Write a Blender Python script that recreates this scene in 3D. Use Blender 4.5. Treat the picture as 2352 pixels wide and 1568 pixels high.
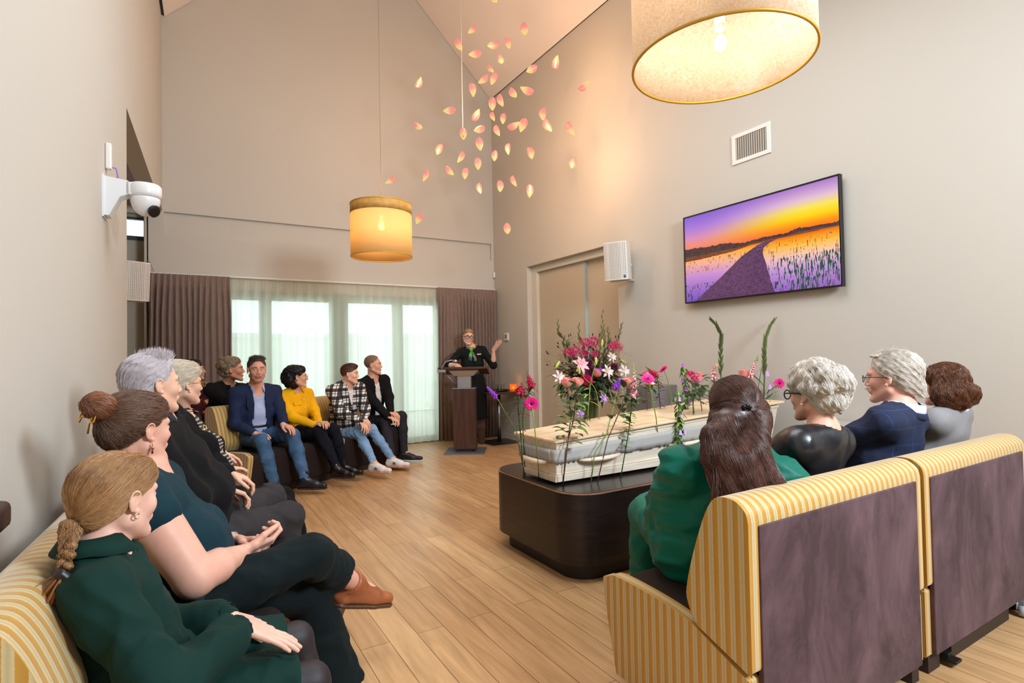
import bpy, math, random
import numpy as np
from mathutils import Vector, Matrix
for _o in list(bpy.data.objects): bpy.data.objects.remove(_o)
SC = bpy.context.scene
COL = SC.collection
PI = math.pi
def V(*a): return np.array(a if len(a) > 1 else a[0], float)
def nrm(v):
    v = np.array(v, float); return v/(np.linalg.norm(v)+1e-12)

# ------------------------------------------------------------------ camera, world, lights, exposure
YAW, PITCH, ROLL = math.radians(30.965), math.radians(1.285), math.radians(-1.0787)
def cam_axes():
    f = V(math.sin(YAW)*math.cos(PITCH), math.cos(YAW)*math.cos(PITCH), math.sin(PITCH))
    r = V(math.cos(YAW), -math.sin(YAW), 0); u = np.cross(r, f)
    c, s = math.cos(ROLL), math.sin(ROLL)
    return r*c+u*s, u*c-r*s, f
R_, U_, F_ = cam_axes()
cd = bpy.data.cameras.new('camera'); cam = bpy.data.objects.new('camera', cd); COL.objects.link(cam)
cd.sensor_width = 36; cd.lens = 36*1256.7/2352; cd.clip_start = .05
cam.matrix_world = Matrix(((R_[0], U_[0], -F_[0], 0), (R_[1], U_[1], -F_[1], 0), (R_[2], U_[2], -F_[2], 1.32), (0, 0, 0, 1)))
SC.camera = cam
w = bpy.data.worlds.new('sky'); SC.world = w; w.use_nodes = True
w.node_tree.nodes['Background'].inputs[0].default_value = (.80, .95, 1, 1)
w.node_tree.nodes['Background'].inputs[1].default_value = 3.5
SC.view_settings.view_transform = 'Standard'; SC.view_settings.look = 'None'
SC.view_settings.gamma = 1; SC.view_settings.exposure = 0.13; SC.view_settings.use_curve_mapping = False
SC.cycles.use_denoising = True
SC.cycles.max_bounces = 6; SC.cycles.diffuse_bounces = 4; SC.cycles.glossy_bounces = 2
SC.cycles.transmission_bounces = 4; SC.cycles.transparent_max_bounces = 12
SC.cycles.sample_clamp_indirect = 4; SC.cycles.caustics_reflective = False; SC.cycles.caustics_refractive = False
SC.cycles.use_adaptive_sampling = True; SC.cycles.adaptive_threshold = .03

def area(name, loc, target, size, energy, color=(1, 1, 1), sy=None):
    l = bpy.data.lights.new(name, 'AREA'); l.energy = energy; l.color = color; l.shape = 'RECTANGLE'
    l.size = size; l.size_y = sy or size
    o = bpy.data.objects.new(name, l); COL.objects.link(o); o.location = loc
    d = Vector(target)-Vector(loc); o.rotation_euler = d.to_track_quat('-Z', 'Y').to_euler(); return o
def point(name, loc, energy, color, rad=.05):
    l = bpy.data.lights.new(name, 'POINT'); l.energy = energy; l.color = color; l.shadow_soft_size = rad
    o = bpy.data.objects.new(name, l); COL.objects.link(o); o.location = loc; return o
area('key_light', (2.6, -1.5, 3.1), (1.4, 3.6, .9), 1.0, 220, (.82, .92, 1))
area('fill_light', (2.0, 2.4, 4.4), (1.8, 3.6, 0), 2.2, 88, (.86, .94, 1))  # added overhead fill to brighten the far seats, no fixture hangs there

# ------------------------------------------------------------------ materials
def lin(c):
    def g(v):
        v /= 255.; return v/12.92 if v <= .04045 else ((v+.055)/1.055)**2.4
    return (g(c[0]), g(c[1]), g(c[2]), 1)
MC = {}
def mat(name, rgb, rough=.6, metal=0, spec=.5, bump=None, var=None, sheen=0, emit=None, trans=0, alpha=1, coat=0, sub=0, coords='Object', stretch=(1, 1, 1), hi=None):
    """principled material; bump=(scale,strength,dist), var=(scale,amount)"""
    if name in MC: return MC[name]
    m = bpy.data.materials.new(name); m.use_nodes = True; nt = m.node_tree; b = nt.nodes['Principled BSDF']
    b.inputs['Base Color'].default_value = lin(rgb); b.inputs['Roughness'].default_value = rough
    b.inputs['Metallic'].default_value = metal; b.inputs['Specular IOR Level'].default_value = spec
    b.inputs['Sheen Weight'].default_value = sheen; b.inputs['Transmission Weight'].default_value = trans
    b.inputs['Alpha'].default_value = alpha; b.inputs['Coat Weight'].default_value = coat
    if sub:
        b.inputs['Subsurface Weight'].default_value = sub; b.inputs['Subsurface Radius'].default_value = (.012, .005, .003); b.inputs['Subsurface Scale'].default_value = 1
    if emit:
        b.inputs['Emission Color'].default_value = lin(emit[0]); b.inputs['Emission Strength'].default_value = emit[1]
    if bump or var:
        tc = nt.nodes.new('ShaderNodeTexCoord'); mp = nt.nodes.new('ShaderNodeMapping'); nt.links.new(tc.outputs[coords], mp.inputs[0]); mp.inputs['Scale'].default_value = stretch
    if var:
        n = nt.nodes.new('ShaderNodeTexNoise'); n.inputs['Scale'].default_value = var[0]; n.inputs['Detail'].default_value = 4
        nt.links.new(mp.outputs[0], n.inputs['Vector'])
        r = nt.nodes.new('ShaderNodeValToRGB'); c = lin(rgb); k = var[1]
        r.color_ramp.elements[0].position = .32; r.color_ramp.elements[1].position = .68
        r.color_ramp.elements[0].color = tuple(max(0, x*(1-k)) for x in c[:3])+(1,)
        r.color_ramp.elements[1].color = lin(hi) if hi else tuple(min(1, x*(1+k)) for x in c[:3])+(1,)
        nt.links.new(n.outputs['Fac'], r.inputs[0]); nt.links.new(r.outputs[0], b.inputs['Base Color'])
    if bump:
        n2 = nt.nodes.new('ShaderNodeTexNoise'); n2.inputs['Scale'].default_value = bump[0]; n2.inputs['Detail'].default_value = 3
        nt.links.new(mp.outputs[0], n2.inputs['Vector'])
        bp = nt.nodes.new('ShaderNodeBump'); bp.inputs['Strength'].default_value = bump[1]; bp.inputs['Distance'].default_value = bump[2] if len(bump) > 2 else .002
        nt.links.new(n2.outputs['Fac'], bp.inputs['Height']); nt.links.new(bp.outputs[0], b.inputs['Normal'])
    MC[name] = m; return m
def nodes(m): return m.node_tree.nodes, m.node_tree.links, m.node_tree.nodes['Principled BSDF']

def stripe_mat():
    if 'stripe' in MC: return MC['stripe']
    m = mat('stripe', (205, 150, 40), .45, sheen=.4); N, L, b = nodes(m)
    tc = N.new('ShaderNodeTexCoord'); sx = N.new('ShaderNodeSeparateXYZ'); L.new(tc.outputs['Object'], sx.inputs[0])
    sn = N.new('ShaderNodeSeparateXYZ'); L.new(tc.outputs['Normal'], sn.inputs[0])
    ab = N.new('ShaderNodeMath'); ab.operation = 'ABSOLUTE'; L.new(sn.outputs[0], ab.inputs[0])
    gt = N.new('ShaderNodeMath'); gt.operation = 'GREATER_THAN'; gt.inputs[1].default_value = .75; L.new(ab.outputs[0], gt.inputs[0])
    mx = N.new('ShaderNodeMix'); L.new(gt.outputs[0], mx.inputs[0]); L.new(sx.outputs[0], mx.inputs[2]); L.new(sx.outputs[1], mx.inputs[3])
    sc = N.new('ShaderNodeMath'); sc.operation = 'MULTIPLY'; sc.inputs[1].default_value = 1/.037; L.new(mx.outputs[0], sc.inputs[0])
    ns = N.new('ShaderNodeTexNoise'); ns.inputs['Scale'].default_value = 160; L.new(tc.outputs['Object'], ns.inputs['Vector'])
    ma = N.new('ShaderNodeMath'); ma.operation = 'MULTIPLY_ADD'; ma.inputs[1].default_value = .07; L.new(ns.outputs['Fac'], ma.inputs[0]); L.new(sc.outputs[0], ma.inputs[2])
    fr = N.new('ShaderNodeMath'); fr.operation = 'FRACT'; L.new(ma.outputs[0], fr.inputs[0])
    r = N.new('ShaderNodeValToRGB'); L.new(fr.outputs[0], r.inputs[0]); e = r.color_ramp.elements
    e[0].position = 0; e[0].color = lin((192, 144, 48)); e[1].position = .46; e[1].color = lin((182, 132, 40))
    for p, c in ((.51, (204, 186, 140)), (.72, (182, 166, 126)), (.94, (206, 188, 142)), (.985, (192, 144, 48))):
        q = e.new(p); q.color = lin(c)
    L.new(r.outputs[0], b.inputs['Base Color'])
    # pile gloss: silver stripe shinier, grainy
    bp = N.new('ShaderNodeBump'); bp.inputs['Strength'].default_value = .5; bp.inputs['Distance'].default_value = .003
    pp = N.new('ShaderNodeMath'); pp.operation = 'PINGPONG'; pp.inputs[1].default_value = .5; L.new(ma.outputs[0], pp.inputs[0])
    L.new(pp.outputs[0], bp.inputs['Height']); L.new(bp.outputs[0], b.inputs['Normal'])
    return m
def wood_floor():
    m = mat('oak_planks', (200, 150, 100), .34, spec=.45); N, L, b = nodes(m)
    tc = N.new('ShaderNodeTexCoord'); mp = N.new('ShaderNodeMapping'); L.new(tc.outputs['Object'], mp.inputs[0])
    mp.inputs['Rotation'].default_value = (0, 0, PI/2)
    br = N.new('ShaderNodeTexBrick'); br.inputs['Scale'].default_value = 1; br.inputs['Brick Width'].default_value = 1.25; br.inputs['Row Height'].default_value = .135
    br.inputs['Mortar Size'].default_value = .0016; br.inputs['Mortar Smooth'].default_value = .1; br.offset = .37; br.squash = 1
    br.inputs['Color1'].default_value = lin((214, 172, 124)); br.inputs['Color2'].default_value = lin((196, 152, 106)); br.inputs['Mortar'].default_value = lin((104, 76, 50))
    L.new(mp.outputs[0], br.inputs['Vector'])
    mp2 = N.new('ShaderNodeMapping'); L.new(tc.outputs['Object'], mp2.inputs[0]); mp2.inputs['Scale'].default_value = (16, 1.3, 1)
    n = N.new('ShaderNodeTexNoise'); n.inputs['Scale'].default_value = 1.6; n.inputs['Detail'].default_value = 7; n.inputs['Distortion'].default_value = .8; L.new(mp2.outputs[0], n.inputs['Vector'])
    r = N.new('ShaderNodeValToRGB'); r.color_ramp.elements[0].position = .3; r.color_ramp.elements[0].color = (.68, .66, .62, 1); r.color_ramp.elements[1].position = .7; r.color_ramp.elements[1].color = (1.1, 1.1, 1.1, 1)
    L.new(n.outputs['Fac'], r.inputs[0])
    mx = N.new('ShaderNodeMix'); mx.data_type = 'RGBA'; mx.blend_type = 'MULTIPLY'; mx.inputs[0].default_value = .8
    L.new(br.outputs['Color'], mx.inputs[6]); L.new(r.outputs[0], mx.inputs[7])
    # knots
    vo = N.new('ShaderNodeTexVoronoi'); vo.inputs['Scale'].default_value = 2.1; mp3 = N.new('ShaderNodeMapping'); mp3.inputs['Scale'].default_value = (1.5, .8, 1)
    L.new(tc.outputs['Object'], mp3.inputs[0]); L.new(mp3.outputs[0], vo.inputs['Vector'])
    kr = N.new('ShaderNodeValToRGB'); kr.color_ramp.elements[0].position = .015; kr.color_ramp.elements[0].color = (.5, .38, .28, 1); kr.color_ramp.elements[1].position = .06; kr.color_ramp.elements[1].color = (1, 1, 1, 1)
    L.new(vo.outputs['Distance'], kr.inputs[0])
    m2 = N.new('ShaderNodeMix'); m2.data_type = 'RGBA'; m2.blend_type = 'MULTIPLY'; m2.inputs[0].default_value = .8
    L.new(mx.outputs[2], m2.inputs[6]); L.new(kr.outputs[0], m2.inputs[7]); L.new(m2.outputs[2], b.inputs['Base Color'])
    bp = N.new('ShaderNodeBump'); bp.inputs['Strength'].default_value = .15; bp.inputs['Distance'].default_value = .002; L.new(n.outputs['Fac'], bp.inputs['Height']); L.new(bp.outputs[0], b.inputs['Normal'])
    return m
def plaid_mat():
    m = mat('plaid', (230, 228, 222), .85); N, L, b = nodes(m)
    tc = N.new('ShaderNodeTexCoord'); sx = N.new('ShaderNodeSeparateXYZ'); L.new(tc.outputs['Object'], sx.inputs[0])
    def band(out, per, lo, ph=0):
        a = N.new('ShaderNodeMath'); a.operation = 'MULTIPLY_ADD'; a.inputs[1].default_value = 1/per; a.inputs[2].default_value = ph+50; L.new(out, a.inputs[0])
        f = N.new('ShaderNodeMath'); f.operation = 'FRACT'; L.new(a.outputs[0], f.inputs[0])
        g = N.new('ShaderNodeMath'); g.operation = 'LESS_THAN'; g.inputs[1].default_value = lo; L.new(f.outputs[0], g.inputs[0]); return g.outputs[0]
    rt = N.new('ShaderNodeVectorRotate'); rt.rotation_type = 'Z_AXIS'; rt.inputs['Angle'].default_value = .5; L.new(tc.outputs['Object'], rt.inputs['Vector'])
    s2 = N.new('ShaderNodeSeparateXYZ'); L.new(rt.outputs[0], s2.inputs[0])
    def add(a, c):
        q = N.new('ShaderNodeMath'); q.operation = 'ADD'; L.new(a, q.inputs[0]); L.new(c, q.inputs[1]); return q.outputs[0]
    a = add(band(s2.outputs[0], .085, .42), band(sx.outputs[2], .085, .42)); a2 = add(band(s2.outputs[0], .085, .08, .27), band(sx.outputs[2], .085, .08, .27))
    t = add(a, a2)
    h = N.new('ShaderNodeMath'); h.operation = 'MULTIPLY'; h.inputs[1].default_value = .5; L.new(t, h.inputs[0])
    r = N.new('ShaderNodeValToRGB'); r.color_ramp.interpolation = 'CONSTANT'; e = r.color_ramp.elements
    e[0].color = lin((226, 224, 218)); e[1].position = .3; e[1].color = lin((70, 66, 70)); q = e.new(.8); q.color = lin((16, 14, 18))
    L.new(h.outputs[0], r.inputs[0]); L.new(r.outputs[0], b.inputs['Base Color']); return m
def line_mat(name, base, line, per, wdt, axis2=True, rough=.7):
    """thin window-pane check / ribs"""
    m = mat(name, base, rough); N, L, b = nodes(m)
    tc = N.new('ShaderNodeTexCoord'); sx = N.new('ShaderNodeSeparateXYZ'); L.new(tc.outputs['Object'], sx.inputs[0])
    outs = []
    for o in ([0, 2] if axis2 else [2]):
        a = N.new('ShaderNodeMath'); a.operation = 'MULTIPLY_ADD'; a.inputs[1].default_value = 1/per; a.inputs[2].default_value = 50; L.new(sx.outputs[o], a.inputs[0])
        f = N.new('ShaderNodeMath'); f.operation = 'FRACT'; L.new(a.outputs[0], f.inputs[0])
        g = N.new('ShaderNodeMath'); g.operation = 'LESS_THAN'; g.inputs[1].default_value = wdt; L.new(f.outputs[0], g.inputs[0]); outs.append(g.outputs[0])
    if len(outs) == 2:
        q = N.new('ShaderNodeMath'); q.operation = 'MAXIMUM'; L.new(outs[0], q.inputs[0]); L.new(outs[1], q.inputs[1]); o = q.outputs[0]
    else: o = outs[0]
    x = N.new('ShaderNodeMix'); x.data_type = 'RGBA'; L.new(o, x.inputs[0]); x.inputs[6].default_value = lin(base); x.inputs[7].default_value = lin(line)
    L.new(x.outputs[2], b.inputs['Base Color']); return m
def wood_mat(name, rgb, k=.35, stretch=(1, 14, 14), rough=.4, sc=2.5, hi=None):
    return mat(name, rgb, rough, var=(sc, k), bump=(sc*3, .15, .001), stretch=stretch, hi=hi)
def translucent(name, rgb, tr=.5, transp=0, rough=.9):
    if name in MC: return MC[name]
    m = bpy.data.materials.new(name); m.use_nodes = True; N = m.node_tree.nodes; L = m.node_tree.links; N.clear()
    o = N.new('ShaderNodeOutputMaterial'); d = N.new('ShaderNodeBsdfDiffuse'); t = N.new('ShaderNodeBsdfTranslucent'); p = N.new('ShaderNodeBsdfTransparent')
    d.inputs[0].default_value = lin(rgb); t.inputs[0].default_value = lin(rgb)
    a = N.new('ShaderNodeMixShader'); a.inputs[0].default_value = tr; L.new(d.outputs[0], a.inputs[1]); L.new(t.outputs[0], a.inputs[2])
    c = N.new('ShaderNodeMixShader'); c.inputs[0].default_value = transp; L.new(a.outputs[0], c.inputs[1]); L.new(p.outputs[0], c.inputs[2])
    L.new(c.outputs[0], o.inputs[0]); MC[name] = m; return m
def glass_mat():
    if 'glass' in MC: return MC['glass']
    m = bpy.data.materials.new('glass'); m.use_nodes = True; N = m.node_tree.nodes; L = m.node_tree.links; N.clear()
    o = N.new('ShaderNodeOutputMaterial'); g = N.new('ShaderNodeBsdfGlossy'); g.inputs['Roughness'].default_value = .03; p = N.new('ShaderNodeBsdfTransparent'); p.inputs[0].default_value = (.93, .97, .96, 1)
    f = N.new('ShaderNodeLayerWeight'); f.inputs[0].default_value = .25
    a = N.new('ShaderNodeMixShader'); L.new(f.outputs['Facing'], a.inputs[0]); L.new(p.outputs[0], a.inputs[1]); L.new(g.outputs[0], a.inputs[2]); L.new(a.outputs[0], o.inputs[0])
    MC['glass'] = m; return m

# ------------------------------------------------------------------ mesh helpers
class MB:
    def __init__(s): s.v = []; s.f = []; s.m = []; s.sm = []
    def add(s, v, f, mi=0, smooth=False):
        b = len(s.v); s.v += [tuple(map(float, p)) for p in v]; s.f += [tuple(b+i for i in q) for q in f]; s.m += [mi]*len(f); s.sm += [smooth]*len(f); return s
    def box(s, lo, hi, mi=0):
        x0, y0, z0 = lo; x1, y1, z1 = hi
        return s.add([(x0, y0, z0), (x1, y0, z0), (x1, y1, z0), (x0, y1, z0), (x0, y0, z1), (x1, y0, z1), (x1, y1, z1), (x0, y1, z1)],
                     [(0, 3, 2, 1), (4, 5, 6, 7), (0, 1, 5, 4), (1, 2, 6, 5), (2, 3, 7, 6), (3, 0, 4, 7)], mi)
    def prism(s, poly, x0, x1, axis=0, mi=0, smooth=False):
        """poly in the other two axes, extruded along axis"""
        n = len(poly); vs = []
        for x in (x0, x1):
            for (a, b) in poly:
                vs.append({0: (x, a, b), 1: (a, x, b), 2: (a, b, x)}[axis])
        fs = [(i, (i+1) % n, n+(i+1) % n, n+i) for i in range(n)]
        s.add(vs, fs, mi, smooth); s.add(vs, [tuple(range(n))[::-1], tuple(range(n, 2*n))], mi); return s
    def tube(s, pts, r, n=8, mi=0, cap=True, flat=None):
        pts = [V(p) for p in pts]; k = len(pts); rs = r if hasattr(r, '__len__') else [r]*k
        vs = []; t0 = nrm(pts[1]-pts[0]); up = V(0, 0, 1) if abs(t0[2]) < .9 else V(1, 0, 0); a = nrm(np.cross(up, t0))
        for i in range(k):
            t = nrm(pts[min(i+1, k-1)]-pts[max(i-1, 0)]); a = nrm(a-t*a.dot(t)); b = np.cross(t, a)
            for j in range(n):
                th = 2*PI*j/n; vs.append(pts[i]+rs[i]*(a*math.cos(th)+b*math.sin(th)*(flat or 1)))
        fs = [(i*n+j, i*n+(j+1) % n, (i+1)*n+(j+1) % n, (i+1)*n+j) for i in range(k-1) for j in range(n)]
        if cap: fs += [tuple(range(n))[::-1], tuple(range((k-1)*n, k*n))]
        return s.add(vs, fs, mi, True)
    def lathe(s, prof, n=32, c=(0, 0, 0), mi=0, caps=True):
        vs = [(c[0]+r*math.cos(2*PI*j/n), c[1]+r*math.sin(2*PI*j/n), c[2]+z) for r, z in prof for j in range(n)]
        fs = [(i*n+j, i*n+(j+1) % n, (i+1)*n+(j+1) % n, (i+1)*n+j) for i in range(len(prof)-1) for j in range(n)]
        if caps: fs += [tuple(range(n))[::-1], tuple(range((len(prof)-1)*n, len(prof)*n))]
        return s.add(vs, fs, mi, True)
    def ell(s, c, r, M=None, nu=12, nv=8, mi=0):
        c = V(c); M = np.eye(3) if M is None else M; vs = []
        for i in range(nv+1):
            ph = PI*i/nv
            for j in range(nu):
                th = 2*PI*j/nu; vs.append(c+M@V(r[0]*math.sin(ph)*math.cos(th), r[1]*math.sin(ph)*math.sin(th), r[2]*math.cos(ph)))
        fs = [(i*nu+j, (i+1)*nu+j, (i+1)*nu+(j+1) % nu, i*nu+(j+1) % nu) for i in range(nv) for j in range(nu)]
        return s.add(vs, fs, mi, True)
    def leaf(s, a, d, up, L, W, mi=0, curl=.15, n=4):
        """a leaf blade with a fold and a curl; base a, direction d"""
        a = V(a); d = nrm(d); side = nrm(np.cross(d, up)); nn = np.cross(side, d); vs = []
        for i in range(n+1):
            t = i/n; w = W*math.sin(PI*min(1, t*.93+.05))**.8*.5 if i < n else 0.0004
            p = a+d*L*t-nn*curl*L*t*t
            vs += [p-side*w+nn*w*.25, p, p+side*w+nn*w*.25]
        fs = []
        for i in range(n):
            b = i*3; fs += [(b, b+1, b+4, b+3), (b+1, b+2, b+5, b+4)]
        return s.add(vs, fs, mi, True)
    def build(s, name, mats, parent=None, bevel=None, loc=None, smooth=None):
        me = bpy.data.meshes.new(name); me.from_pydata(s.v, [], s.f); me.validate(clean_customdata=False)
        if not isinstance(mats, (list, tuple)): mats = [mats]
        for m in mats: me.materials.append(m)
        if len(me.polygons) == len(s.f):
            me.polygons.foreach_set('material_index', s.m); me.polygons.foreach_set('use_smooth', [smooth if smooth is not None else x for x in s.sm])
        o = bpy.data.objects.new(name, me); COL.objects.link(o)
        if parent: o.parent = parent
        if loc is not None: o.location = loc
        if bevel:
            b = o.modifiers.new('bevel', 'BEVEL'); b.width = bevel; b.segments = 3; b.limit_method = 'ANGLE'; b.angle_limit = math.radians(40)
            for p in me.polygons: p.use_smooth = True
            wn = o.modifiers.new('wn', 'WEIGHTED_NORMAL'); wn.keep_sharp = True
        return o
def tag(o, label=None, cat=None, group=None, kind=None):
    if label: o['label'] = label
    if cat: o['category'] = cat
    if group: o['group'] = group
    if kind: o['kind'] = kind
    return o
def empty(name, loc, rz=0, label=None, cat=None, group=None):
    o = bpy.data.objects.new(name, None); COL.objects.link(o); o.location = tuple(map(float, loc)); o.rotation_euler = (0, 0, rz)
    o.empty_display_size = .05
    return tag(o, label, cat, group)
def rebase(e, loc):
    """put the empty at its thing's base; parts stay where they are"""
    e.location = tuple(map(float, loc))
    for ch in e.children: ch.matrix_parent_inverse = Matrix.Translation(-Vector(e.location))
def copy_tree(o, parent=None):
    c = o.copy(); COL.objects.link(c)
    if parent: c.parent = parent
    for ch in [x for x in bpy.data.objects if x.parent == o]: copy_tree(ch, c)
    return c
def struct(name, mb, m, bevel=None, parent=None): return tag(mb.build(name, m, parent, bevel), kind='structure' if not parent else None)
def rotm(axis, ang):
    return np.array(Matrix.Rotation(ang, 3, Vector(axis)))
def frame(fwd, up=(0, 0, 1)):
    """columns: right, forward, up"""
    f = nrm(fwd); u = nrm(V(up)-f*f.dot(V(up))); r = np.cross(f, u); return np.array([r, f, u]).T
# ------------------------------------------------------------------ room shell
YB, XR = 7.80, 4.36
WALL = mat('wall_paint', (199, 193, 183), .85, spec=.2, bump=(900, .12, .0008))
WHITE = mat('white_paint', (225, 222, 216), .5)
CEIL = mat('ceiling_panel', (240, 228, 220), .8, spec=.2)
OFFW = mat('off_white_plastic', (232, 228, 222), .4)
BLACK = mat('black', (12, 12, 14), .5)
STEEL = mat('brushed_steel', (170, 170, 172), .3, metal=1)
FLOOR = wood_floor()
SL = math.tan(math.radians(2.4))
def xl(y): return -.215-SL*(YB-y)          # left wall plane
struct('floor', MB().box((-3, -3.5, -.1), (6, 8.6, 0)), FLOOR)
EAVE, GB = 5.51, 5.51
RX = 2.07; SLP = (6.768-5.51)/(4.36-3.075)   # gable slope on the back wall
RZ = EAVE+SLP*(XR-RX)*.62
# right wall with a niche for the sliding doors
NY0, NY1, NZ = 4.83, 6.80, 2.60
mb = MB(); T = .35
mb.box((XR, -3.5, 0), (XR+T, NY0, EAVE+.4)); mb.box((XR, NY1, 0), (XR+T, YB+.4, EAVE+.4)); mb.box((XR, NY0, NZ), (XR+T, NY1, EAVE+.4)); mb.box((XR+.2, NY0, 0), (XR+T, NY1, NZ))
struct('wall_right', mb, WALL)
# back wall: gable outline with window opening
WX0, WX1, WZ = .46, 3.42, 2.20
mb = MB()
mb.prism([(-1.9, 3.12), (-.215, 3.12), (XR, 3.12), (XR, EAVE), (RX+.6, RZ+1.6), (RX-.6, RZ+1.6), (-.215, EAVE), (-1.9, EAVE)], YB, YB+.35, 1)
mb.box((-.372, YB+.04, 2.85), (XR, YB+.35, 3.12)); mb.box((-.372, YB, 2.33), (XR, YB+.35, 2.85)); 
mb.box((XR-.045, YB, 2.85), (XR, YB+.05, 3.12)); mb.box((-.372, YB, 2.85), (-.2, YB+.05, 3.12))
mb.box((-.372, YB, WZ), (XR, YB+.35, 2.33))
mb.box((-.372, YB, 0), (WX0, YB+.35, WZ)); mb.box((WX1, YB, 0), (XR, YB+.35, WZ))
struct('wall_back', mb, WALL)
# left wall, splayed a little, with the opening to the side room
def lwall(y0, y1, z0, z1, mb, t=.15):
    mb.add([(xl(y0), y0, z0), (xl(y1), y1, z0), (xl(y1)-t, y1, z0), (xl(y0)-t, y0, z0), (xl(y0), y0, z1), (xl(y1), y1, z1), (xl(y1)-t, y1, z1), (xl(y0)-t, y0, z1)],
           [(0, 3, 2, 1), (4, 5, 6, 7), (0, 1, 5, 4), (1, 2, 6, 5), (2, 3, 7, 6), (3, 0, 4, 7)])
mb = MB(); LY = 4.72
lwall(-3.5, LY, 0, EAVE+.4, mb); lwall(LY, YB+.3, 3.13, EAVE+.4, mb)
struct('wall_left', mb, WALL)
# side room behind the opening
SW = mat('side_room_wall', (188, 182, 168), .85)
mb = MB(); mb.box((-1.95, 4.4, 0), (-1.85, 8.3, 3.3)); mb.box((-1.95, 4.3, 0), (-.6, 4.4, 3.3)); mb.box((-1.95, 8.1, 0), (-.36, 8.2, 2.80)); mb.box((-1.95, 8.1, 3.08), (-.36, 8.2, 3.3)); mb.box((-1.95, 8.1, 2.80), (-1.5, 8.2, 3.08))
mb.box((-.40, YB, 0), (-.36, 8.2, 3.4))
struct('wall_alcove', mb, SW)
struct('ceiling_alcove', MB().box((-1.95, 4.3, 3.30), (-.375, 8.3, 3.40)), mat('alcove_wood', (150, 92, 52), .6))
mb = MB(); mb.box((-1.5, 8.08, 2.80), (-.38, 8.14, 2.85)); mb.box((-.42, 8.08, 2.85), (-.38, 8.14, 3.08)); mb.box((-1.5, 8.08, 3.05), (-.42, 8.14, 3.08))
wn = tag(empty('window_2', (-.9, 8.1, 2.80)), kind='structure'); 
def part_at(mb, name, m, par, bevel=None):
    """build a part in world coordinates under a parent empty"""
    o = mb.build(name, m, None, bevel); o.parent = par; bpy.context.view_layer.update(); o.matrix_parent_inverse = par.matrix_world.inverted(); return o
part_at(mb, 'frame', mat('dark_frame', (50, 56, 58), .5), wn)
part_at(MB().box((-.9, 8.0, 3.0), (-.83, 8.08, 3.35)), 'window_post', BLACK, wn)
# front side (behind the camera)
struct('wall_front', MB().box((-3, -3.6, 0), (6, -3.5, 9)), WALL)
# gable ceiling: two slopes and their fine joints
mb = MB(); th = .12
for sx in (0, 1):
    x0 = -.75 if sx == 0 else XR+.0; e = .012
    mb.add([(x0 if sx == 0 else XR-e, -3.5, EAVE-(0 if sx else .0)), (x0 if sx == 0 else XR-e, YB-.012, EAVE), (RX, YB-.012, EAVE+SLP*(XR-RX)), (RX, -3.5, EAVE+SLP*(XR-RX))], [(0, 1, 2, 3)])
ceil = MB()
zR = EAVE+SLP*(XR-RX)
ceil.add([(-.215+.03, YB-.012, EAVE+.0), (xl(-3.5)+.03, -3.5, EAVE), (RX, -3.5, zR), (RX, YB-.012, zR), (-.215+.03, YB-.012, EAVE+.1), (xl(-3.5)+.03, -3.5, EAVE+.1), (RX, -3.5, zR+.1), (RX, YB-.012, zR+.1)],
         [(0, 1, 2, 3), (4, 7, 6, 5), (0, 4, 5, 1), (1, 5, 6, 2), (2, 6, 7, 3), (3, 7, 4, 0)])
ceil.add([(XR-.015, YB-.012, EAVE), (XR-.015, -3.5, EAVE), (RX, -3.5, zR), (RX, YB-.012, zR), (XR-.015, YB-.012, EAVE+.1), (XR-.015, -3.5, EAVE+.1), (RX, -3.5, zR+.1), (RX, YB-.012, zR+.1)],
         [(3, 2, 1, 0), (5, 6, 7, 4), (1, 5, 4, 0), (2, 6, 5, 1), (3, 7, 6, 2), (0, 4, 7, 3)])
struct('ceiling', ceil, CEIL)
# dark shadow gap strip along the eaves
mb = MB(); mb.add([(-.215, YB-.03, EAVE), (-.215+.03, YB-.03, EAVE), (xl(-3)+.03, -3, EAVE), (xl(-3), -3, EAVE), (-.215, YB-.03, EAVE+.05), (-.185, YB-.03, EAVE+.05), (xl(-3)+.03, -3, EAVE+.05), (xl(-3), -3, EAVE+.05)],
                  [(0, 1, 2, 3), (4, 7, 6, 5), (0, 4, 5, 1), (1, 5, 6, 2), (2, 6, 7, 3), (3, 7, 4, 0)])
mb.box((XR-.014, -3.4, EAVE), (XR-.001, YB, EAVE+.03)); struct('trim_1', mb, BLACK)
mb = MB()
for y in (6.6, 5.4, 4.2, 3.0):
    mb.add([(XR-.1, y, EAVE+SLP*.1-.004), (XR-.1, y+.006, EAVE+SLP*.1-.004), (RX, y+.006, zR-.004), (RX, y, zR-.004)], [(0, 1, 2, 3)])
struct('trim_2', mb, mat('joint', (120, 105, 92), .9))
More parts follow.
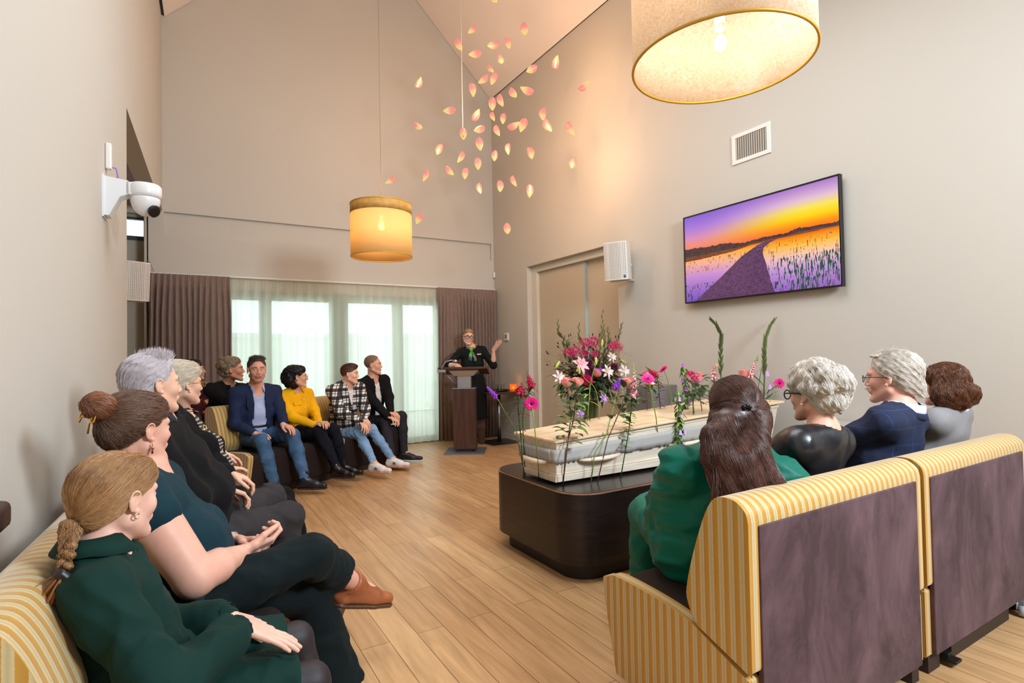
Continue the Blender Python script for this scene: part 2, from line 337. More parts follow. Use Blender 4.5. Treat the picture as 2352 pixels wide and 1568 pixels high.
# the window wall: frames and glass doors
FR = mat('window_frame', (96, 140, 128), .5)
for i, (x0, x1) in enumerate(((WX0, .93), (.93, 1.90), (1.90, 2.75), (2.75, WX1))):
    wn = tag(empty('window_%d' % (i+3), ((x0+x1)/2, YB+.12, 0)), kind='structure')
    mb = MB(); f = .075; L0 = x0+(.0); a, b2 = YB+.08, YB+.16
    mb.box((x0, a, 0), (x0+f, b2, WZ)); mb.box((x1-f, a, 0), (x1, b2, WZ)); mb.box((x0+f, a, 0), (x1-f, b2, .09)); mb.box((x0+f, a, WZ-.11), (x1-f, b2, WZ))
    if i == 2: mb.box((x0-.02, a-.05, 0), (x0+.10, a, WZ))
    if i == 1: mb.box((x1-.16, a-.05, 0), (x1-.021, a, WZ))
    part_at(mb, 'window_frame', FR, wn, .006)
    part_at(MB().box((x0+f, YB+.115, .09), (x1-f, YB+.121, WZ-.11)), 'pane', glass_mat(), wn)
# outside: terrace paving and a pale garden wall with hedge of light
struct('ground_outside', MB().box((-4, 8.6, -.12), (8, 16, -.02)), mat('terrace', (190, 190, 186), .9))
mb = MB(); mb.box((-2, 12.5, 0), (7, 12.7, 1.75)); mb.box((-2, 12.45, 1.75), (7, 12.75, 1.85)); gw = mb.build('garden_wall', mat('garden_wall_white', (250, 252, 252), .9)); tag(gw, 'pale garden wall out on the terrace behind the glass doors', 'wall')
# niche doors in right wall
d1 = tag(empty('door_1', (XR+.15, 6.1, 0)), kind='structure')
mb = MB(); a = XR+.10; jb = .07
mb.box((a-.02, NY1-.13, 0), (XR+.2, NY1, NZ)); mb.box((a-.02, NY0, NZ-.09), (XR+.2, NY1-.13, NZ)); mb.box((a-.02, NY0, 0), (XR+.2, NY0+.02, NZ-.09))
part_at(mb, 'door_frame', mat('door_frame_paint', (214, 206, 190), .5), d1, .004)
DP = mat('door_panel', (196, 182, 160), .5)
part_at(MB().box((XR+.13, 5.62, .02), (XR+.165, NY1-.131, NZ-.091)), 'door_leaf', DP, d1, .002)
part_at(MB().box((XR+.166, NY0+.021, .02), (XR+.199, 5.60, NZ-.091)), 'door_leaf', DP, d1, .002)
part_at(MB().box((XR+.125, 5.60, .02), (XR+.166, 5.619, NZ-.091)), 'door_edge_strip', mat('edge_strip', (170, 190, 190), .3), d1)
struct('baseboard_right', MB().box((XR-.012, -3, 0), (XR, NY0, .07)).box((XR-.012, NY1, 0), (XR, YB, .07)), WALL)

# ------------------------------------------------------------------ curtains
RL = MB().box((-.36, YB-.10, 2.345), (XR-.02, YB-.04, 2.365)).build('curtain_rail', WHITE); tag(RL, 'thin white curtain rail running along the back wall over the windows', 'curtain rail')
def curtain(name, x0, x1, y, z0, z1, m, label, cat, per=.075, amp=.035, head=.12, seed=0, flare=0., group=None, heading=True, mh=None):
    rnd = random.Random(seed); n = int((x1-x0)/per*10); rows = [z1, z1-.02, z1-head, z1-head-.06, z1-.5, (z0+z1)/2, z0+.4, z0]
    ph = [rnd.uniform(-.5, .5) for _ in range(60)]
    mb = MB(); vs = []
    for ri, z in enumerate(rows):
        for i in range(n+1):
            t = i/n; x = x0+(x1-x0)*t; u = (x-x0)/per
            k = .28 if z > z1-head-.01 else (.8 if z > z1-head-.1 else 1)
            a = amp*k*(1+.35*math.sin(u*.37+seed)+.25*math.sin(u*.83+ri*.25))
            yy = y+a*math.sin(2*PI*u*(1 if k > .5 or True else 1)+.7*math.sin(u*.21+seed)+.12*ri)
            if heading and ri < 3: yy += .006*math.sin(2*PI*u*3)
            xx = x+(flare*(z1-z)*(t-.5) if flare else 0)+.012*math.sin(u*.9+ri*.6)*(ri > 3)
            vs.append((xx, yy, z))
    fs = [(r*(n+1)+i, r*(n+1)+i+1, (r+1)*(n+1)+i+1, (r+1)*(n+1)+i) for r in range(len(rows)-1) for i in range(n)]
    mb.add(vs, fs, 0, True)
    o = mb.build(name, m)
    sd = o.modifiers.new('solid', 'SOLIDIFY'); sd.thickness = .002
    o.parent = None
    return tag(o, label, cat, group)
def weave(name, rgb, k=.25):
    m = mat(name, rgb, .9, sheen=.2, var=(30, k), bump=(400, .3, .001), stretch=(8, 8, .25)); return m
CB = weave('brown_curtain', (134, 112, 100))
curtain('curtain', -.36, .50, YB-.13, .03, 2.35, CB, 'brown gathered curtain at the left end of the windows behind the red blouse', 'curtain', .062, .03, seed=1, flare=.01)
curtain('curtain', 3.30, XR-.03, YB-.13, .03, 2.35, CB, 'brown gathered curtain at the right end of the windows behind the lectern', 'curtain', .06, .03, seed=4)
SH = translucent('sheer', (250, 250, 238), .66, .40)
curtain('sheer_curtain', .46, 2.10, YB-.055, .03, 2.335, SH, 'left sheer cream curtain behind the man in the blue blazer', 'curtain', .13, .02, .10, seed=7)
curtain('sheer_curtain', 2.105, 3.36, YB-.055, .03, 2.335, SH, 'right sheer cream curtain between the meeting edge and the brown curtain by the lectern', 'curtain', .12, .02, .10, seed=9)

# ------------------------------------------------------------------ television
def tv():
    y0, y1, z0, z1 = 2.253, 3.777, 1.785, 2.646; cy = (y0+y1)/2
    t = empty('television', (XR, cy, z0), 0, 'wide flat television on the right wall showing a boardwalk at sunset', 'television')
    def P(mb, n, m, bevel=None): return part_at(mb, n, m, t, bevel)
    mb = MB(); x0, x1 = XR-.075, XR-.035; b = .014
    mb.box((x0, y0, z0), (x1, y1, z0+b)); mb.box((x0, y0, z1-b), (x1, y1, z1)); mb.box((x0, y0, z0+b), (x1, y0+b, z1-b)); mb.box((x0, y1-b, z0+b), (x1, y1, z1-b)); mb.box((x0+.01, y0+b, z0+b), (x1, y1-b, z1-b))
    P(mb, 'bezel', mat('tv_black', (14, 13, 18), .35), .002)
    P(MB().box((x1, y0+.35, z0+.2), (XR, y1-.35, z1-.25)), 'wall_mount', BLACK)
    nx, nz = 420, 236
    S, Tt = np.meshgrid((np.arange(nx)+.5)/nx, (np.arange(nz)+.5)/nz)
    rng = np.random.RandomState(3)
    def noise(sx, sz, seed, octv=1):
        r = np.random.RandomState(seed); o = np.zeros_like(S)
        for k in range(octv):
            g = r.rand(int(sz*2**k)+2, int(sx*2**k)+2); u = S*sx*2**k; v = Tt*sz*2**k; i = u.astype(int); j = v.astype(int); fu = u-i; fv = v-j
            o += (g[j, i]*(1-fu)*(1-fv)+g[j, i+1]*fu*(1-fv)+g[j+1, i]*(1-fu)*fv+g[j+1, i+1]*fu*fv)/2**k
        return o/(2-2**(1-octv))
    def ramp(x, st):
        xs = [a for a, _ in st]; return np.stack([np.interp(x, xs, [c[k] for _, c in st]) for k in range(3)], -1)
    hz = .56
    skyL = ramp(Tt, [(.58, (236, 120, 100)), (.66, (236, 140, 120)), (.74, (214, 140, 180)), (.86, (168, 120, 214)), (1, (130, 96, 205))])
    skyR = ramp(Tt, [(.56, (240, 100, 50)), (.62, (255, 140, 0)), (.70, (250, 210, 0)), (.78, (245, 225, 90)), (.86, (226, 190, 210)), (1, (170, 120, 200))])
    k = np.clip((S-.1)/.75, 0, 1)[..., None]; k = k*k*(3-2*k)
    img = skyL*(1-k)+skyR*k
    wL = ramp(Tt, [(0, (120, 80, 190)), (.3, (198, 140, 205)), (.42, (240, 170, 160)), (.5, (250, 180, 90)), (.56, (190, 90, 50))])
    wR = ramp(Tt, [(0, (150, 100, 190)), (.2, (196, 150, 215)), (.33, (245, 200, 190)), (.43, (250, 190, 80)), (.5, (250, 150, 10)), (.545, (220, 100, 20))])
    wat = wL*(1-k)+wR*k
    img = np.where((Tt < hz)[..., None], wat, img)
    shore = np.interp(S, [0, .15, .36, .49, .72, 1], [.48, .481, .496, .528, .539, .541])
    tree = np.interp(S, [0, .15, .33, .43, .55, .7, .79, .88, 1], [.63, .615, .60, .566, .582, .575, .60, .588, .585])+.03*(noise(60, 3, 5, 2)-.5)
    dark = np.stack([52+40*noise(80, 50, 8), 38+28*noise(80, 50, 9), 44+20*noise(60, 40, 10)], -1); red = np.stack([110+30*noise(60, 60, 2), 56+20*noise(50, 50, 4), 44+0*S], -1)
    land = (Tt > shore) & (Tt < tree); mid = ((Tt-shore)/(tree-shore+1e-6))
    img = np.where(land[..., None], np.where((mid < .35)[..., None], red, dark), img)
    # reeds
    rd = noise(260, 22, 21, 2); den = np.clip((S-.56)/.2, 0, 1)*np.clip((.5-Tt)/.08, 0, 1)
    m1 = (rd < .30+.16*den*(Tt < .34)) & (Tt < .5); col = np.where((Tt < .33)[..., None], V(38, 72, 60), V(120, 80, 50)); img = np.where((m1 & (S > .55))[..., None], col+20*noise(90, 60, 3)[..., None], img)
    m2 = (noise(200, 26, 31, 2) < .33) & (S < .5) & (Tt < .47) & ((Tt < .2) | (Tt > .33)); img = np.where(m2[..., None], np.where((Tt < .2)[..., None], V(52, 74, 80), V(165, 110, 90)), img)
    # boardwalk
    lt = np.interp(Tt, [0, .02, .235, .426, .514, .534, .541], [.07, .088, .274, .425, .533, .587, .668])
    rt = np.interp(Tt, [0, .153, .313, .416, .473, .514, .541], [.635, .605, .584, .565, .572, .611, .668])
    bw = (S > lt) & (S < rt) & (Tt < .541)
    pl = .5+.5*np.sin(2*PI*np.log(.66-Tt)*34+.15*S*10); bc = np.stack([78+36*pl, 50+24*pl, 84+30*pl], -1)*(.8+.35*noise(120, 80, 40)[..., None])
    img = np.where(bw[..., None], bc, img)
    img = np.clip(img, 0, 255)/255.; li = np.where(img <= .04045, img/12.92, ((img+.055)/1.055)**2.4)
    me = bpy.data.meshes.new('screen'); xs = x0+.008
    ys = y1-b-(y1-y0-2*b)*np.arange(nx+1)/nx; zs = z0+b+(z1-z0-2*b)*np.arange(nz+1)/nz
    Y, Z = np.meshgrid(ys, zs); co = np.stack([np.full_like(Y, xs), Y, Z], -1).reshape(-1, 3)
    I, J = np.meshgrid(np.arange(nx), np.arange(nz)); a = (J*(nx+1)+I).ravel(); q = np.stack([a, a+nx+1, a+nx+2, a+1], 1)
    me.vertices.add(len(co)); me.vertices.foreach_set('co', co.ravel()); me.loops.add(q.size); me.loops.foreach_set('vertex_index', q.ravel()); me.polygons.add(len(q)); me.polygons.foreach_set('loop_start', np.arange(len(q))*4); me.update()
    ca = me.color_attributes.new('picture', 'FLOAT_COLOR', 'CORNER'); c4 = np.concatenate([li, np.ones(li.shape[:2]+(1,))], -1).reshape(-1, 4); ca.data.foreach_set('color', np.repeat(c4, 4, 0).ravel())
    m = mat('screen_picture', (0, 0, 0), .25); N, L, bb = nodes(m); at = N.new('ShaderNodeAttribute'); at.attribute_name = 'picture'; L.new(at.outputs['Color'], bb.inputs['Emission Color']); bb.inputs['Emission Strength'].default_value = .95
    me.materials.append(m); o = bpy.data.objects.new('screen', me); COL.objects.link(o); o.parent = t; bpy.context.view_layer.update(); o.matrix_parent_inverse = t.matrix_world.inverted()
tv()
# ------------------------------------------------------------------ small wall things
def vent():
    y0, y1, z0, z1 = 2.852, 3.238, 3.016, 3.288
    t = empty('air_vent', (XR, 3.045, 3.0), 0, 'white slatted ventilation grille high on the right wall above the television', 'vent')
    mb = MB(); x0 = XR-.012; b = .035
    mb.box((x0, y0, z0), (XR, y1, z0+b)); mb.box((x0, y0, z1-b), (XR, y1, z1)); mb.box((x0, y0, z0+b), (XR, y0+b, z1-b)); mb.box((x0, y1-b, z0+b), (XR, y1, z1-b))
    part_at(mb, 'frame', OFFW, t, .002); part_at(MB().box((XR-.003, y0+b, z0+b), (XR, y1-b, z1-b)), 'backing', mat('vent_back', (120, 118, 110), .8), t)
    for i in range(14):
        y = y0+b+.012+i*(y1-y0-2*b-.024)/13
        part_at(MB().add([(x0+.001, y-.009, z0+b), (XR-.003, y+.006, z0+b), (XR-.003, y+.006, z1-b), (x0+.001, y-.009, z1-b), (x0+.002, y-.006, z0+b), (XR-.003, y+.009, z0+b), (XR-.003, y+.009, z1-b), (x0+.002, y-.006, z1-b)],
               [(0, 1, 2, 3), (7, 6, 5, 4), (0, 3, 7, 4), (1, 5, 6, 2), (0, 4, 5, 1), (3, 2, 6, 7)]), 'slat', mat('slat', (206, 202, 192), .5), t)
vent()
def speaker(pos, f, wall, label, tilt=.05, badge=True):
    t = empty('wall_speaker', pos, 0, label, 'speaker'); M = frame(f); M = M@rotm((1, 0, 0), -tilt)
    w, d, h = .27, .2, .42
    def T(mb): mb.v = [tuple(V(pos)+M@V(p)) for p in mb.v]; return mb
    mb = MB(); fr = [(-w/2, d*.42), (-w/2*.6, d*.5), (0, d*.53), (w/2*.6, d*.5), (w/2, d*.42), (w/2, -.2*d), (w/2*.75, -d*.5), (-w/2*.75, -d*.5), (-w/2, -.2*d)]
    mb.prism(fr[::-1], -h/2, h/2, 2); part_at(T(mb), 'cabinet', mat('speaker_white', (226, 220, 212), .5), t, .008)
    mb = MB(); n = 9
    for i in range(24):
        for j in range(14):
            x = -w/2*.86+w*.86*j/13; z = -h/2*.9+h*.9*i/23; y = d*(.53-.11*(x/(w/2))**2)+.0005
            mb.box((x-.0035, y-.001, z-.0045), (x+.0035, y+.0015, z+.0045))
    part_at(T(mb), 'grille', mat('grille_holes', (150, 138, 132), .7), t)
    if badge:
        mb = MB(); mb.lathe([(.0, 0), (.016, 0), (.016, .003), (0, .003)], 20); mb.v = [(x-w/2+.035, d*.47+z, y-h/2+.035) for x, y, z in mb.v]; bd = part_at(T(mb), 'badge', mat('badge_blue', (10, 84, 140), .4), t)
        tag(bd, 'round blue badge with a white wave mark')
        mb = MB(); mb.tube([(-.009, 0, -.003), (-.004, 0, .006), (0, 0, -.002), (.004, 0, .005), (.009, 0, -.003)], .0018, 5); mb.v = [(x-w/2+.035, d*.47+.0045, z-h/2+.035) for x, y, z in mb.v]; part_at(T(mb), 'badge_mark', WHITE, t)
    c = V(pos); q = V(wall); part_at(MB().tube([c-M[:, 1]*d*.4, q], .018, 8), 'bracket', OFFW, t)
    part_at(T(MB().box((-w/2*.95, -d*.72, -h/2-.012), (w/2*.9, -d*.2, -h/2-.002))), 'bottom_plate', OFFW, t)
speaker((4.17, 4.61, 2.33), (-.89, -.45, -.03), (XR, 4.60, 2.3), 'white perforated speaker with blue badge on the right wall over the niche')
speaker((-.47, 7.15, 2.18), (.45, -.89, -.03), (-.42, 7.80, 2.2), 'white perforated speaker in the alcove behind the left wall edge', badge=False)
t = tag(MB().box((XR-.035, YB-.06, 2.56), (XR-.005, YB-.001, 2.65)).build('motion_sensor', OFFW, bevel=.008), 'small white motion sensor in the back right corner above the curtain', 'sensor')
t = empty('thermostat', (XR, 7.42, 1.6), 0, 'small white thermostat on the right wall beside the presenter\'s hand', 'thermostat')
part_at(MB().box((XR-.02, 7.36, 1.53), (XR, 7.48, 1.65)), 'housing', OFFW, t, .004); part_at(MB().box((XR-.023, 7.40, 1.56), (XR-.02, 7.44, 1.62)), 'display', mat('lcd', (110, 112, 108), .3), t)
def seccam():
    p = V(xl(3.80), 3.80, 2.265); t = empty('security_camera', p, 0, 'white dome security camera on a bracket on the left wall', 'security camera')
    n = V(1, -SL, 0); W = mat('camera_white', (232, 234, 236), .3)
    side = V(SL, 1, 0)
    def T(mb): mb.v = [tuple(p+n*x+side*y+V(0, 0, z)) for x, y, z in mb.v]; return mb
    part_at(T(MB().prism([(0, -.14), (.008, -.14), (.008, .10), (0, .10)], -.06, .06, 1)), 'mount_plate', W, t, .004)
    part_at(T(MB().prism([(.008, .09), (.12, .075), (.12, -.0), (.08, -.02), (.03, -.13), (.008, -.13)][::-1], -.05, .05, 1)), 'mount_arm', W, t, .006)
    mb = MB(); mb.lathe([(0, .0), (.075, 0), (.082, .02), (.082, .065), (.073, .078), (0, .082)], 40, (.195, 0, -.005)); mb.box((.11, -.05, 0), (.195, .05, .07)); part_at(T(mb), 'housing', W, t)
    mb = MB(); prof = [(.074*math.cos(a), -.074*math.sin(a)*1.4) for a in np.linspace(0, PI/2, 14)]; mb.lathe(prof, 40, (.195, 0, -.006)); part_at(T(mb), 'dome', W, t)
    c = p+n*.195+V(0, 0, -.055); d = nrm(V(.62, -.66, -.42)); mb = MB(); M = frame(d); mb.lathe([(0, .0), (.033, 0), (.036, .012), (.03, .016), (0, .013)], 24); mb.v = [tuple(c+d*.064+M@V(x, z, y)) for x, y, z in mb.v]; ln = part_at(mb, 'lens', BLACK, t)
seccam()
t = empty('wireless_antenna', (xl(3.86), 3.86, 2.4), 0, 'slim white antenna box on the left wall above the security camera', 'antenna')
part_at(MB().box((xl(3.86), 3.83, 2.42), (xl(3.86)+.03, 3.88, 2.57)), 'housing', OFFW, t, .008)
part_at(MB().tube([(xl(3.9)+.015, 3.87, 2.44), (xl(3.9)+.045, 3.88, 2.44), (xl(3.9)+.055, 3.88, 2.39), (xl(3.9)+.02, 3.87, 2.35)], .005, 8), 'cable', mat('purple_cable', (150, 110, 200), .5), t)
t = empty('speaker_cable', (-.33, YB-.03, 2.4), 0, 'loose thin cable loops hanging above the left brown curtain', 'cable'); part_at(MB().tube([(-.36+.02*math.cos(a), 7.75, 2.44+.035*math.sin(a)+a*.003) for a in np.linspace(0, 13, 50)]+[(-.3, 7.75, 2.36)], .003, 5), 'wire', mat('grey_wire', (120, 110, 100), .5), t)
tag(MB().box((xl(2.0)-.005, 1.90, .875), (xl(2.1)+.05, 2.004, .95)).build('wall_bracket', mat('dark_wood_bracket', (70, 48, 42), .5), bevel=.02), 'dark brown wooden knob fixed low on the left wall at the picture edge', 'wall knob')

# ------------------------------------------------------------------ sofas
STR = stripe_mat()
AUB = mat('aubergine_velour', (76, 56, 60), .75, sheen=.06, spec=.2, var=(3.2, .22), bump=(60, .2, .001), stretch=(1.6, 1, .8))
BRN = mat('dark_brown_velour', (40, 28, 25), .85, sheen=.04, spec=.2)
N_, L_, b_ = nodes(AUB); rp_ = [n for n in N_ if n.type == 'VALTORGB'][0]; tn_ = [n for n in N_ if n.type == 'TEX_NOISE'][0]; tn_.inputs['Distortion'].default_value = .5; tn_.inputs['Detail'].default_value = 7; tn_.inputs['Roughness'].default_value = .68
rp_.color_ramp.elements[0].position = .40; rp_.color_ramp.elements[1].position = .66; rp_.color_ramp.elements[0].color = lin((68, 49, 54)); rp_.color_ramp.elements[1].color = lin((104, 80, 87))
PLN = mat('plinth_brown', (48, 36, 32), .6)
def crom(p, n=5):
    q = [p[0]]+list(p)+[p[-1]]; o = []
    for i in range(1, len(q)-2):
        for k in range(n):
            t = k/n; a, b, c, d = (V(x) for x in q[i-1:i+3]); o.append(tuple(.5*((2*b)+(c-a)*t+(2*a-5*b+4*c-d)*t*t+(3*b-a-3*c+d)*t**3)))
    return o+[p[-1]]
def make_sofa(L=1.075):
    s = empty('sofa', (0, 0, 0))
    e = .05
    low = [(.012, .075), (.60, .075), (.665, .39), (.64, .435), (.58, .452), (.42, .448), (.30, .437), (.215, .42), (.012, .335)]
    up = [(0, .35), (.2, .425), (.24, .50), (.225, .60), (.18, .74), (.145, .82), (.11, .858), (.05, .862), (.01, .835), (0, .80)]
    low = [low[0]]+crom(low[1:-1])+[low[-1]]; up = [up[0]]+crom(up[1:])
    for x0, x1 in ((0, e), (L-e, L)): MB().prism(low[::-1], x0, x1, 0).build('end_panel', STR, s, .018)
    MB().prism([(.02, .08), (.62, .08), (.655, .38), (.63, .43), (.2, .43), (.02, .43)][::-1], e, L-e, 0).build('seat', BRN, s, .03)
    bc = MB(); bc.prism(up[::-1], 0, L, 0); bc.build('back_cushion', STR, s, .022)
    # velour panel on the back, with its piping
    MB().box((.045, -.006, .08), (L-.045, .012, .79)).build('back_panel', AUB, s, .004)
    pl = MB(); pl.box((0.03, .02, 0), (.13, .06, .08)); pl.box((.24, .02, 0), (.86, .06, .08)); pl.box((1.0, .02, 0), (L-.02, .06, .08)); pl.box((.86, .03, .062), (1.0, .06, .08)); pl.box((.03, .06, 0), (.07, .55, .08)); pl.box((L-.06, .06, 0), (L-.02, .55, .08)); pl.box((.07, .51, 0), (L-.06, .55, .08)); pl.box((.13, .03, .062), (.24, .06, .08))
    pl.build('plinth', PLN, s)
    f = MB(); f.box((.16, .0, .012), (.2, .06, .05)); f.box((.15, -.03, .02), (.205, .01, .032)); f.tube([(.18, .06, .0), (.18, .06, .06)], .02, 10); f.build('coupling_bracket', BLACK, s, .003)
    return s
sofa0 = make_sofa(); first_sofa = [True]
def place_sofa(x, y, rz, label, group):
    s = sofa0 if first_sofa[0] else copy_tree(sofa0); first_sofa[0] = False
    s.location = (x, y, 0); s.rotation_euler = (0, 0, rz); tag(s, label, 'sofa', group)
place_sofa(1.43, 1.045, 0, 'striped sofa with purple brown back under the woman in the green suit', 'sofas in the right row')
place_sofa(2.535, 1.045, 0, 'striped sofa with purple brown back under the man in the navy checked jacket', 'sofas in the right row')
LR = math.radians(3.2)
def ls(y): return -.40+math.tan(LR)*(y-1.3)
place_sofa(ls(2.36)+.0, 2.36, -PI/2-LR, 'yellow striped sofa against the left wall under the girl with the plait', 'sofas along the left wall')
place_sofa(ls(3.46)+.0, 3.46, -PI/2-LR, 'yellow striped sofa by the left wall under the grey haired man in black', 'sofas along the left wall')
tf = nrm(V(.87, .49)); nf = V(tf[1], -tf[0]); FA = math.atan2(tf[1], tf[0])
F0 = V(.17, 6.1)
for i, lb in enumerate(('yellow striped sofa under the man in the blue blazer', 'yellow striped sofa under the boy in the plaid shirt')):
    q = F0+tf*(1.075+1.10*i); place_sofa(q[0], q[1], FA+PI, lb, 'sofas in front of the windows')
q = V(.20, 7.32); place_sofa(q[0]+.62, q[1]+.30, FA+PI, 'yellow striped sofa in the second row under the man with curly hair', 'sofas in front of the windows')
# ------------------------------------------------------------------ catafalque and coffin
def rrect(x0, y0, x1, y1, r, n=10):
    o = []
    for cx, cy, a0 in ((x1-r, y1-r, 0), (x0+r, y1-r, 90), (x0+r, y0+r, 180), (x1-r, y0+r, 270)):
        for i in range(n+1):
            a = math.radians(a0+90*i/n); o.append((cx+r*math.cos(a), cy+r*math.sin(a)))
    return o
ct = empty('catafalque', (3.05, 2.95, 0), 0, 'long dark wooden coffin stand with rounded corners', 'coffin stand')
CW = wood_mat('wenge', (30, 20, 19), .45, (14, 1.2, 1.2) and (1.5, 1.5, 16), .38, 3); CT = wood_mat('wenge_top', (36, 27, 26), .3, (1.2, 14, 14), .28, 3)
X0, Y0, X1, Y1 = 1.865, 2.46, 4.22, 3.47
part_at(MB().prism(rrect(X0, Y0, X1, Y1, .20), .10, .505, 2, 0, True), 'body', CW, ct)
part_at(MB().prism(rrect(X0-.002, Y0-.002, X1+.002, Y1+.002, .20), .505, .511, 2, 0, True), 'top_edge', wood_mat('edge_light', (150, 110, 84), .2), ct)
part_at(MB().prism(rrect(X0+.006, Y0+.006, X1-.006, Y1-.006, .20), .511, .514, 2, 0, True), 'top', CT, ct)
part_at(MB().prism(rrect(X0+.06, Y0+.06, X1-.06, Y1-.06, .16), 0, .10, 2, 0, True), 'plinth', mat('plinth_dark', (26, 20, 20), .5), ct)
ZB = .522
cf = empty('coffin', (3.0, 2.9, ZB), 0, 'pale pine coffin with a grey ribbon band and rounded wooden handles', 'coffin')
PINE = wood_mat('pine', (236, 220, 198), .10, (1.2, 12, 12), .5, 3, hi=(246, 234, 216)); PT = wood_mat('pine_lid', (238, 204, 160), .14, (1.2, 9, 9), .35, 2.4, hi=(246, 220, 184))
def csec(x):      # half widths at bottom / top and top height along the coffin
    t = (x-1.93)/2.07; return .175+.05*t, .215+.055*t, .775+.105*t
CY = 2.925
def cbox(mb, xa, xb, fa, fb, ex=0, ey=0):
    """slab between height fractions fa..fb of the body, grown by ex/ey"""
    vs = []
    for x in (xa, xb):
        wb, wt, zt = csec(x)
        for f in (fa, fb):
            hw = wb+(wt-wb)*f+ey; z = ZB+(zt-ZB)*f
            xo = (x-ex if x == xa else x+ex)+((-.02 if x == xa else .06)*f)
            vs += [(xo, CY-hw, z), (xo, CY+hw, z)]
    mb.add(vs, [(0, 2, 3, 1), (4, 5, 7, 6), (0, 4, 6, 2), (1, 3, 7, 5), (0, 1, 5, 4), (2, 6, 7, 3)])
xa, xb = 1.945, 3.99
mb = MB(); cbox(mb, xa, xb, 0.04, .985); part_at(mb, 'body', PINE, cf, .003)
mb = MB(); cbox(mb, xa, xb, .035, .20, .012, .012); part_at(mb, 'plinth_moulding', PINE, cf, .004)
mb = MB(); cbox(mb, xa, xb, .205, .24, .006, .006); part_at(mb, 'moulding', PINE, cf, .003)
mb = MB(); cbox(mb, xa, xb, .93, .99, .006, .006); part_at(mb, 'rim', PINE, cf, .003)
mb = MB(); vs = []
for x, o in ((xa-.045, 0), (xb+.10, 0)):
    wb, wt, zt = csec(x)
    for z in (zt+.003, zt+.022): vs += [(x, CY-wt-.028, z), (x, CY+wt+.028, z)]
mb.add(vs, [(0, 2, 3, 1), (4, 5, 7, 6), (0, 4, 6, 2), (1, 3, 7, 5), (0, 1, 5, 4), (2, 6, 7, 3)]); part_at(mb, 'lid', PT, cf, .006)
for x in (2.2, 3.7): part_at(MB().box((x-.05, CY-.15, .514), (x+.05, CY+.15, ZB+.02)), 'foot_block', PLN, cf)
# pleated band
def sidept(x, f, off):     # near long side, fraction f
    wb, wt, zt = csec(x); return V(x+.0, CY-(wb+(wt-wb)*f)-off, ZB+(zt-ZB)*f)
rnd = random.Random(5); mb = MB(); n = 560; vs = []
path = []
for i in range(n+1):
    u = i/n; s = u*2.45
    if s < .40:
        y = CY+.19-s*.38/.40; path.append(('e', y))
    else: path.append(('s', xa-.02+(s-.40)))
for i, (k, q) in enumerate(path):
    e_ = i < 92; wv = .5 if e_ else .30+.2*math.sin(i*.011); saw = ((i*wv/4+.6*math.sin(i*.07)) % 1); pl = (.013 if e_ else .0045)*saw**2*(1 if e_ else (.3+.7*(math.sin(i*.13+2*math.sin(i*.031)) > .1)))
    for j, f in enumerate((.52, .62, .74, .84)):
        j2 = -.006*round(saw) if j == 0 else 0
        if k == 'e':
            wb, wt, zt = csec(xa); vs.append((xa-.02*f-.022-abs(pl)*1.6, q*1.0, ZB+(zt-ZB)*f+j2))
        else:
            p = sidept(min(q, xb+.03), f, .018+abs(pl)); vs.append((p[0], p[1], p[2]+j2))
mb.add(vs, [(i*4+j, (i+1)*4+j, (i+1)*4+j+1, i*4+j+1) for i in range(n) for j in range(3)], 0, True)
bd = part_at(mb, 'ribbon_band', mat('band_grey', (186, 184, 180), .85, spec=.15), cf); sd = bd.modifiers.new('s', 'SOLIDIFY'); sd.thickness = .003
tag(bd, 'grey pleated ribbon band')
for x in (2.26, 3.02, 3.72):
    p0, p1 = sidept(x-.165, .50, 0), sidept(x+.165, .50, 0); pts = []; rs = []
    for i in range(15):
        t = i/14; p = p0+(p1-p0)*t; o = .012+.05*math.sin(PI*t)**.7; pts.append(p+V(0, -o, 0)); rs.append(.006+.013*math.sin(PI*t)**.5)
    part_at(MB().tube(pts, rs, 12, flat=.8), 'handle', mat('handle_wood', (236, 214, 190), .4), cf)
wb, wt, zt = csec(xa); pts = []; rs = []
for i in range(13):
    t = i/12; pts.append((xa-.03-.045*math.sin(PI*t)**.7, CY+.14-.28*t, ZB+.5*(zt-ZB))); rs.append(.006+.012*math.sin(PI*t)**.5)
part_at(MB().tube(pts, rs, 12), 'handle', mat('handle_wood', (0, 0, 0)), cf)

# ------------------------------------------------------------------ lectern
le = empty('lectern', (3.30, 6.78, 0), math.radians(-32), 'dark wooden lectern with a steel neck and grey floor plate', 'lectern')
LW = wood_mat('lectern_wood', (74, 46, 36), .3, (14, 14, 1), .4, 3)
M8 = mat('matte_steel', (178, 178, 182), .35, metal=.8)
MB().box((-.27, -.26, 0), (.27, .26, .012)).build('base_plate', mat('plate_grey', (120, 126, 136), .45, metal=.5), le, .002)
MB().box((-.10, -.09, .012), (.10, .09, .05)).build('foot', mat('foot_dark', (50, 48, 50), .5), le)
MB().box((-.15, -.13, .05), (.15, .13, .86)).build('column', LW, le, .003)
MB().box((-.155, -.135, .86), (.155, .135, .87)).build('column_cap', M8, le, .002)
MB().box((-.09, -.09, .87), (.09, .08, 1.035)).build('neck', M8, le, .004)
mb = MB(); 
tp = lambda x, y: 1.06+.20*(-y)*0+(.12*( -y+.0))      # tilt: low on the speaker side
vs = []
for z in (0, .028):
    for x, y in ((-.33, -.25), (.33, -.25), (.33, .25), (-.33, .25)): vs.append((x, y, 1.085-.18*y+z))
mb.add(vs, [(0, 3, 2, 1), (4, 5, 6, 7), (0, 1, 5, 4), (1, 2, 6, 5), (2, 3, 7, 6), (3, 0, 4, 7)]); mb.build('top', LW, le, .004)
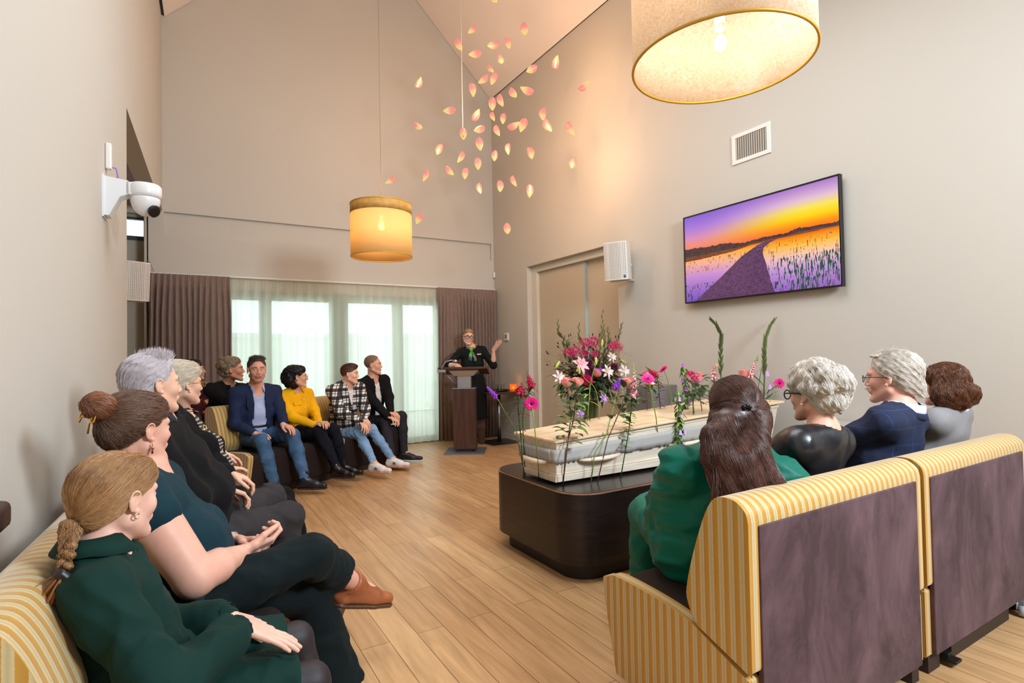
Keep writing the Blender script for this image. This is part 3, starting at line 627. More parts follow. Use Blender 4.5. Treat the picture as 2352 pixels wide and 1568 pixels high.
vs = [(-.13, -.12, 1.035), (.13, -.12, 1.035), (.13, .12, 1.035), (-.13, .12, 1.035), (-.2, -.15, 1.108), (.2, -.15, 1.108), (.2, .15, 1.056), (-.2, .15, 1.056)]
MB().add(vs, [(0, 3, 2, 1), (4, 5, 6, 7), (0, 1, 5, 4), (1, 2, 6, 5), (2, 3, 7, 6), (3, 0, 4, 7)]).build('top_bracket', M8, le)
MB().tube([(-.09, -.05, .9), (-.27, -.12, 1.09)], .006, 8).build('support_rod', M8, le)
c = (-.27, -.20)
MB().box((-.33, -.29, 1.09), (-.22, -.245, 1.125)).build('clamp', M8, le, .004)
mc = tag(empty('microphone', (0, 0, 0)), None); mc.parent = le
MB().tube([(-.28, -.22, 1.15), (-.275, -.22, 1.20), (-.25, -.20, 1.26), (-.15, -.12, 1.33), (-.04, -.03, 1.40), (0, .0, 1.425)], .005, 8).build('gooseneck', BLACK, mc)
MB().ell((.012, .008, 1.432), (.018, .018, .02)).build('capsule', BLACK, mc)
rl = empty('reading_lamp', (0, 0, 0)); rl.parent = le
MB().tube([(-.27, -.27, 1.12), (-.265, -.27, 1.17), (-.22, -.26, 1.23), (-.15, -.24, 1.25), (-.12, -.23, 1.245)], .006, 8).build('lamp_arm', M8, rl)
MB().ell((-.10, -.225, 1.235), (.035, .02, .022)).build('lamp_head', M8, rl)

# ------------------------------------------------------------------ side table, tray, carafe, glasses, candle
tb = empty('side_table', (4.06, 7.17, 0), 0, 'small dark wooden side table on a steel pole beside the lectern', 'table')
TX, TY = 4.05, 7.17
part_at(MB().box((TX-.24, TY-.24, 0), (TX+.24, TY+.24, .012)), 'base_plate', mat('black_plate', (30, 30, 32), .3), tb, .002)
part_at(MB().tube([(TX, TY, .012), (TX, TY, .73)], .028, 20), 'pole', STEEL, tb)
part_at(MB().box((TX-.29, TY-.27, .73), (TX+.29, TY+.27, .765)), 'tabletop', LW, tb, .003)
ty = empty('tray', (TX-.06, TY, .766), 0, 'round dark serving tray holding carafe and glasses on the side table', 'tray')
mb = MB(); mb.lathe([(0, 0), (.2, 0), (.215, .02), (.208, .02), (.196, .006), (0, .006)], 36, (TX-.06, TY, .766)); part_at(mb, 'dish', BLACK, ty)
G = glass_mat()
cz = .774
c = empty('carafe', (TX-.05, TY+.02, cz), 0, 'clear glass water carafe in the middle of the tray', 'carafe')
part_at(MB().lathe([(0, .004), (.045, .0), (.05, .03), (.05, .09), (.03, .135), (.016, .165), (.016, .235), (.022, .25)], 20, (TX-.05, TY+.02, cz), caps=False), 'body', G, c); part_at(MB().lathe([(0, .006), (.046, .006), (.047, .05), (0, .05)], 20, (TX-.05, TY+.02, cz)), 'water', G, c)
gl = [(-.19, .04, 'leftmost clear tumbler on the tray'), (-.15, -.06, 'clear tumbler on the tray just left of the carafe'), (.04, -.07, 'clear tumbler on the tray just right of the carafe'), (.07, .02, 'clear tumbler behind the right front glass on the tray'), (-.12, .09, 'clear tumbler at the back of the tray, left of the carafe'), (.10, -.03, 'rightmost clear tumbler on the tray')]
g0 = MB().lathe([(0, .004), (.026, 0), (.03, .02), (.033, .09), (.031, .09), (.028, .012), (0, .01)], 18, caps=False)
for i, (dx, dy, lb) in enumerate(gl):
    o = g0.build('water_glass', G) if i == 0 else o.copy()
    if i: COL.objects.link(o)
    o.location = (TX-.05+dx, TY+dy, cz); tag(o, lb, 'glass', 'tumblers on the tray')
FLM = mat('flame', (255, 200, 120), .5, emit=((255, 190, 90), 14))
WAX = mat('wax', (244, 236, 220), .5, sub=.3)
tl = empty('tealight_holder', (TX+.20, TY-.10, .766), 0, 'orange glass tealight holder at the right end of the side table', 'candle holder')
part_at(MB().lathe([(.0, 0), (.045, 0), (.05, .05), (.05, .10), (.047, .10), (.045, .008), (0, .006)], 20, (TX+.20, TY-.10, .766), caps=False), 'glass_cup', translucent('amber_glass', (255, 140, 60), .6, .45), tl)
part_at(MB().lathe([(0, .008), (.02, .008), (.02, .026), (0, .026)], 16, (TX+.20, TY-.10, .766)), 'candle', WAX, tl); part_at(MB().ell((TX+.2, TY-.1, .81), (.005, .005, .014)), 'flame', FLM, tl)
point('tealight_glow', (TX+.2, TY-.1, .83), .35, (1, .5, .15), .02)
# grey pedestals
PG = mat('pedestal_grey', (124, 114, 112), .6, var=(3, .08))
p1 = empty('candle_pedestal', (4.0, 3.98, 0), 0, 'grey square pedestal with a candle behind the coffin', 'pedestal')
part_at(MB().box((3.82, 3.80, 0), (4.17, 4.15, .985)), 'body', PG, p1, .004)
o = MB().box((3.815, 4.0, .84), (3.821, 4.06, .87)).build('handle_hole', BLACK, p1); o.parent = p1; o.matrix_parent_inverse = p1.matrix_world.inverted()
c = empty('candle', (3.99, 3.9, .986), 0, 'lit candle on a thin dish on top of the grey pedestal', 'candle')
part_at(MB().lathe([(0, 0), (.07, .002), (.085, .010), (.07, .007), (0, .005)], 30, (3.96, 3.92, .986)), 'dish', mat('brass_dish', (196, 150, 96), .4, metal=.6), c)
part_at(MB().lathe([(0, .005), (.02, .005), (.02, .02), (0, .02)], 16, (3.96, 3.92, .986)), 'wax', WAX, c); part_at(MB().ell((3.96, 3.92, 1.022), (.006, .006, .017)), 'flame', FLM, c)
point('candle_glow', (3.96, 3.92, 1.05), .5, (1, .55, .2), .02)
p2 = tag(MB().box((4.03, 2.10, 0), (4.33, 2.44, .76)).build('flower_pedestal', mat('pedestal_light', (176, 170, 168), .6), bevel=.004), 'light grey pedestal by the right wall behind the white haired woman', 'pedestal')
# castor of another trolley at the right edge
tr = empty('castor', (3.475, 1.05, 0), 0, 'grey swivel castor under the right end of the sofa row', 'castor')

# ------------------------------------------------------------------ pendant lamps
def shade_mat():
    if 'shade' in MC: return MC['shade']
    m = translucent('shade', (250, 222, 176), .55, .0); N = m.node_tree.nodes; L = m.node_tree.links
    tc = N.new('ShaderNodeTexCoord'); n = N.new('ShaderNodeTexNoise'); n.inputs['Scale'].default_value = 26; n.inputs['Detail'].default_value = 8; n.inputs['Distortion'].default_value = 6; L.new(tc.outputs['Object'], n.inputs['Vector'])
    r = N.new('ShaderNodeValToRGB'); r.color_ramp.elements[0].position = .35; r.color_ramp.elements[0].color = lin((240, 218, 190)); r.color_ramp.elements[1].position = .62; r.color_ramp.elements[1].color = lin((252, 242, 230)); L.new(n.outputs['Fac'], r.inputs[0])
    for q in N:
        if q.type in ('BSDF_DIFFUSE', 'BSDF_TRANSLUCENT'): L.new(r.outputs[0], q.inputs[0])
    return m
SM = shade_mat(); SM2 = translucent('shade_gold', (248, 214, 150), .5, .10); BULB = mat('bulb', (255, 230, 190), .4, emit=((255, 220, 160), 60))
def pendant(pos, r, h, label, power, band, ztop, sm, bulb_z=.5, lc=(1, .80, .55), bs=1):
    x, y, z = pos; p = empty('pendant_lamp', pos, 0, label, 'lamp')
    n = 64
    mb = MB(); mb.lathe([(r, 0), (r, h-band)], n, pos, caps=False); o = part_at(mb, 'shade', sm, p); s = o.modifiers.new('s', 'SOLIDIFY'); s.thickness = .0015
    if band:
        mb = MB(); mb.lathe([(r+.002, h-band), (r+.002, h)], n, pos, caps=False); o = part_at(mb, 'shade_band', mat('shade_band', (196, 146, 70), .6, var=(20, .15)), p); s = o.modifiers.new('s', 'SOLIDIFY'); s.thickness = .003
    RG = mat('shade_ring', (206, 160, 62), .45, metal=.4)
    for zz, nm in ((0, 'bottom_ring'), (h, 'top_ring')): part_at(MB().tube([(x+r*math.cos(a), y+r*math.sin(a), z+zz) for a in np.linspace(0, 2*PI, n+1)], .005, 6, cap=False), nm, RG, p)
    mb = MB()
    for a in (0, 2*PI/3, 4*PI/3): mb.tube([(x, y, z+h-.02), (x+r*math.cos(a), y+r*math.sin(a), z+h-.0)], .003, 6)
    part_at(mb, 'spider', RG, p)
    bz = z+h*bulb_z; x0_, y0_ = x, y
    part_at(MB().tube([(x, y, bz+.045), (x, y, z+h+.09)], [.016, .014], 12), 'socket', OFFW, p)
    part_at(MB().ell((x, y, bz), (.032*bs, .032*bs, .045*bs)), 'bulb', BULB, p)
    part_at(MB().tube([(x, y, z+h+.08), (x+.0, y, ztop)], .0025, 6), 'cable', mat('cable_grey', (150, 130, 105), .6), p)
    point('pendant_glow', (x, y, bz+.06), power, lc, .05)
pendant((1.70, 5.33, 2.31), .300, .52, 'small drum pendant lamp with a gold top band hanging before the window curtains', 15, .10, 6.9, SM2, .60, (1, .82, .58))
pendant((1.515, 1.16, 2.258), .282, .52, 'large warm drum pendant lamp overhead at the top right', 6.0, .11, 6.9, SM, .13, (1, .90, .76), .6)

# ------------------------------------------------------------------ petal chandelier
cc = V(2.80, 5.25, 3.80); ch = empty('petal_chandelier', (2.854, 5.80, 3.98), 0, 'cloud of glowing pink petal lights on a thin white cable in the corner', 'chandelier')
PET = mat('petal', (255, 190, 170), .4, emit=((255, 150, 118), 1.1)); N, L, b = nodes(PET)
tc = N.new('ShaderNodeTexCoord'); sx = N.new('ShaderNodeSeparateXYZ'); L.new(tc.outputs['Object'], sx.inputs[0]); rr = N.new('ShaderNodeMapRange'); rr.inputs[1].default_value = -.07; rr.inputs[2].default_value = .07; L.new(sx.outputs[2], rr.inputs[0])
cr = N.new('ShaderNodeValToRGB'); e = cr.color_ramp.elements; e[0].position = 0; e[0].color = lin((250, 236, 130)); e[1].position = 1; e[1].color = lin((246, 140, 132)); q = e.new(.38); q.color = lin((255, 214, 150)); q = e.new(.6); q.color = lin((250, 160, 140))
L.new(rr.outputs[0], cr.inputs[0]); L.new(cr.outputs[0], b.inputs['Emission Color']); b.inputs['Emission Strength'].default_value = .72; b.inputs['Base Color'].default_value = lin((96, 46, 38))
LED = mat('petal_led', (255, 230, 170), .4, emit=((255, 214, 140), 9))
pm = MB(); nu, nv = 10, 12; vs = []
for i in range(nv+1):
    t = i/nv; z = -.075+.145*t; wd = .044*(math.sin(PI*min(1, t*.5/.62))**.9 if t < .62 else math.sqrt(max(0, 1-((t-.62)/.38)**2))) + .0008
    for j in range(nu+1):
        a = -1.15+2.3*j/nu; vs.append((wd*math.sin(a)*1.0, wd*(1-math.cos(a))*1.25+.01*(t-.5)**2*0, z))
pm.add(vs, [(i*(nu+1)+j, i*(nu+1)+j+1, (i+1)*(nu+1)+j+1, (i+1)*(nu+1)+j) for i in range(nv) for j in range(nu)], 0, True)
# (x, y) of each petal as seen + its lean; depth spread over a ball
PL = [(1083, 66, -35), (1055, 101, 20), (1204, 65, 8), (1091, 122, -80), (1133, 102, -70), (1165, 99, 25), (1150, 135, 15), (1129, 157, 25), (1109, 181, -50), (1135, 181, -30), (961, 189, 155), (1084, 206, 12), (1278, 143, 170), (1222, 158, -60), (1340, 195, 125), (1179, 212, 25), (1211, 205, -110), (1152, 230, 12),
 (1132, 238, -4), (1032, 252, -80), (1093, 264, 145), (960, 288, 50), (1134, 267, 8), (1157, 272, -10), (1179, 286, 110), (1202, 287, -25), (1249, 261, -8), (1260, 287, 25), (1312, 294, 30), (1101, 295, -60), (1143, 299, 20), (1010, 343, -25), (1102, 330, 5), (1056, 360, -20), (1097, 375, 5), (1137, 357, -8), (1169, 342, -4), (1217, 351, 20),
 (1317, 373, -18), (975, 402, -15), (1034, 391, 35), (1070, 398, -12), (1103, 432, 8), (1147, 427, 8), (1182, 415, 20), (1216, 438, 0), (895, 412, -50), (963, 502, -30), (1165, 524, 5), (1063, 306, 8), (1132, -6, 40)]
rnd = random.Random(12); pt0 = None
for i, (u, v, a) in enumerate(PL):
    D = (6.5 if u < 1235 else 6.2)+rnd.uniform(-.5, .5)*max(.25, 1-math.hypot(u-1120, v-280)/330)
    if i == 49: D = 6.5
    p = V(0, 0, 1.32)+(F_+R_*(u-1176)/1256.7-U_*(v-784)/1256.7)*D
    z = nrm(U_*math.cos(math.radians(a))+R_*math.sin(math.radians(-a))*1+F_*rnd.uniform(-.35, .35)); y = nrm(F_*1+R_*rnd.uniform(-.9, .9)); xx = nrm(np.cross(y, z)); y = np.cross(z, xx)
    if pt0 is None: o = pt0 = pm.build('petal', PET); sd = o.modifiers.new('s', 'SOLIDIFY'); sd.thickness = .0025; sd.offset = 1; led0 = l = MB().ell((0, .005, -.02), (.007, .005, .012), nu=8, nv=6).build('led', LED, o)
    else:
        o = pt0.copy(); COL.objects.link(o); l = led0.copy(); COL.objects.link(l); l.parent = o
    s = rnd.uniform(.93, 1.07)*(1.1 if u > 1190 else .98)
    o.matrix_basis = Matrix(((xx[0]*s, y[0]*s, z[0]*s, p[0]), (xx[1]*s, y[1]*s, z[1]*s, p[1]), (xx[2]*s, y[2]*s, z[2]*s, p[2]), (0, 0, 0, 1)))
    o.parent = ch; o.matrix_parent_inverse = Matrix.Translation(-ch.location)
    if i in (6, 12, 20, 27, 31, 36, 42, 45, 38, 10): point('petal_glow', p-F_*.10, 8.0, (1, .57, .30), .06)
part_at(MB().tube([(2.854, 5.80, 6.9), (2.854, 5.80, 4.2), (2.854, 5.80, 3.92)], .004, 6), 'cable', mat('cable_white', (240, 226, 210), .5), ch)
part_at(MB().ell((2.854, 5.79, 3.91), (.014, .014, .018)), 'hub', mat('hub_brass', (190, 150, 40), .4, metal=.6), ch)
# castor parts
cs = tr
part_at(MB().tube([(3.475, 1.050, .050), (3.475, 1.056, .050)], .024, 24).box((3.468, 1.03, .058), (3.53, 1.07, .074)), 'fork', mat('castor_grey', (150, 154, 160), .35, metal=.6), cs)
part_at(MB().tube([(3.482, 1.020, .030), (3.482, 1.048, .030)], .030, 26), 'wheel', mat('castor_wheel', (160, 165, 175), .4), cs)

# ------------------------------------------------------------------ flowers
GR = mat('stem_green', (120, 148, 52), .5, sub=.0); GD = mat('leaf_green', (50, 84, 38), .5, var=(8, .25)); GDk = mat('leaf_dark', (36, 50, 34), .55, var=(8, .3)); GL = mat('leaf_light', (118, 158, 62), .5, var=(8, .2)); GE = mat('leaf_grey_green', (104, 130, 96), .6, var=(8, .2)); BRs = mat('stem_brown', (96, 66, 54), .6); OLV = mat('olive_spike', (98, 98, 48), .55, var=(14, .4))
PNK = mat('gerbera_pink', (236, 24, 140), .5, sub=.1); MAG = mat('magenta', (214, 36, 110), .5); CRM = mat('crimson', (176, 22, 66), .55); SAL = mat('salmon', (250, 176, 166), .5, sub=.15); PUR = mat('purple', (154, 60, 200), .55); LPK = mat('light_pink', (246, 180, 190), .5, sub=.15); LIL = mat('lilac', (202, 160, 216), .55); LWH = mat('lily_white', (238, 214, 206), .5, sub=.1); WINE = mat('wine', (90, 18, 48), .6); BUDG = mat('bud_green', (178, 190, 84), .5); PIT = mat('flower_centre', (30, 18, 20), .8); YLW = mat('flower_cream', (224, 206, 140), .7)
def bez(p0, p1, p2, n=10):
    p0, p1, p2 = V(p0), V(p1), V(p2); return [(1-t)**2*p0+2*t*(1-t)*p1+t*t*p2 for t in np.linspace(0, 1, n)]
def petal_ring(mb, c, ax, n, r0, L, W, lift, mi=0, rn=None, curl=.2, ph=0):
    M = frame(nrm(np.cross(ax, V(.3, .5, .81)))if True else ax); 
    a = nrm(ax); u = nrm(np.cross(a, V(.31, .52, .79))); v = np.cross(a, u)
    for i in range(n):
        th = 2*PI*(i+ph)/n+(rn.uniform(-.1, .1) if rn else 0); d = u*math.cos(th)+v*math.sin(th)
        mb.leaf(V(c)+d*r0, d*math.cos(lift)+a*math.sin(lift), a, L*(rn.uniform(.88, 1.08) if rn else 1), W, mi, curl, 3)
def gerbera(par, c, ax, r=.05, m=None):
    rn = random.Random(int(abs(c[0]*1e4))); mb = MB()
    petal_ring(mb, c, ax, 26, .008, r-.008, .011, .12, 0, rn, .12); petal_ring(mb, V(c)+nrm(ax)*.003, ax, 24, .008, (r-.008)*.8, .010, .3, 0, rn, .1); petal_ring(mb, V(c)+nrm(ax)*.005, ax, 22, .006, (r-.008)*.45, .007, .6, 0, rn, .1)
    o = mb.build('petals', m or PNK, par); MB().ell(V(c)+nrm(ax)*.004, (.009, .009, .007)).build('disc', PIT, par)
def rose(par, c, ax, r=.035, m=None):
    a = nrm(ax); rn = random.Random(int(abs(c[0]*1e4))); mb = MB(); u = nrm(np.cross(a, V(.31, .52, .79))); v = np.cross(a, u)
    for k, (rr_, hh, nn, cup) in enumerate(((.35, 1.15, 3, .5), (.6, 1.1, 4, .9), (.85, 1.0, 5, 1.0), (1.05, .85, 5, 1.25))):
        for i in range(nn):
            th = 2*PI*i/nn+k*.8+rn.uniform(-.2, .2); vs = []
            for s in range(6):
                for t in range(5):
                    al = th+(s-2.5)/2.5*(PI/nn)*1.35; f = t/4; rad = r*rr_*(.35+.65*math.sin(f*1.7))*(1+.12*cup*f*f); hgt = r*1.5*(f*hh-.45)-abs(s-2.5)/2.5*r*.25*f
                    vs.append(V(c)+(u*math.cos(al)+v*math.sin(al))*rad+a*hgt)
            mb.add(vs, [(s*5+t, s*5+t+1, (s+1)*5+t+1, (s+1)*5+t) for s in range(5) for t in range(4)], 0, True)
    mb.build('rose_petals', m or SAL, par)
    mb = MB(); petal_ring(mb, V(c)-a*r*.72, ax, 5, .004, r*.8, .008, -.2); mb.ell(V(c)-a*r*.75, (r*.25,)*3); mb.build('sepals', GD, par)
def nerine(par, c, ax, r=.06, m=None, n=7):
    rn = random.Random(int(abs(c[0]*1e4))); mb = MB(); a = nrm(ax); u = nrm(np.cross(a, V(.31, .52, .79))); v = np.cross(a, u)
    for i in range(n):
        th = 2*PI*i/n; el = rn.uniform(.1, .9); d = nrm((u*math.cos(th)+v*math.sin(th))*math.cos(el)+a*math.sin(el)); q = V(c)+d*r*.5; mb.tube([c, q], .0015, 4)
        uu = nrm(np.cross(d, V(.2, .4, .9))); vv = np.cross(d, uu)
        for j in range(6):
            ph = 2*PI*j/6; e = uu*math.cos(ph)+vv*math.sin(ph); mb.tube(bez(q, q+d*r*.3+e*r*.15, q+d*r*.25+e*r*.5, 5), [.002, .004, .004, .003, .001], 4, flat=.4)
    mb.build('flower_umbel', m or MAG, par)
def spike(par, pts, m, n=40, r0=.006, r1=.012, size=.008, name='flower_spike', up=True, seed=1):
    rn = random.Random(seed); mb = MB(); pts = [V(p) for p in pts]
    for i in range(n):
        t = i/n*(len(pts)-1); k = min(int(t), len(pts)-2); f = t-k; p = pts[k]*(1-f)+pts[k+1]*f; ax = nrm(pts[k+1]-pts[k]); u = nrm(np.cross(ax, V(.31, .52, .79))); v = np.cross(ax, u)
        th = i*2.4; rr_ = r1+(r0-r1)*i/n; d = u*math.cos(th)+v*math.sin(th); s = size*(1.1-.6*i/n)*rn.uniform(.8, 1.2)
        mb.ell(p+d*rr_, (s, s*.8, s*1.1), frame(nrm(d+ax*.6)), 6, 4)
        if i < n*.75: mb.leaf(p+d*rr_, nrm(d+ax*.2), ax, s*2, s*1.7, 0, .5, 2)
    mb.build(name, m, par)
def leaves(par, pts, m, n=10, L=.055, W=.026, seed=1, name='foliage', t0=.2, t1=1, droop=.2, stalk=.0):
    rn = random.Random(seed); mb = MB(); pts = [V(p) for p in pts]
    for i in range(n):
        t = (t0+(t1-t0)*i/max(1, n-1))*(len(pts)-1); k = min(int(t), len(pts)-2); f = t-k; p = pts[k]*(1-f)+pts[k+1]*f; ax = nrm(pts[k+1]-pts[k]); u = nrm(np.cross(ax, V(.31, .52, .79))); v = np.cross(ax, u)
        th = i*2.3+rn.uniform(-.4, .4); d = nrm((u*math.cos(th)+v*math.sin(th))+ax*rn.uniform(.1, .7)-V(0, 0, droop)); q = p+d*stalk
        if stalk: mb.tube([p, q], .001, 4)
        mb.leaf(q, d, V(0, 0, 1), L*rn.uniform(.7, 1.15), W*rn.uniform(.8, 1.2), 0, rn.uniform(.1, .5), 4)
    mb.build(name, m, par)
def stem(par, pts, r, m): MB().tube(pts, r, 7).build('stem', m, par)
def wpt(u, v, y):      # world point on the plane Y=y seen at pixel (u, v) of the photograph's frame
    d = F_+R_*(u-1176)/1256.7-U_*(v-784)/1256.7; return V(0, 0, 1.32)+d*(y/d[1])
YF = 2.665    # stems stand on the near side of the coffin, tucked in the band
def fl(name, label, group=None): return empty(name, (0, 0, 0), 0, label, 'flower', group)
GRP = 'single flower stems tucked in the ribbon band of the coffin'
def foot(u, v): p = wpt(u, v, YF-.012); p[2] = max(p[2], .520); return p
def stand(uv, y):
    """foot of a stem on the stand top, or behind the lid for the far ones"""
    d = F_+R_*(uv[0]-1176)/1256.7-U_*(uv[1]-784)/1256.7
    if uv[1] > 1030 and y < 3.0:
        p = V(0, 0, 1.32)+d*((.516-1.32)/d[2]); return p
    p = wpt(uv[0], uv[1], y-.012); p[2] = max(p[2], .516); return p
# pink gerberas
def F_gerbera(base, mid, head, ax, label, r, y=YF, m=None, s=.0032, yh=None):
    f = fl('gerbera', label, GRP); a = stand(base, y); b = wpt(*mid, y-.03); c = wpt(*head, yh or y-.01); pts = list(bez(a, a*.4+b*.6+V(0, -.012, 0), b, 6))[:-1]+list(bez(b, b*.5+c*.5+(b-a)*.12, c, 6)); stem(f, pts, s, GR); gerbera(f, c, ax, r, m)
tocam = lambda p: nrm(V(0, 0, 1.32)-V(p))
F_gerbera((1237, 1100), (1232, 1020), (1221, 927), tocam((2, 2.6, 1))+V(.0, 0, -.1), 'bright pink gerbera standing at the left end of the coffin, facing the camera', .047, y=2.74)
F_gerbera((1513, 1062), (1507, 960), (1488, 870), V(-.35, -.5, .75), 'pink gerbera with a long curved stem in the middle of the coffin', .052, y=YF)
F_gerbera((1545, 1040), (1541, 905), (1524, 848), V(-.5, .2, .6), 'dark pink gerbera tilted away, second one above the coffin', .048, y=3.2, yh=3.2)
F_gerbera((1752, 1010), (1760, 940), (1790, 880), V(-.75, -.6, .1), 'pink gerbera at the far right end of the coffin by the glasses', .045, y=2.7)
# liatris
f = fl('liatris', 'purple liatris leaning left over the foot end of the coffin', GRP); a = wpt(1210, 1093, 3.0); b = wpt(1186, 990, 3.06); c = wpt(1145, 920, 3.10); d = wpt(1118, 888, 3.12); a[2] = max(a[2], .52)
a = V(1.88, 3.0, .52); stem(f, [a, b, wpt(1165, 955, 3.08), c, d], .0035, OLV); spike(f, [wpt(1140, 913, 3.1), wpt(1128, 899, 3.11), d], PUR, 34, .004, .010, .008, 'flower_spike', seed=3); leaves(f, [b, c], OLV, 26, .045, .003, 2, droop=.0, t0=0)
f = fl('liatris', 'short purple liatris beside the rose in the middle of the bouquet front', GRP); a = foot(1357, 1108); b = wpt(1392, 1000, YF-.03); c = wpt(1410, 930, YF-.02); d = wpt(1424, 868, YF); stem(f, [a, wpt(1366, 1040, YF-.02), b, c, d], .0035, GR); spike(f, [wpt(1412, 893, YF), wpt(1418, 882, YF), wpt(1425, 869, YF)], PUR, 36, .010, .014, .009, 'flower_spike', seed=5); leaves(f, [b, c], GD, 30, .05, .003, 4, droop=0, t0=0)
# crimson snapdragons
def snap(base, mids, top, label, m, frac=.5, n=26, seed=1, y=YF, bm=None, lf=16, lm=None):
    f = fl('snapdragon', label, GRP); P = [stand(base, y)]+[wpt(*q, y-.02) for q in mids]+[wpt(*top, y)]; stem(f, P, .0035, GD)
    k = max(1, int(len(P)*frac)); leaves(f, P[:k+1], lm or GD, int(lf*1.6), .055, .018, seed, t0=.3); q = P[k-0]; spike(f, P[k:], m, n, .005, .016, .013, 'flower_spike', seed=seed); spike(f, [P[-1]*.7+P[-2]*.3, P[-1], P[-1]+(P[-1]-P[-2])*.5], bm or OLV, 14, .002, .006, .006, 'buds', seed=seed)
snap((1203, 1095), [(1196, 1000), (1190, 940), (1193, 905)], (1198, 885), 'crimson snapdragon at the left end of the coffin, left of the gerbera', CRM, .6, 22, 2, y=2.86)
snap((1206, 1088), [(1200, 960), (1208, 915), (1222, 890)], (1213, 862), 'crimson snapdragon arching above the pink gerbera at the left end', CRM, .6, 26, 7, y=2.92)
snap((1425, 1100), [(1445, 985), (1452, 915), (1458, 890)], (1456, 850), 'pink and yellow snapdragon beside the large rose in the middle', LPK, .5, 26, 9, bm=BUDG, lf=30, lm=GL)
snap((1520, 1000), [(1516, 930), (1512, 880), (1507, 862)], (1490, 848), 'crimson snapdragon bending left behind the middle gerbera', CRM, .6, 20, 11, y=3.15, lf=14, lm=GDk)
snap((1715, 1000), [(1712, 930), (1720, 880), (1728, 850)], (1738, 825), 'light pink snapdragon arching right of the long brown hair', LPK, .5, 24, 15, y=2.9, bm=BUDG)
snap((1645, 960), [(1643, 900), (1640, 870), (1638, 850)], (1648, 836), 'light pink snapdragon with yellow buds beside the left tall gladiolus spike', LPK, .5, 16, 17, y=3.15, bm=YLW)
# salmon roses
def F_rose(base, mids, head, label, r_, y=YF, lf=12, m=None, sm=None, lm=None, ax=(0, -.25, 1)):
    f = fl('rose', label, GRP); P = [stand(base, y)]+[wpt(*q, y-.02) for q in mids]; r = r_*1.18; c = wpt(*head, y); P.append(c-V(0, 0, r*.8)); stem(f, P, .0035, sm or BRs); rose(f, c, V(ax)+V(-.2, -.1, 0), r, m); leaves(f, P, lm or GD, lf*2, .065, .048, int(head[0]), t0=.38, t1=.92, stalk=.045, droop=.25); leaves(f, P, GD, lf//2, .055, .03, int(head[0])+1, name='small_leaves', t0=.5, t1=.88, stalk=.03, droop=.4)
F_rose((1293, 1116), [(1298, 1050), (1305, 1010), (1318, 960), (1322, 915)], (1325, 880), 'salmon rose above the foot end, right one of the pair', .03, lf=16, lm=GE)
F_rose((1293, 1112), [(1306, 1000), (1312, 955)], (1303, 880), 'salmon rose above the foot end, left one of the pair', .029, y=2.68, lf=8, lm=GL)
F_rose((1372, 1108), [(1395, 1010), (1425, 940), (1436, 905)], (1443, 882), 'large salmon rose standing in the middle of the coffin', .034, lf=12)
F_rose((1601, 1000), [(1592, 930), (1594, 905)], (1600, 872), 'pink rose beside the spidery pink nerine, left of the long brown hair', .032, y=2.75, m=LPK, lf=14, lm=GE, sm=GD)
F_rose((1620, 990), [(1612, 940), (1603, 880)], (1608, 862), 'brown stemmed rose behind the hair with grey green leaves', .02, y=2.8, m=SAL, lf=8, lm=GE)
F_rose((1489, 1000), [(1486, 930), (1484, 890)], (1485, 862), 'pale pink rose at the back of the coffin behind the gerberas', .032, y=3.18, m=LPK, lf=12, lm=GE)
F_rose((1700, 1000), [(1705, 930)], (1709, 860), 'salmon rose just right of the crown of the long brown hair', .034, y=2.95, m=SAL, lf=5)
F_rose((1735, 1000), [(1734, 940)], (1733, 893), 'closed magenta rosebud behind the right edge of the brown hair', .02, y=2.9, m=MAG, lf=4)
# nerines
def F_ner(base, mids, head, label, y, r, n=8):
    f = fl('nerine', label, GRP); P = [stand(base, y)]+[wpt(*q, y-.01) for q in mids]+[wpt(*head, y)]; stem(f, P, .003, GD); nerine(f, P[-1], (0, -.2, 1), r, None, n)
F_ner((1599, 1000), [(1592, 950), (1590, 890)], (1588, 868), 'spidery hot pink nerine left of the long brown hair', 2.72, .065, 10)
F_ner((1720, 960), [(1740, 900), (1748, 850)], (1762, 820), 'spidery pink nerine beside the tall right gladiolus spike', 3.0, .065, 9)
# lily with buds in front
f = fl('lily', 'lily stem with two closed green buds and a curved stem before the bouquet', GRP); y = 3.12
P = [wpt(1347, 990, y), wpt(1352, 930, y), wpt(1356, 880, y)]; stem(f, P, .004, GR); stem(f, bez(P[2], wpt(1362, 855, y), wpt(1368, 838, y)), .0025, GR); stem(f, bez(P[2], wpt(1343, 872, y), wpt(1337, 858, y)), .0025, GR); stem(f, bez(wpt(1376, 965, y), wpt(1376, 890, y), P[2]+V(0, 0, .0), 12), .003, GR)
for uv in ((1369, 829), (1330, 850)):
    p = wpt(*uv, y); MB().ell(p, (.011, .011, .03), frame((0, 1, .0), (-.2 if uv[0] < 1340 else .05, 0, 1))).build('bud', BUDG, f)
leaves(f, P, GL, 7, .10, .022, 5, t0=.5, t1=1)
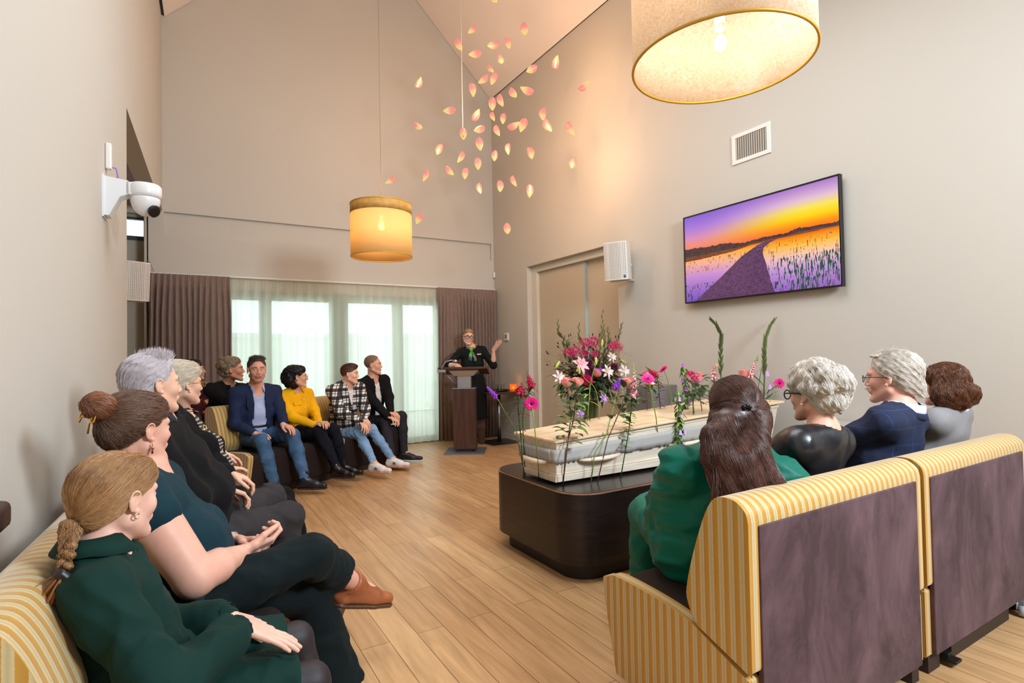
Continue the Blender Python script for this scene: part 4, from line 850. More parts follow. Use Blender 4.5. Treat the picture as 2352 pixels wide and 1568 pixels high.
# campanula / hanging bells plant
def bells(cx, cy, y, label, col, seed, k=1):
    f = fl('bellflower', label, GRP); rn = random.Random(seed); P = [wpt(cx, cy+60*k, y), wpt(cx+4, cy+20, y), wpt(cx+2, cy-20, y), wpt(cx-2, cy-62*k, y)]; stem(f, P, .0025, GD); leaves(f, P, GL, 40, .055, .022, seed, t0=0, droop=.9); leaves(f, P, GD, 26, .06, .024, seed+1, name='dark_leaves', t0=0, droop=.9)
    for i in range(5):
        t = rn.random(); p = P[0]*(1-t)+P[3]*t+V(rn.uniform(-.045, .045), -.02, rn.uniform(-.02, .02)); mb = MB(); mb.lathe([(.003, .02), (.009, .012), (.010, -.004), (.015, -.014)], 8, p, caps=False); mb.build('bell', col, f)
bells(1557, 960, YF-.02, 'bellflower with lilac bells hanging over the near edge of the lid', LIL, 3)
bells(1572, 890, 2.95, 'leafy bellflower with small violet bells before the grey pedestal', mat('violet', (170, 90, 180), .5), 8, .8)
f = fl('bellflower', 'lilac bellflower at the right end of the coffin beside the gladiolus', GRP); stem(f, [wpt(1755, 960, 2.9), wpt(1766, 890, 2.9)], .003, GD)
for uv in ((1768, 888), (1762, 858)): mb = MB(); mb.lathe([(.004, .026), (.014, .014), (.018, -.01), (.026, -.02)], 9, wpt(*uv, 2.9), caps=False); mb.build('bell', LIL, f)
# tall gladiolus spikes
def glad(f, P, m, n, L, W, seed, name='flower_spike'):
    rn = random.Random(seed); mb = MB(); P = [V(p) for p in P]
    for i in range(n):
        t = i/(n-1)*(len(P)-1)*.98; k = min(int(t), len(P)-2); fr_ = t-k; p = P[k]*(1-fr_)+P[k+1]*fr_; ax = nrm(P[k+1]-P[k]); s = nrm(np.cross(ax, tocam(p)))*(1 if i % 2 else -1); g = 1.1-.55*i/n; mb.leaf(p-ax*L*.2, nrm(ax+s*.22), tocam(p), L*g, W*g, 0, -.05, 3); mb.leaf(p-ax*L*.2, nrm(ax+s*.12), s, L*g*.9, W*g*1.1, 0, .0, 3)
    mb.build(name, m, f)
def F_glad(pts, label, y, n=26):
    f = fl('gladiolus', label, GRP); P = [wpt(*q, y) for q in pts]; stem(f, P, [.005]*(len(P)-1)+[.001], GD); glad(f, P[1:], OLV, n, .085, .017, int(pts[0][0])); leaves(f, P[:2], GD, 3, .22, .02, 3, t0=0, t1=.6, droop=-.8)
F_glad([(1658, 960), (1656, 860), (1655, 800), (1657, 770), (1645, 745), (1630, 731)], 'left tall unopened gladiolus spike bending left above the brown hair', 3.05)
F_glad([(1754, 930), (1756, 860), (1755, 810), (1758, 775), (1768, 750), (1781, 730)], 'right tall unopened gladiolus spike bending right beside the nerine', 2.82)
F_glad([(1750, 930), (1749, 915)], 'short green gladiolus leaf blade at the right end of the coffin lid', 3.02, 4)

# ------------------------------------------------------------------ vase and bouquet behind the coffin
BX, BY = 3.47, 4.30
vs_ = empty('glass_vase', (BX, BY, 0), 0, 'tall glass vase lined with green leaves holding the big bouquet', 'vase')
part_at(MB().lathe([(0, 0), (.10, 0), (.10, .02), (.085, .03), (.085, .90), (.08, .90), (.08, .04), (0, .04)], 28, (BX, BY, 0), caps=False), 'vessel', G, vs_)
part_at(MB().lathe([(.0, .05), (.077, .05), (.077, .84), (.0, .84)], 24, (BX, BY, 0), caps=False), 'leaf_lining', mat('vase_green', (70, 120, 50), .4, var=(5, .4), stretch=(2, 2, .3)), vs_)
bq = empty('bouquet', (0, 0, 0), 0, 'large mixed bouquet of lilies, dark dahlias, nerines and gladiolus behind the coffin', 'bouquet')
bc = V(BX, BY, 1.0); rn = random.Random(4)
def B(u, v, dy=0): return wpt(u, v, BY+dy)
for nm, m, n, L_, W_, dr, sd, lo, hi in (('dark_foliage', GDk, 260, .10, .04, .3, 1, .05, .28), ('green_foliage', GD, 120, .12, .035, .2, 2, .12, .30), ('wine_foliage', mat('wine_leaf', (66, 34, 40), .6), 130, .08, .03, .3, 3, .08, .30), ('grey_foliage', GE, 60, .06, .045, .2, 4, .2, .33)):
    mb = MB()
    for i in range(n):
        d = nrm(V(rn.gauss(0, 1), rn.gauss(0, 1), rn.gauss(.15, .75))); p = bc+V(0, 0, .07)+d*V(1.1, 1.0, .95)*rn.uniform(lo, hi); mb.leaf(p, nrm(d+V(0, 0, -dr)+V(rn.uniform(-.5, .5), rn.uniform(-.5, .5), rn.uniform(-.4, .4))), (0, 0, 1), L_*rn.uniform(.6, 1.1), W_, 0, rn.uniform(.1, .5), 3)
    mb.build(nm, m, bq)
mb = MB()
for i in range(70):
    d = nrm(V(rn.gauss(0, .8), rn.gauss(0, .8), rn.uniform(.2, 1.2))); mb.tube(bez(bc-V(0, 0, .1), bc+d*.15+V(0, 0, .05), bc+d*rn.uniform(.3, .42)+V(0, 0, .05), 5), .0018, 4)
mb.build('stems', BRs, bq)
for p in ([(1300, 820), (1293, 775), (1283, 765), (1281, 737)], [(1312, 820), (1305, 790), (1302, 800), (1303, 782)], [(1352, 830), (1338, 790), (1330, 775), (1329, 745)], [(1374, 850), (1379, 790), (1382, 760), (1384, 714)], [(1385, 850), (1388, 800), (1388, 775), (1386, 748)], [(1388, 850), (1397, 800), (1400, 780), (1395, 755)], [(1400, 830), (1415, 790), (1424, 765), (1428, 743)]):
    P = [B(*q) for q in p]; mb = MB(); mb.tube(P, [.005, .004, .003, .001], 6); o = mb.build('gladiolus_stem', OLV, bq); glad(bq, P, OLV, 12, .085, .018, p[0][0], 'gladiolus_spike')
for u, v, r in ((1305, 812, .07), (1322, 808, .07), (1345, 792, .085), (1362, 788, .08), (1415, 797, .085), (1405, 800, .06), (1365, 815, .05), (1343, 812, .05)): nerine(bq, B(u, v, -.2), (0, -.6, .8), r, MAG, 9)
for u, v, r in ((1352, 833, .052), (1355, 850, .058), (1410, 843, .052)):
    mb = MB(); c = B(u, v, -.28)
    for k in range(5): petal_ring(mb, c+V(0, -.008*k, 0), (0, -1, .25), 16-2*k, .004, r*(1-.17*k), .016, .1+.25*k, 0, rn, .1)
    mb.build('dahlia', WINE, bq)
for u, v, r in ((1334, 838, .085), (1395, 853, .066), (1283, 866, .06), (1405, 820, .05), (1433, 852, .06), (1385, 915, .05), (1333, 950, .04)):
    mb = MB(); c = B(u, v, -.30); mm = LPK if u == 1334 else (LIL if v > 900 else LWH)
    petal_ring(mb, c, (rn.uniform(-.3, .3), -1, .25), 6, .004, r, r*.5, .35, 0, rn, .45); petal_ring(mb, c+V(0, -.01, 0), (rn.uniform(-.3, .3), -1, .25), 6, .004, r*.85, r*.42, .7, 0, rn, .35, .5)
    mb.build('lily', mm, bq)
for u, v, rr_, m in ((1369, 858, .038, SAL), (1347, 875, .05, MAG)):
    q = empty('rose_bloom', (0, 0, 0)); q.parent = bq; rose(q, B(u, v, -.32), (0, -.7, .6), rr_, m)
spike(bq, [B(1376, 852, -.3), B(1374, 845, -.3)], PUR, 14, .02, .02, .012, 'violet_florets', seed=4)
for u, v, a in ((1281, 837, .5), (1432, 831, -.9), (1383, 788, .1)): MB().ell(B(u, v, -.25), (.014, .014, .042), frame((0, 1, 0), (a, 0, .6))).build('lily_bud', BUDG, bq)
# airy grass panicles with dark seed heads
mb = MB(); sd = MB(); fz = MB()
for i in range(66):
    a = rn.uniform(-1.35, 1.35); dy = rn.uniform(-.4, .4); R0 = rn.uniform(.30, .50); tip = bc+V(math.sin(a)*R0*1.0, dy*R0, .10+math.cos(a)*R0*.85); mb.tube(bez(bc+V(0, 0, .05), bc+(tip-bc)*.5+V(0, 0, .05), tip, 5), .0009, 3)
    d = nrm(tip-bc+V(0, 0, rn.uniform(-.1, .2))); sd.ell(tip, (.006, .006, .015), frame(np.cross(d, V(0, 1, .01)), d), 6, 4)
for i in range(60):
    a = rn.uniform(-1.5, 1.5); R0 = rn.uniform(.28, .46); o_ = bc+V(math.sin(a)*R0*1.05, rn.uniform(-.2, .2), .12+math.cos(a)*R0*.95)
    for k in range(10):
        q = o_+V(rn.gauss(0, .05), rn.gauss(0, .04), rn.gauss(0, .05)); fz.tube([o_, q], .0005, 3, cap=False); fz.ell(q, (.0016,)*3, None, 4, 3)
mb.build('grass_stalks', OLV, bq); tag(sd.build('seed_heads', PIT, bq), None, None, None, 'stuff'); tag(fz.build('panicle_haze', mat('panicle', (150, 130, 84), .7), bq), None, None, None, 'stuff')

def min_vert(e):
    best = None
    for o in [e]+list(e.children):
        if o.type == 'MESH' and len(o.data.vertices):
            c = np.empty(len(o.data.vertices)*3, np.float32); o.data.vertices.foreach_get('co', c); c = c.reshape(-1, 3); i = c[:, 2].argmin()
            if best is None or c[i, 2] < best[2]: best = c[i]
    return best
for e in [o for o in COL.objects if o.type == 'EMPTY' and o.get('category') == 'flower']: rebase(e, min_vert(e))
rebase(bq, (BX, BY, .90))
# ------------------------------------------------------------------ figures: distance fields meshed as one smooth surface
def smin(a, b, k):
    h = np.clip(.5+.5*(b-a)/k, 0, 1); return b+(a-b)*h-k*h*(1-h)
class Field:
    def __init__(s, lo, hi, h):
        s.lo = V(lo); s.h = h; n = np.ceil((V(hi)-s.lo)/h).astype(int)+1; s.n = n; s.f = np.full(n, .3, np.float32)
    def sl(s, lo, hi):
        a = np.clip(np.floor((V(lo)-s.lo)/s.h).astype(int), 0, s.n); b = np.clip(np.ceil((V(hi)-s.lo)/s.h).astype(int)+1, 0, s.n); return a, b
    def pts(s, a, b):
        X = [(s.lo[i]+s.h*np.arange(a[i], b[i])).astype(np.float32) for i in range(3)]; return X[0][:, None, None], X[1][None, :, None], X[2][None, None, :]
    def dist(s, pr, X, Y, Z):
        if pr[0] == 'c':
            _, A, B, ra, rb = pr[:5]; w, sc = (pr[5], pr[6]) if len(pr) > 5 else (None, 1)
            x, y, z = X-A[0], Y-A[1], Z-A[2]; ba = V(B)-V(A)
            if w is not None:
                k = (1/sc-1); d = (x*w[0]+y*w[1]+z*w[2])*k; x, y, z = x+w[0]*d, y+w[1]*d, z+w[2]*d; ba = ba+V(w)*ba.dot(V(w))*k
            L2 = float(ba.dot(ba))+1e-9; t = np.clip((x*ba[0]+y*ba[1]+z*ba[2])/L2, 0, 1)
            return np.sqrt((x-t*ba[0])**2+(y-t*ba[1])**2+(z-t*ba[2])**2)-(ra+(rb-ra)*t)
        _, c, r, M = pr; x, y, z = X-c[0], Y-c[1], Z-c[2]
        u = (x*M[0, 0]+y*M[1, 0]+z*M[2, 0])/r[0]; v = (x*M[0, 1]+y*M[1, 1]+z*M[2, 1])/r[1]; q = (x*M[0, 2]+y*M[1, 2]+z*M[2, 2])/r[2]
        k = np.sqrt(u*u+v*v+q*q); return (k-1)*min(r) if False else k*(k-1)/np.maximum(np.sqrt((u/r[0])**2+(v/r[1])**2+(q/r[2])**2), 1e-6)
    def box(s, pr, m):
        if pr[0] == 'c':
            sc = pr[6] if len(pr) > 5 else 1; r = max(pr[3], pr[4])*sc+m; return np.minimum(pr[1], pr[2])-r, np.maximum(pr[1], pr[2])+r
        r = max(pr[2])+m; return V(pr[1])-r, V(pr[1])+r
    def add(s, pr, k=.02, sub=False, g=0):
        lo, hi = s.box(pr, k*2+s.h*3+abs(g)); a, b = s.sl(lo, hi)
        if (b <= a).any(): return
        d = s.dist(pr, *s.pts(a, b))-g; q = s.f[a[0]:b[0], a[1]:b[1], a[2]:b[2]]
        q[...] = smin(q, d, k) if not sub else -smin(-q, d, k)
    def cut(s, p, n, k=.004):
        """remove the side the normal points to"""
        n = nrm(n); X, Y, Z = s.pts([0]*3, s.n); d = (X-p[0])*n[0]+(Y-p[1])*n[1]+(Z-p[2])*n[2]; s.f = -smin(-s.f, -d, k)
    def noise(s, amp, fr=55, seed=0, n=9, ridge=True, stretch=None):
        m = np.abs(s.f) < .05; I = np.argwhere(m); P = s.lo+I*s.h; r = np.random.RandomState(seed); t = np.zeros(len(P))
        if stretch is not None: P = P*V(stretch)
        w = r.randn(3, 3)
        warp = np.stack([np.sin(P@w[i]*9+i) for i in range(3)], 1)*.04; Q = P+warp
        for i in range(n):
            v = nrm(r.randn(3))*fr*r.uniform(.5, 1.6); q = np.sin(Q@v+r.rand()*9); t += (1-2*np.abs(q)**.8 if ridge else q)/math.sqrt(n)
        s.f[m] -= (amp*t).astype(np.float32)
    def sample(s, P):
        q = (P-s.lo)/s.h; i = np.clip(np.floor(q).astype(int), 0, s.n-2); t = np.clip(q-i, 0, 1); o = 0
        for dx in (0, 1):
            for dy in (0, 1):
                for dz in (0, 1):
                    wgt = (t[:, 0] if dx else 1-t[:, 0])*(t[:, 1] if dy else 1-t[:, 1])*(t[:, 2] if dz else 1-t[:, 2]); o = o+wgt*s.f[i[:, 0]+dx, i[:, 1]+dy, i[:, 2]+dz]
        return o
    def grad(s, P):
        e = s.h; g = np.stack([s.sample(P+V(*(e if j == i else 0 for j in range(3))))-s.sample(P-V(*(e if j == i else 0 for j in range(3)))) for i in range(3)], 1); return g/(np.linalg.norm(g, axis=1, keepdims=True)+1e-9)
    def mesh(s):
        f = s.f; ng = f < 0; nx, ny, nz = s.n-1
        cnt = np.zeros((nx, ny, nz), np.int8)
        for dx in (0, 1):
            for dy in (0, 1):
                for dz in (0, 1): cnt += ng[dx:nx+dx, dy:ny+dy, dz:nz+dz]
        act = (cnt > 0) & (cnt < 8); I = np.argwhere(act); idx = np.full(act.shape, -1, np.int64); idx[act] = np.arange(len(I))
        acc = np.zeros((len(I), 3)); c = np.zeros(len(I))
        for ax in range(3):
            o = [a for a in range(3) if a != ax]
            for u in (0, 1):
                for v in (0, 1):
                    d0 = np.zeros(3, int); d0[o[0]] = u; d0[o[1]] = v; d1 = d0.copy(); d1[ax] = 1
                    A = I+d0; B = I+d1; fa = f[A[:, 0], A[:, 1], A[:, 2]]; fb = f[B[:, 0], B[:, 1], B[:, 2]]; cr = (fa < 0) != (fb < 0)
                    t = np.where(cr, fa/np.where(cr, fa-fb, 1), 0); p = np.tile(d0.astype(float), (len(I), 1)); p[:, ax] += t; acc[cr] += p[cr]; c += cr
        Vt = s.lo+(I+acc/c[:, None])*s.h; F = []
        for ax in range(3):
            o = [(ax+1) % 3, (ax+2) % 3]; sh = [slice(0, None)]*3; A = ng; s0 = [slice(0, s.n[i]) for i in range(3)]
            sa = list(s0); sb = list(s0); sa[ax] = slice(0, s.n[ax]-1); sb[ax] = slice(1, s.n[ax])
            for q in o: sa[q] = slice(1, s.n[q]-1); sb[q] = slice(1, s.n[q]-1)
            a = A[tuple(sa)]; b = A[tuple(sb)]; E = np.argwhere(a != b)
            if not len(E): continue
            sg = a[E[:, 0], E[:, 1], E[:, 2]]; G = E.copy(); G[:, o[0]] += 1; G[:, o[1]] += 1; e0 = np.zeros(3, int); e0[o[0]] = 1; e1 = np.zeros(3, int); e1[o[1]] = 1
            g = lambda Q: idx[Q[:, 0], Q[:, 1], Q[:, 2]]
            q = np.stack([g(G-e0-e1), g(G-e1), g(G), g(G-e0)], 1); q[~sg] = q[~sg][:, ::-1]; F.append(q)
        F = np.concatenate(F) if F else np.zeros((0, 4), int); return Vt, F[(F >= 0).all(1)]
def np_mesh(name, Vt, F, mats, parent=None, mi=None, smooth=True):
    me = bpy.data.meshes.new(name); me.vertices.add(len(Vt)); me.vertices.foreach_set('co', Vt.astype(np.float32).ravel()); me.loops.add(F.size); me.loops.foreach_set('vertex_index', F.astype(np.int32).ravel())
    me.polygons.add(len(F)); me.polygons.foreach_set('loop_start', (np.arange(len(F))*F.shape[1]).astype(np.int32)); me.update(calc_edges=True); me.polygons.foreach_set('use_smooth', [smooth]*len(F))
    for m in (mats if isinstance(mats, (list, tuple)) else [mats]): me.materials.append(m)
    if mi is not None: me.polygons.foreach_set('material_index', mi.astype(np.int32))
    o = bpy.data.objects.new(name, me); COL.objects.link(o)
    if parent: o.parent = parent
    return o
def bounds(prims, m=.05):
    lo = V(9, 9, 9); hi = -lo
    for p in prims:
        if p[0] == 'c': sc = p[6] if len(p) > 5 else 1; r = max(p[3], p[4])*sc; lo = np.minimum(lo, np.minimum(p[1], p[2])-r); hi = np.maximum(hi, np.maximum(p[1], p[2])+r)
        else: r = max(p[2]); lo = np.minimum(lo, V(p[1])-r); hi = np.maximum(hi, V(p[1])+r)
    return lo-m, hi+m
def blob(name, prims, m, par, h=.008, k=.02, amp=0, fr=55, cuts=(), subs=(), seed=0, ridge=True, late=(), stretch=None, post=None):
    pp = [q[0] if isinstance(q, list) else q for q in prims]; lo, hi = bounds(pp+list(late)); F = Field(lo, hi, h)
    for q in prims:
        if isinstance(q, list): F.add(q[0], q[1])
        else: F.add(q, k)
    if amp: F.noise(amp, fr, seed, ridge=ridge, stretch=stretch)
    for c in subs: F.add(c[0] if isinstance(c, list) else c, c[1] if isinstance(c, list) else .006, True)
    for c in cuts: F.cut(*c)
    for q in late: F.add(q, .008)
    if post: post(F)
    Vt, Q = F.mesh(); mi = None; o = np_mesh(name, Vt, Q, m, par); return o, F
def ca(angle, pitch=0):
    """horizontal direction given by its angle to the right of the way the photographer looks"""
    a = YAW+math.radians(angle); p = math.radians(pitch); return V(math.sin(a)*math.cos(p), math.cos(a)*math.cos(p), math.sin(p))
def P(u, v, D): return V(0, 0, 1.32)+(F_+R_*(u-1176)/1256.7-U_*(v-784)/1256.7)*D
def ik(a, b, l1, l2, pole):
    a, b = V(a), V(b); d = b-a; L = np.linalg.norm(d); Lc = min(L, (l1+l2)*.999); u = d/L; x = (l1*l1-l2*l2+Lc*Lc)/(2*Lc); hgt = math.sqrt(max(0, l1*l1-x*x)); p = nrm(V(pole)-u*u.dot(V(pole))); e = a+u*x+p*hgt; return e, e+nrm(b-e)*l2
def hand_prims(w, d, n, side, curl=.35, s=1.0, spread=.12, thumb=.5):
    """w wrist, d finger direction, n palm normal, side +1 right hand / -1 left hand"""
    d = nrm(d); n = nrm(V(n)-d*d.dot(V(n))); t = np.cross(d, n)*side; out = []; w = V(w)
    K = [(.030, .090, (.044, .026, .020)), (.010, .094, (.048, .030, .021)), (-.011, .090, (.044, .028, .020)), (-.030, .080, (.034, .021, .018))]
    for i, (x, y, ls_) in enumerate(K):
        k = w+(d*y+t*x)*s; out.append([('c', w+t*x*.55*s, k, .0135*s, .0105*s), .010]); a = curl*(.55+.12*i); dd = nrm(d+t*(x/.03)*spread); p = k; r = .0098*s*(.9 if i == 3 else 1)
        for j, l in enumerate(ls_):
            c, sn = math.cos(a), math.sin(a); q = p+(dd*c+n*sn)*l*s; out.append([('c', p, q, r, r*.88), .003]); p = q; r *= .88; a += curl*(1.15 if j == 0 else .8)
    b = w+(d*.028+t*.026)*s; m1 = b+nrm(d*.75+t*thumb+n*.35)*.040*s; m2 = m1+nrm(d*.95+t*thumb*.4+n*.3)*.034*s; m3 = m2+nrm(d+n*.35)*.026*s
    out += [[('c', w+t*.012*s, b, .015*s, .015*s), .01], [('c', b, m1, .0145*s, .0115*s), .008], [('c', m1, m2, .0115*s, .010*s), .004], [('c', m2, m3, .010*s, .0085*s), .004]]
    return out, w+d*.12*s
def head_prims(c, M, s=1.0, f=None):
    f = f or {}; W = f.get('w', 1); G = lambda x, y, z: V(c)+M@(V(x*W, y, z)*s); out = []
    E = lambda p, r, k, R=None: out.append([('e', G(*p), V(r[0]*W, r[1], r[2])*s, M if R is None else M@R), k])
    C = lambda a, b, ra, rb, k: out.append([('c', G(*a), G(*b), ra*s, rb*s), k])
    E((0, -.018, .036), (.074, .094, .082), .02); E((0, .02, .0), (.066, .066, .085), .02); E((0, .035, -.04), (.052, .052, .062), .02)
    for q in (-1, 1):
        C((q*.052, -.002, -.055), (q*.018, .068, -.098), .020, .018, .022); E((q*.037, .058, -.022), (.022, .020, .022), .02); C((q*.012, .086, .026), (q*.044, .070, .026), .009, .008, .012)
    E((0, .078, -.100), (.020, .017, .016), .015); C((0, .082, .018), (0, .103, -.026), .0075, .0095, .009)
    for q in (-1, 1): E((q*.0115, .095, -.031), (.0072, .009, .007), .006)
    E((0, .083, -.060), (.026, .013, .014), .012); E((0, .0915, -.0570), (.019, .0040, .0036), .004); E((0, .0902, -.0650), (.015, .0045, .0040), .004)
    jw = f.get('jaw', 0)
    if jw: E((0, .03, -.085), (.058, .055, .03+jw), .03)
    sub = []
    for q in (-1, 1):
        sub.append([('e', G(q*.032, .096, .005), V(.016, .013, .010)*s, M), .010])
        sub.append([('e', G(q*.031, .0865, .003), V(.0118, .010, .0029)*s, M), .002])
    sub.append([('c', G(-.02, .0985, -.0612), G(.02, .0985, -.0612), .0022*s, .0022*s), .002])
    for q in (-1, 1): sub.append([('e', G(q*.008, .099, -.041), V(.0035, .005, .003)*s, M), .002])
    late = []
    for q in (-1, 1):
        R = rotm((0, 0, 1), q*.35)@rotm((1, 0, 0), -.18); late.append([('e', G(q*.076, -.006, -.004), V(.0060, .0165, .0275)*s, M@R), .005])
        for k in range(9):       # helix rim
            a = -1.2+k*.52; b = a+.52; pr = lambda t: G(q*(.0795+.003*math.sin(t)), -.008-.0145*math.cos(t), .002+.0235*math.sin(t))
            late.append([('c', pr(a), pr(b), .0031*s, .0031*s), .002])
        late.append([('e', G(q*.078, .002, -.029), V(.005, .008, .009)*s, M), .003])
    esub = [[('e', G(q*.084, .0, .002), V(.0045, .0085, .013)*s, M), .003] for q in (-1, 1)]
    return out, sub, late, esub
def skin(name, rgb): return mat('skin_'+name, rgb, .48, sub=.12, spec=.35, var=(28, .05), bump=(260, .08, .0006))
def figure(sp):
    """builds one person: root empty, one continuous body, clothing, hair, face details"""
    s = sp.get('s', 1.0); hs = sp.get('hs', 1.0)*sp.get('s2', 1.0); nm = sp['nm']; root = empty('person', (0, 0, 0), 0, sp['label'], 'person', sp.get('group'))
    fw = sp['fw']; N = V(sp['neck']); Pv = V(sp['pel']); up = nrm(N-Pv); M = frame(fw, up) ; fwd = nrm(V(fw)-up*up.dot(V(fw))); M = np.array([np.cross(fwd, up), fwd, up]).T
    T = lambda x, y, z: N+M@V(x, y, z)      # torso frame at neck base
    sw = sp.get('sw', .18); fat = sp.get('fat', 1.0); side = M[:, 0]; J = {}
    J['shR'] = V(sp['shR']) if 'shR' in sp else T(sw, -.005, -.058); J['shL'] = V(sp['shL']) if 'shL' in sp else T(-sw, -.005, -.058)
    ua, fa = sp.get('ua', .285)*s, sp.get('fa', .25)*s; th, sn = sp.get('th', .43)*s, sp.get('shin', .42)*s
    for q, sg in (('R', 1), ('L', -1)):
        pole = sp.get('ep'+q, side*sg*.5-V(0, 0, 1)-fwd*.35); J['el'+q], J['wr'+q] = ik(J['sh'+q], sp['wr'+q], ua, fa, pole)
        hip = Pv+side*sg*.085*s; J['hip'+q] = hip
        if sp['an'+q][2] < .2: sp['an'+q] = V(sp['an'+q][0], sp['an'+q][1], .098*s+sp.get('heel', 0))
        if 'kn'+q in sp: J['kn'+q] = hip+nrm(V(sp['kn'+q])-hip)*th; J['an'+q] = J['kn'+q]+nrm(V(sp['an'+q])-J['kn'+q])*sn
        else: J['kn'+q], J['an'+q] = ik(hip, sp['an'+q], th, sn, V(0, 0, 1)+fwd*.5)
    hc = V(sp['head']); HM = frame(sp['hf'], sp.get('hup', (0, 0, 1))); G = lambda x, y, z: hc+HM@(V(x, y, z)*hs)
    spine = np.linalg.norm(N-Pv)
    # ---- body
    def torso(g=0):
        g2 = g; o = [('c', Pv+up*.0, Pv+up*.10, .125*fat*s+g2, .115*fat*s+g2, side, 1.28), ('c', Pv+up*.10, T(0, .0, -.24*s), .112*fat*s+g2, .115*s*fat+g2, side, 1.22), ('c', T(0, 0, -.25*s), T(0, -.01, -.13*s), .115*s*fat**.5+g2, .10*s+g2, side, 1.35),
                     ('c', J['shL'], J['shR'], .050*s+g2, .050*s+g2), ('c', T(-.035, -.015, -.02), J['shL']-side*-.02+up*.004, .056*s+g2, .046*s+g2), ('c', T(.035, -.015, -.02), J['shR']-side*.02+up*.004, .056*s+g2, .046*s+g2), ('c', J['shL']*.75+J['shR']*.25-up*.05, J['shR']*.75+J['shL']*.25-up*.05, .075*s+g2, .075*s+g2)]
        if sp.get('bust'): o += [('e', T(q*.075*s, .085*s+g2, -.24*s), V(.068, .06, .066)*s*sp['bust'], M) for q in (-1, 1)]
        if sp.get('belly'): o += [('e', T(0, .06*s+g2, -spine*.68), V(.15, .12, .13)*s*sp['belly'], M)]
        return o
    arm = lambda g=0, q=('R', 'L'): [x for k in q for x in (('c', J['sh'+k], J['el'+k], .050*s*sp.get('am', 1)+g, .040*s*sp.get('am', 1)+g), ('c', J['el'+k], J['el'+k]*.6+J['wr'+k]*.4, .040*s*sp.get('am', 1)+g, .037*s*sp.get('am', 1)+g), ('c', J['el'+k]*.6+J['wr'+k]*.4, J['wr'+k], .037*s*sp.get('am', 1)+g, .0235*s+g))]
    leg = lambda g=0, q=('R', 'L'), lo=1.0: [x for k in q for x in (('c', J['hip'+k], J['kn'+k], .085*s*fat**.5+g, .058*s+g), ('c', J['kn'+k], J['kn'+k]*.65+J['an'+k]*.35, .056*s+g, .055*s+g), ('c', J['kn'+k]*.65+J['an'+k]*.35, J['kn'+k]*(1-lo)+J['an'+k]*lo, .055*s+g, .040*s+g))]
    ctx = dict(J=J, T=T, M=M, N=N, Pv=Pv, up=up, fwd=fwd, side=side, torso=torso, arm=arm, leg=leg, root=root, G=G, HM=HM, hs=hs, s=s, hc=hc, sp=sp)
    nk0 = G(0, -.022, -.05); neck = [[('c', nk0, T(0, -.005, -.01), .050*hs*sp.get('nw', 1), .056*hs*sp.get('nw', 1)), .02], [('c', T(0, 0, 0), T(0, .0, -.08), .06*s, .08*s, side, 1.4), .03]]
    hp, hsub, hl, esub = head_prims(hc, HM, hs, sp.get('face'))
    hands = []; hb = []
    for q, sg in (('R', 1), ('L', -1)):
        if 'hd'+q in sp:
            d, n, c = sp['hd'+q]; pr, ctr = hand_prims(J['wr'+q], d, n, sg, c, sp.get('hnd', .98)*s); hands += pr; bb = bounds([x[0] for x in pr], .008); hb.append(bb)
    bodyp = [[x, .03] for x in torso(-.014)]+[[x, .012] for x in arm(0)]+[[x, .02] for x in leg(-.006)]
    feet = [[('c', J['an'+q]+V(0, 0, -.0), J['an'+q]-V(0, 0, .035)+V(sp['td'+q])*.09, .035*s, .026*s), .02] for q in ('R', 'L')]
    allp = neck+bodyp+hands+feet
    hbox = (G(0, 0, 0)-V(.13, .13, .15)*hs*1.05, G(0, 0, 0)+.15*hs); hbox = (np.minimum(hbox[0], T(0, 0, 0)-V(.09, .09, .07)), np.maximum(hbox[1], T(0, 0, 0)+V(.09, .09, .02)))
    lo, hi = bounds([x[0] for x in allp+hp]); h = sp.get('hb', .011); F = Field(lo, hi, h)
    for x, k in allp: F.add(x, k)
    for x, k in hp: F.add(x, k)
    Vt, Q = F.mesh(); cen = Vt[Q].mean(1); inside = np.zeros(len(Q), bool)
    boxes = [hbox]+hb
    for a, b in boxes: inside |= ((cen > a+h*.6) & (cen < b-h*.6)).all(1)
    VV = [Vt]; QQ = [Q[~inside]]; off = len(Vt); 
    for bi, (a, b) in enumerate(boxes):
        hh = sp.get('hh', .004) if bi == 0 else sp.get('hf_', .0032); f2 = Field(a, b, hh)
        for x, k in (neck+bodyp[:]+hp if bi == 0 else bodyp[6:]+hands): f2.add(x, k)
        if bi == 0:
            for x, k in hsub: f2.add(x, k, True)
            for x, k in hl: f2.add(x, k)
            for x, k in esub: f2.add(x, k, True)
            hfield = f2
        v2, q2 = f2.mesh()
        if len(v2): VV.append(v2); QQ.append(q2+off); off += len(v2)
    Vt = np.concatenate(VV); Q = np.concatenate(QQ); cen = (Vt[Q].mean(1)-hc)@HM/hs; mi = np.zeros(len(Q)); a = np.abs
    lips = ((cen[:, 0]/.021)**2+((cen[:, 2]+.061)/.0062)**2 < 1) & (cen[:, 1] > .08); mi[lips] = 1
    brow = (a(a(cen[:, 0])-.031) < .017) & (a(cen[:, 2]-.029+(a(cen[:, 0])-.02)**2*9) < .0042) & (cen[:, 1] > .05); mi[brow] = 2
    if sp.get('beard'): mi[(cen[:, 2] < -.040-.35*np.maximum(0, .07-cen[:, 1])*0) & (cen[:, 2] > -.125) & (cen[:, 1] > .018) & ((cen[:, 2] < -.046) & ((cen[:, 2] < -.072) | (a(cen[:, 0]) < .032) | (cen[:, 1] < .05))) & (mi == 0)] = 3
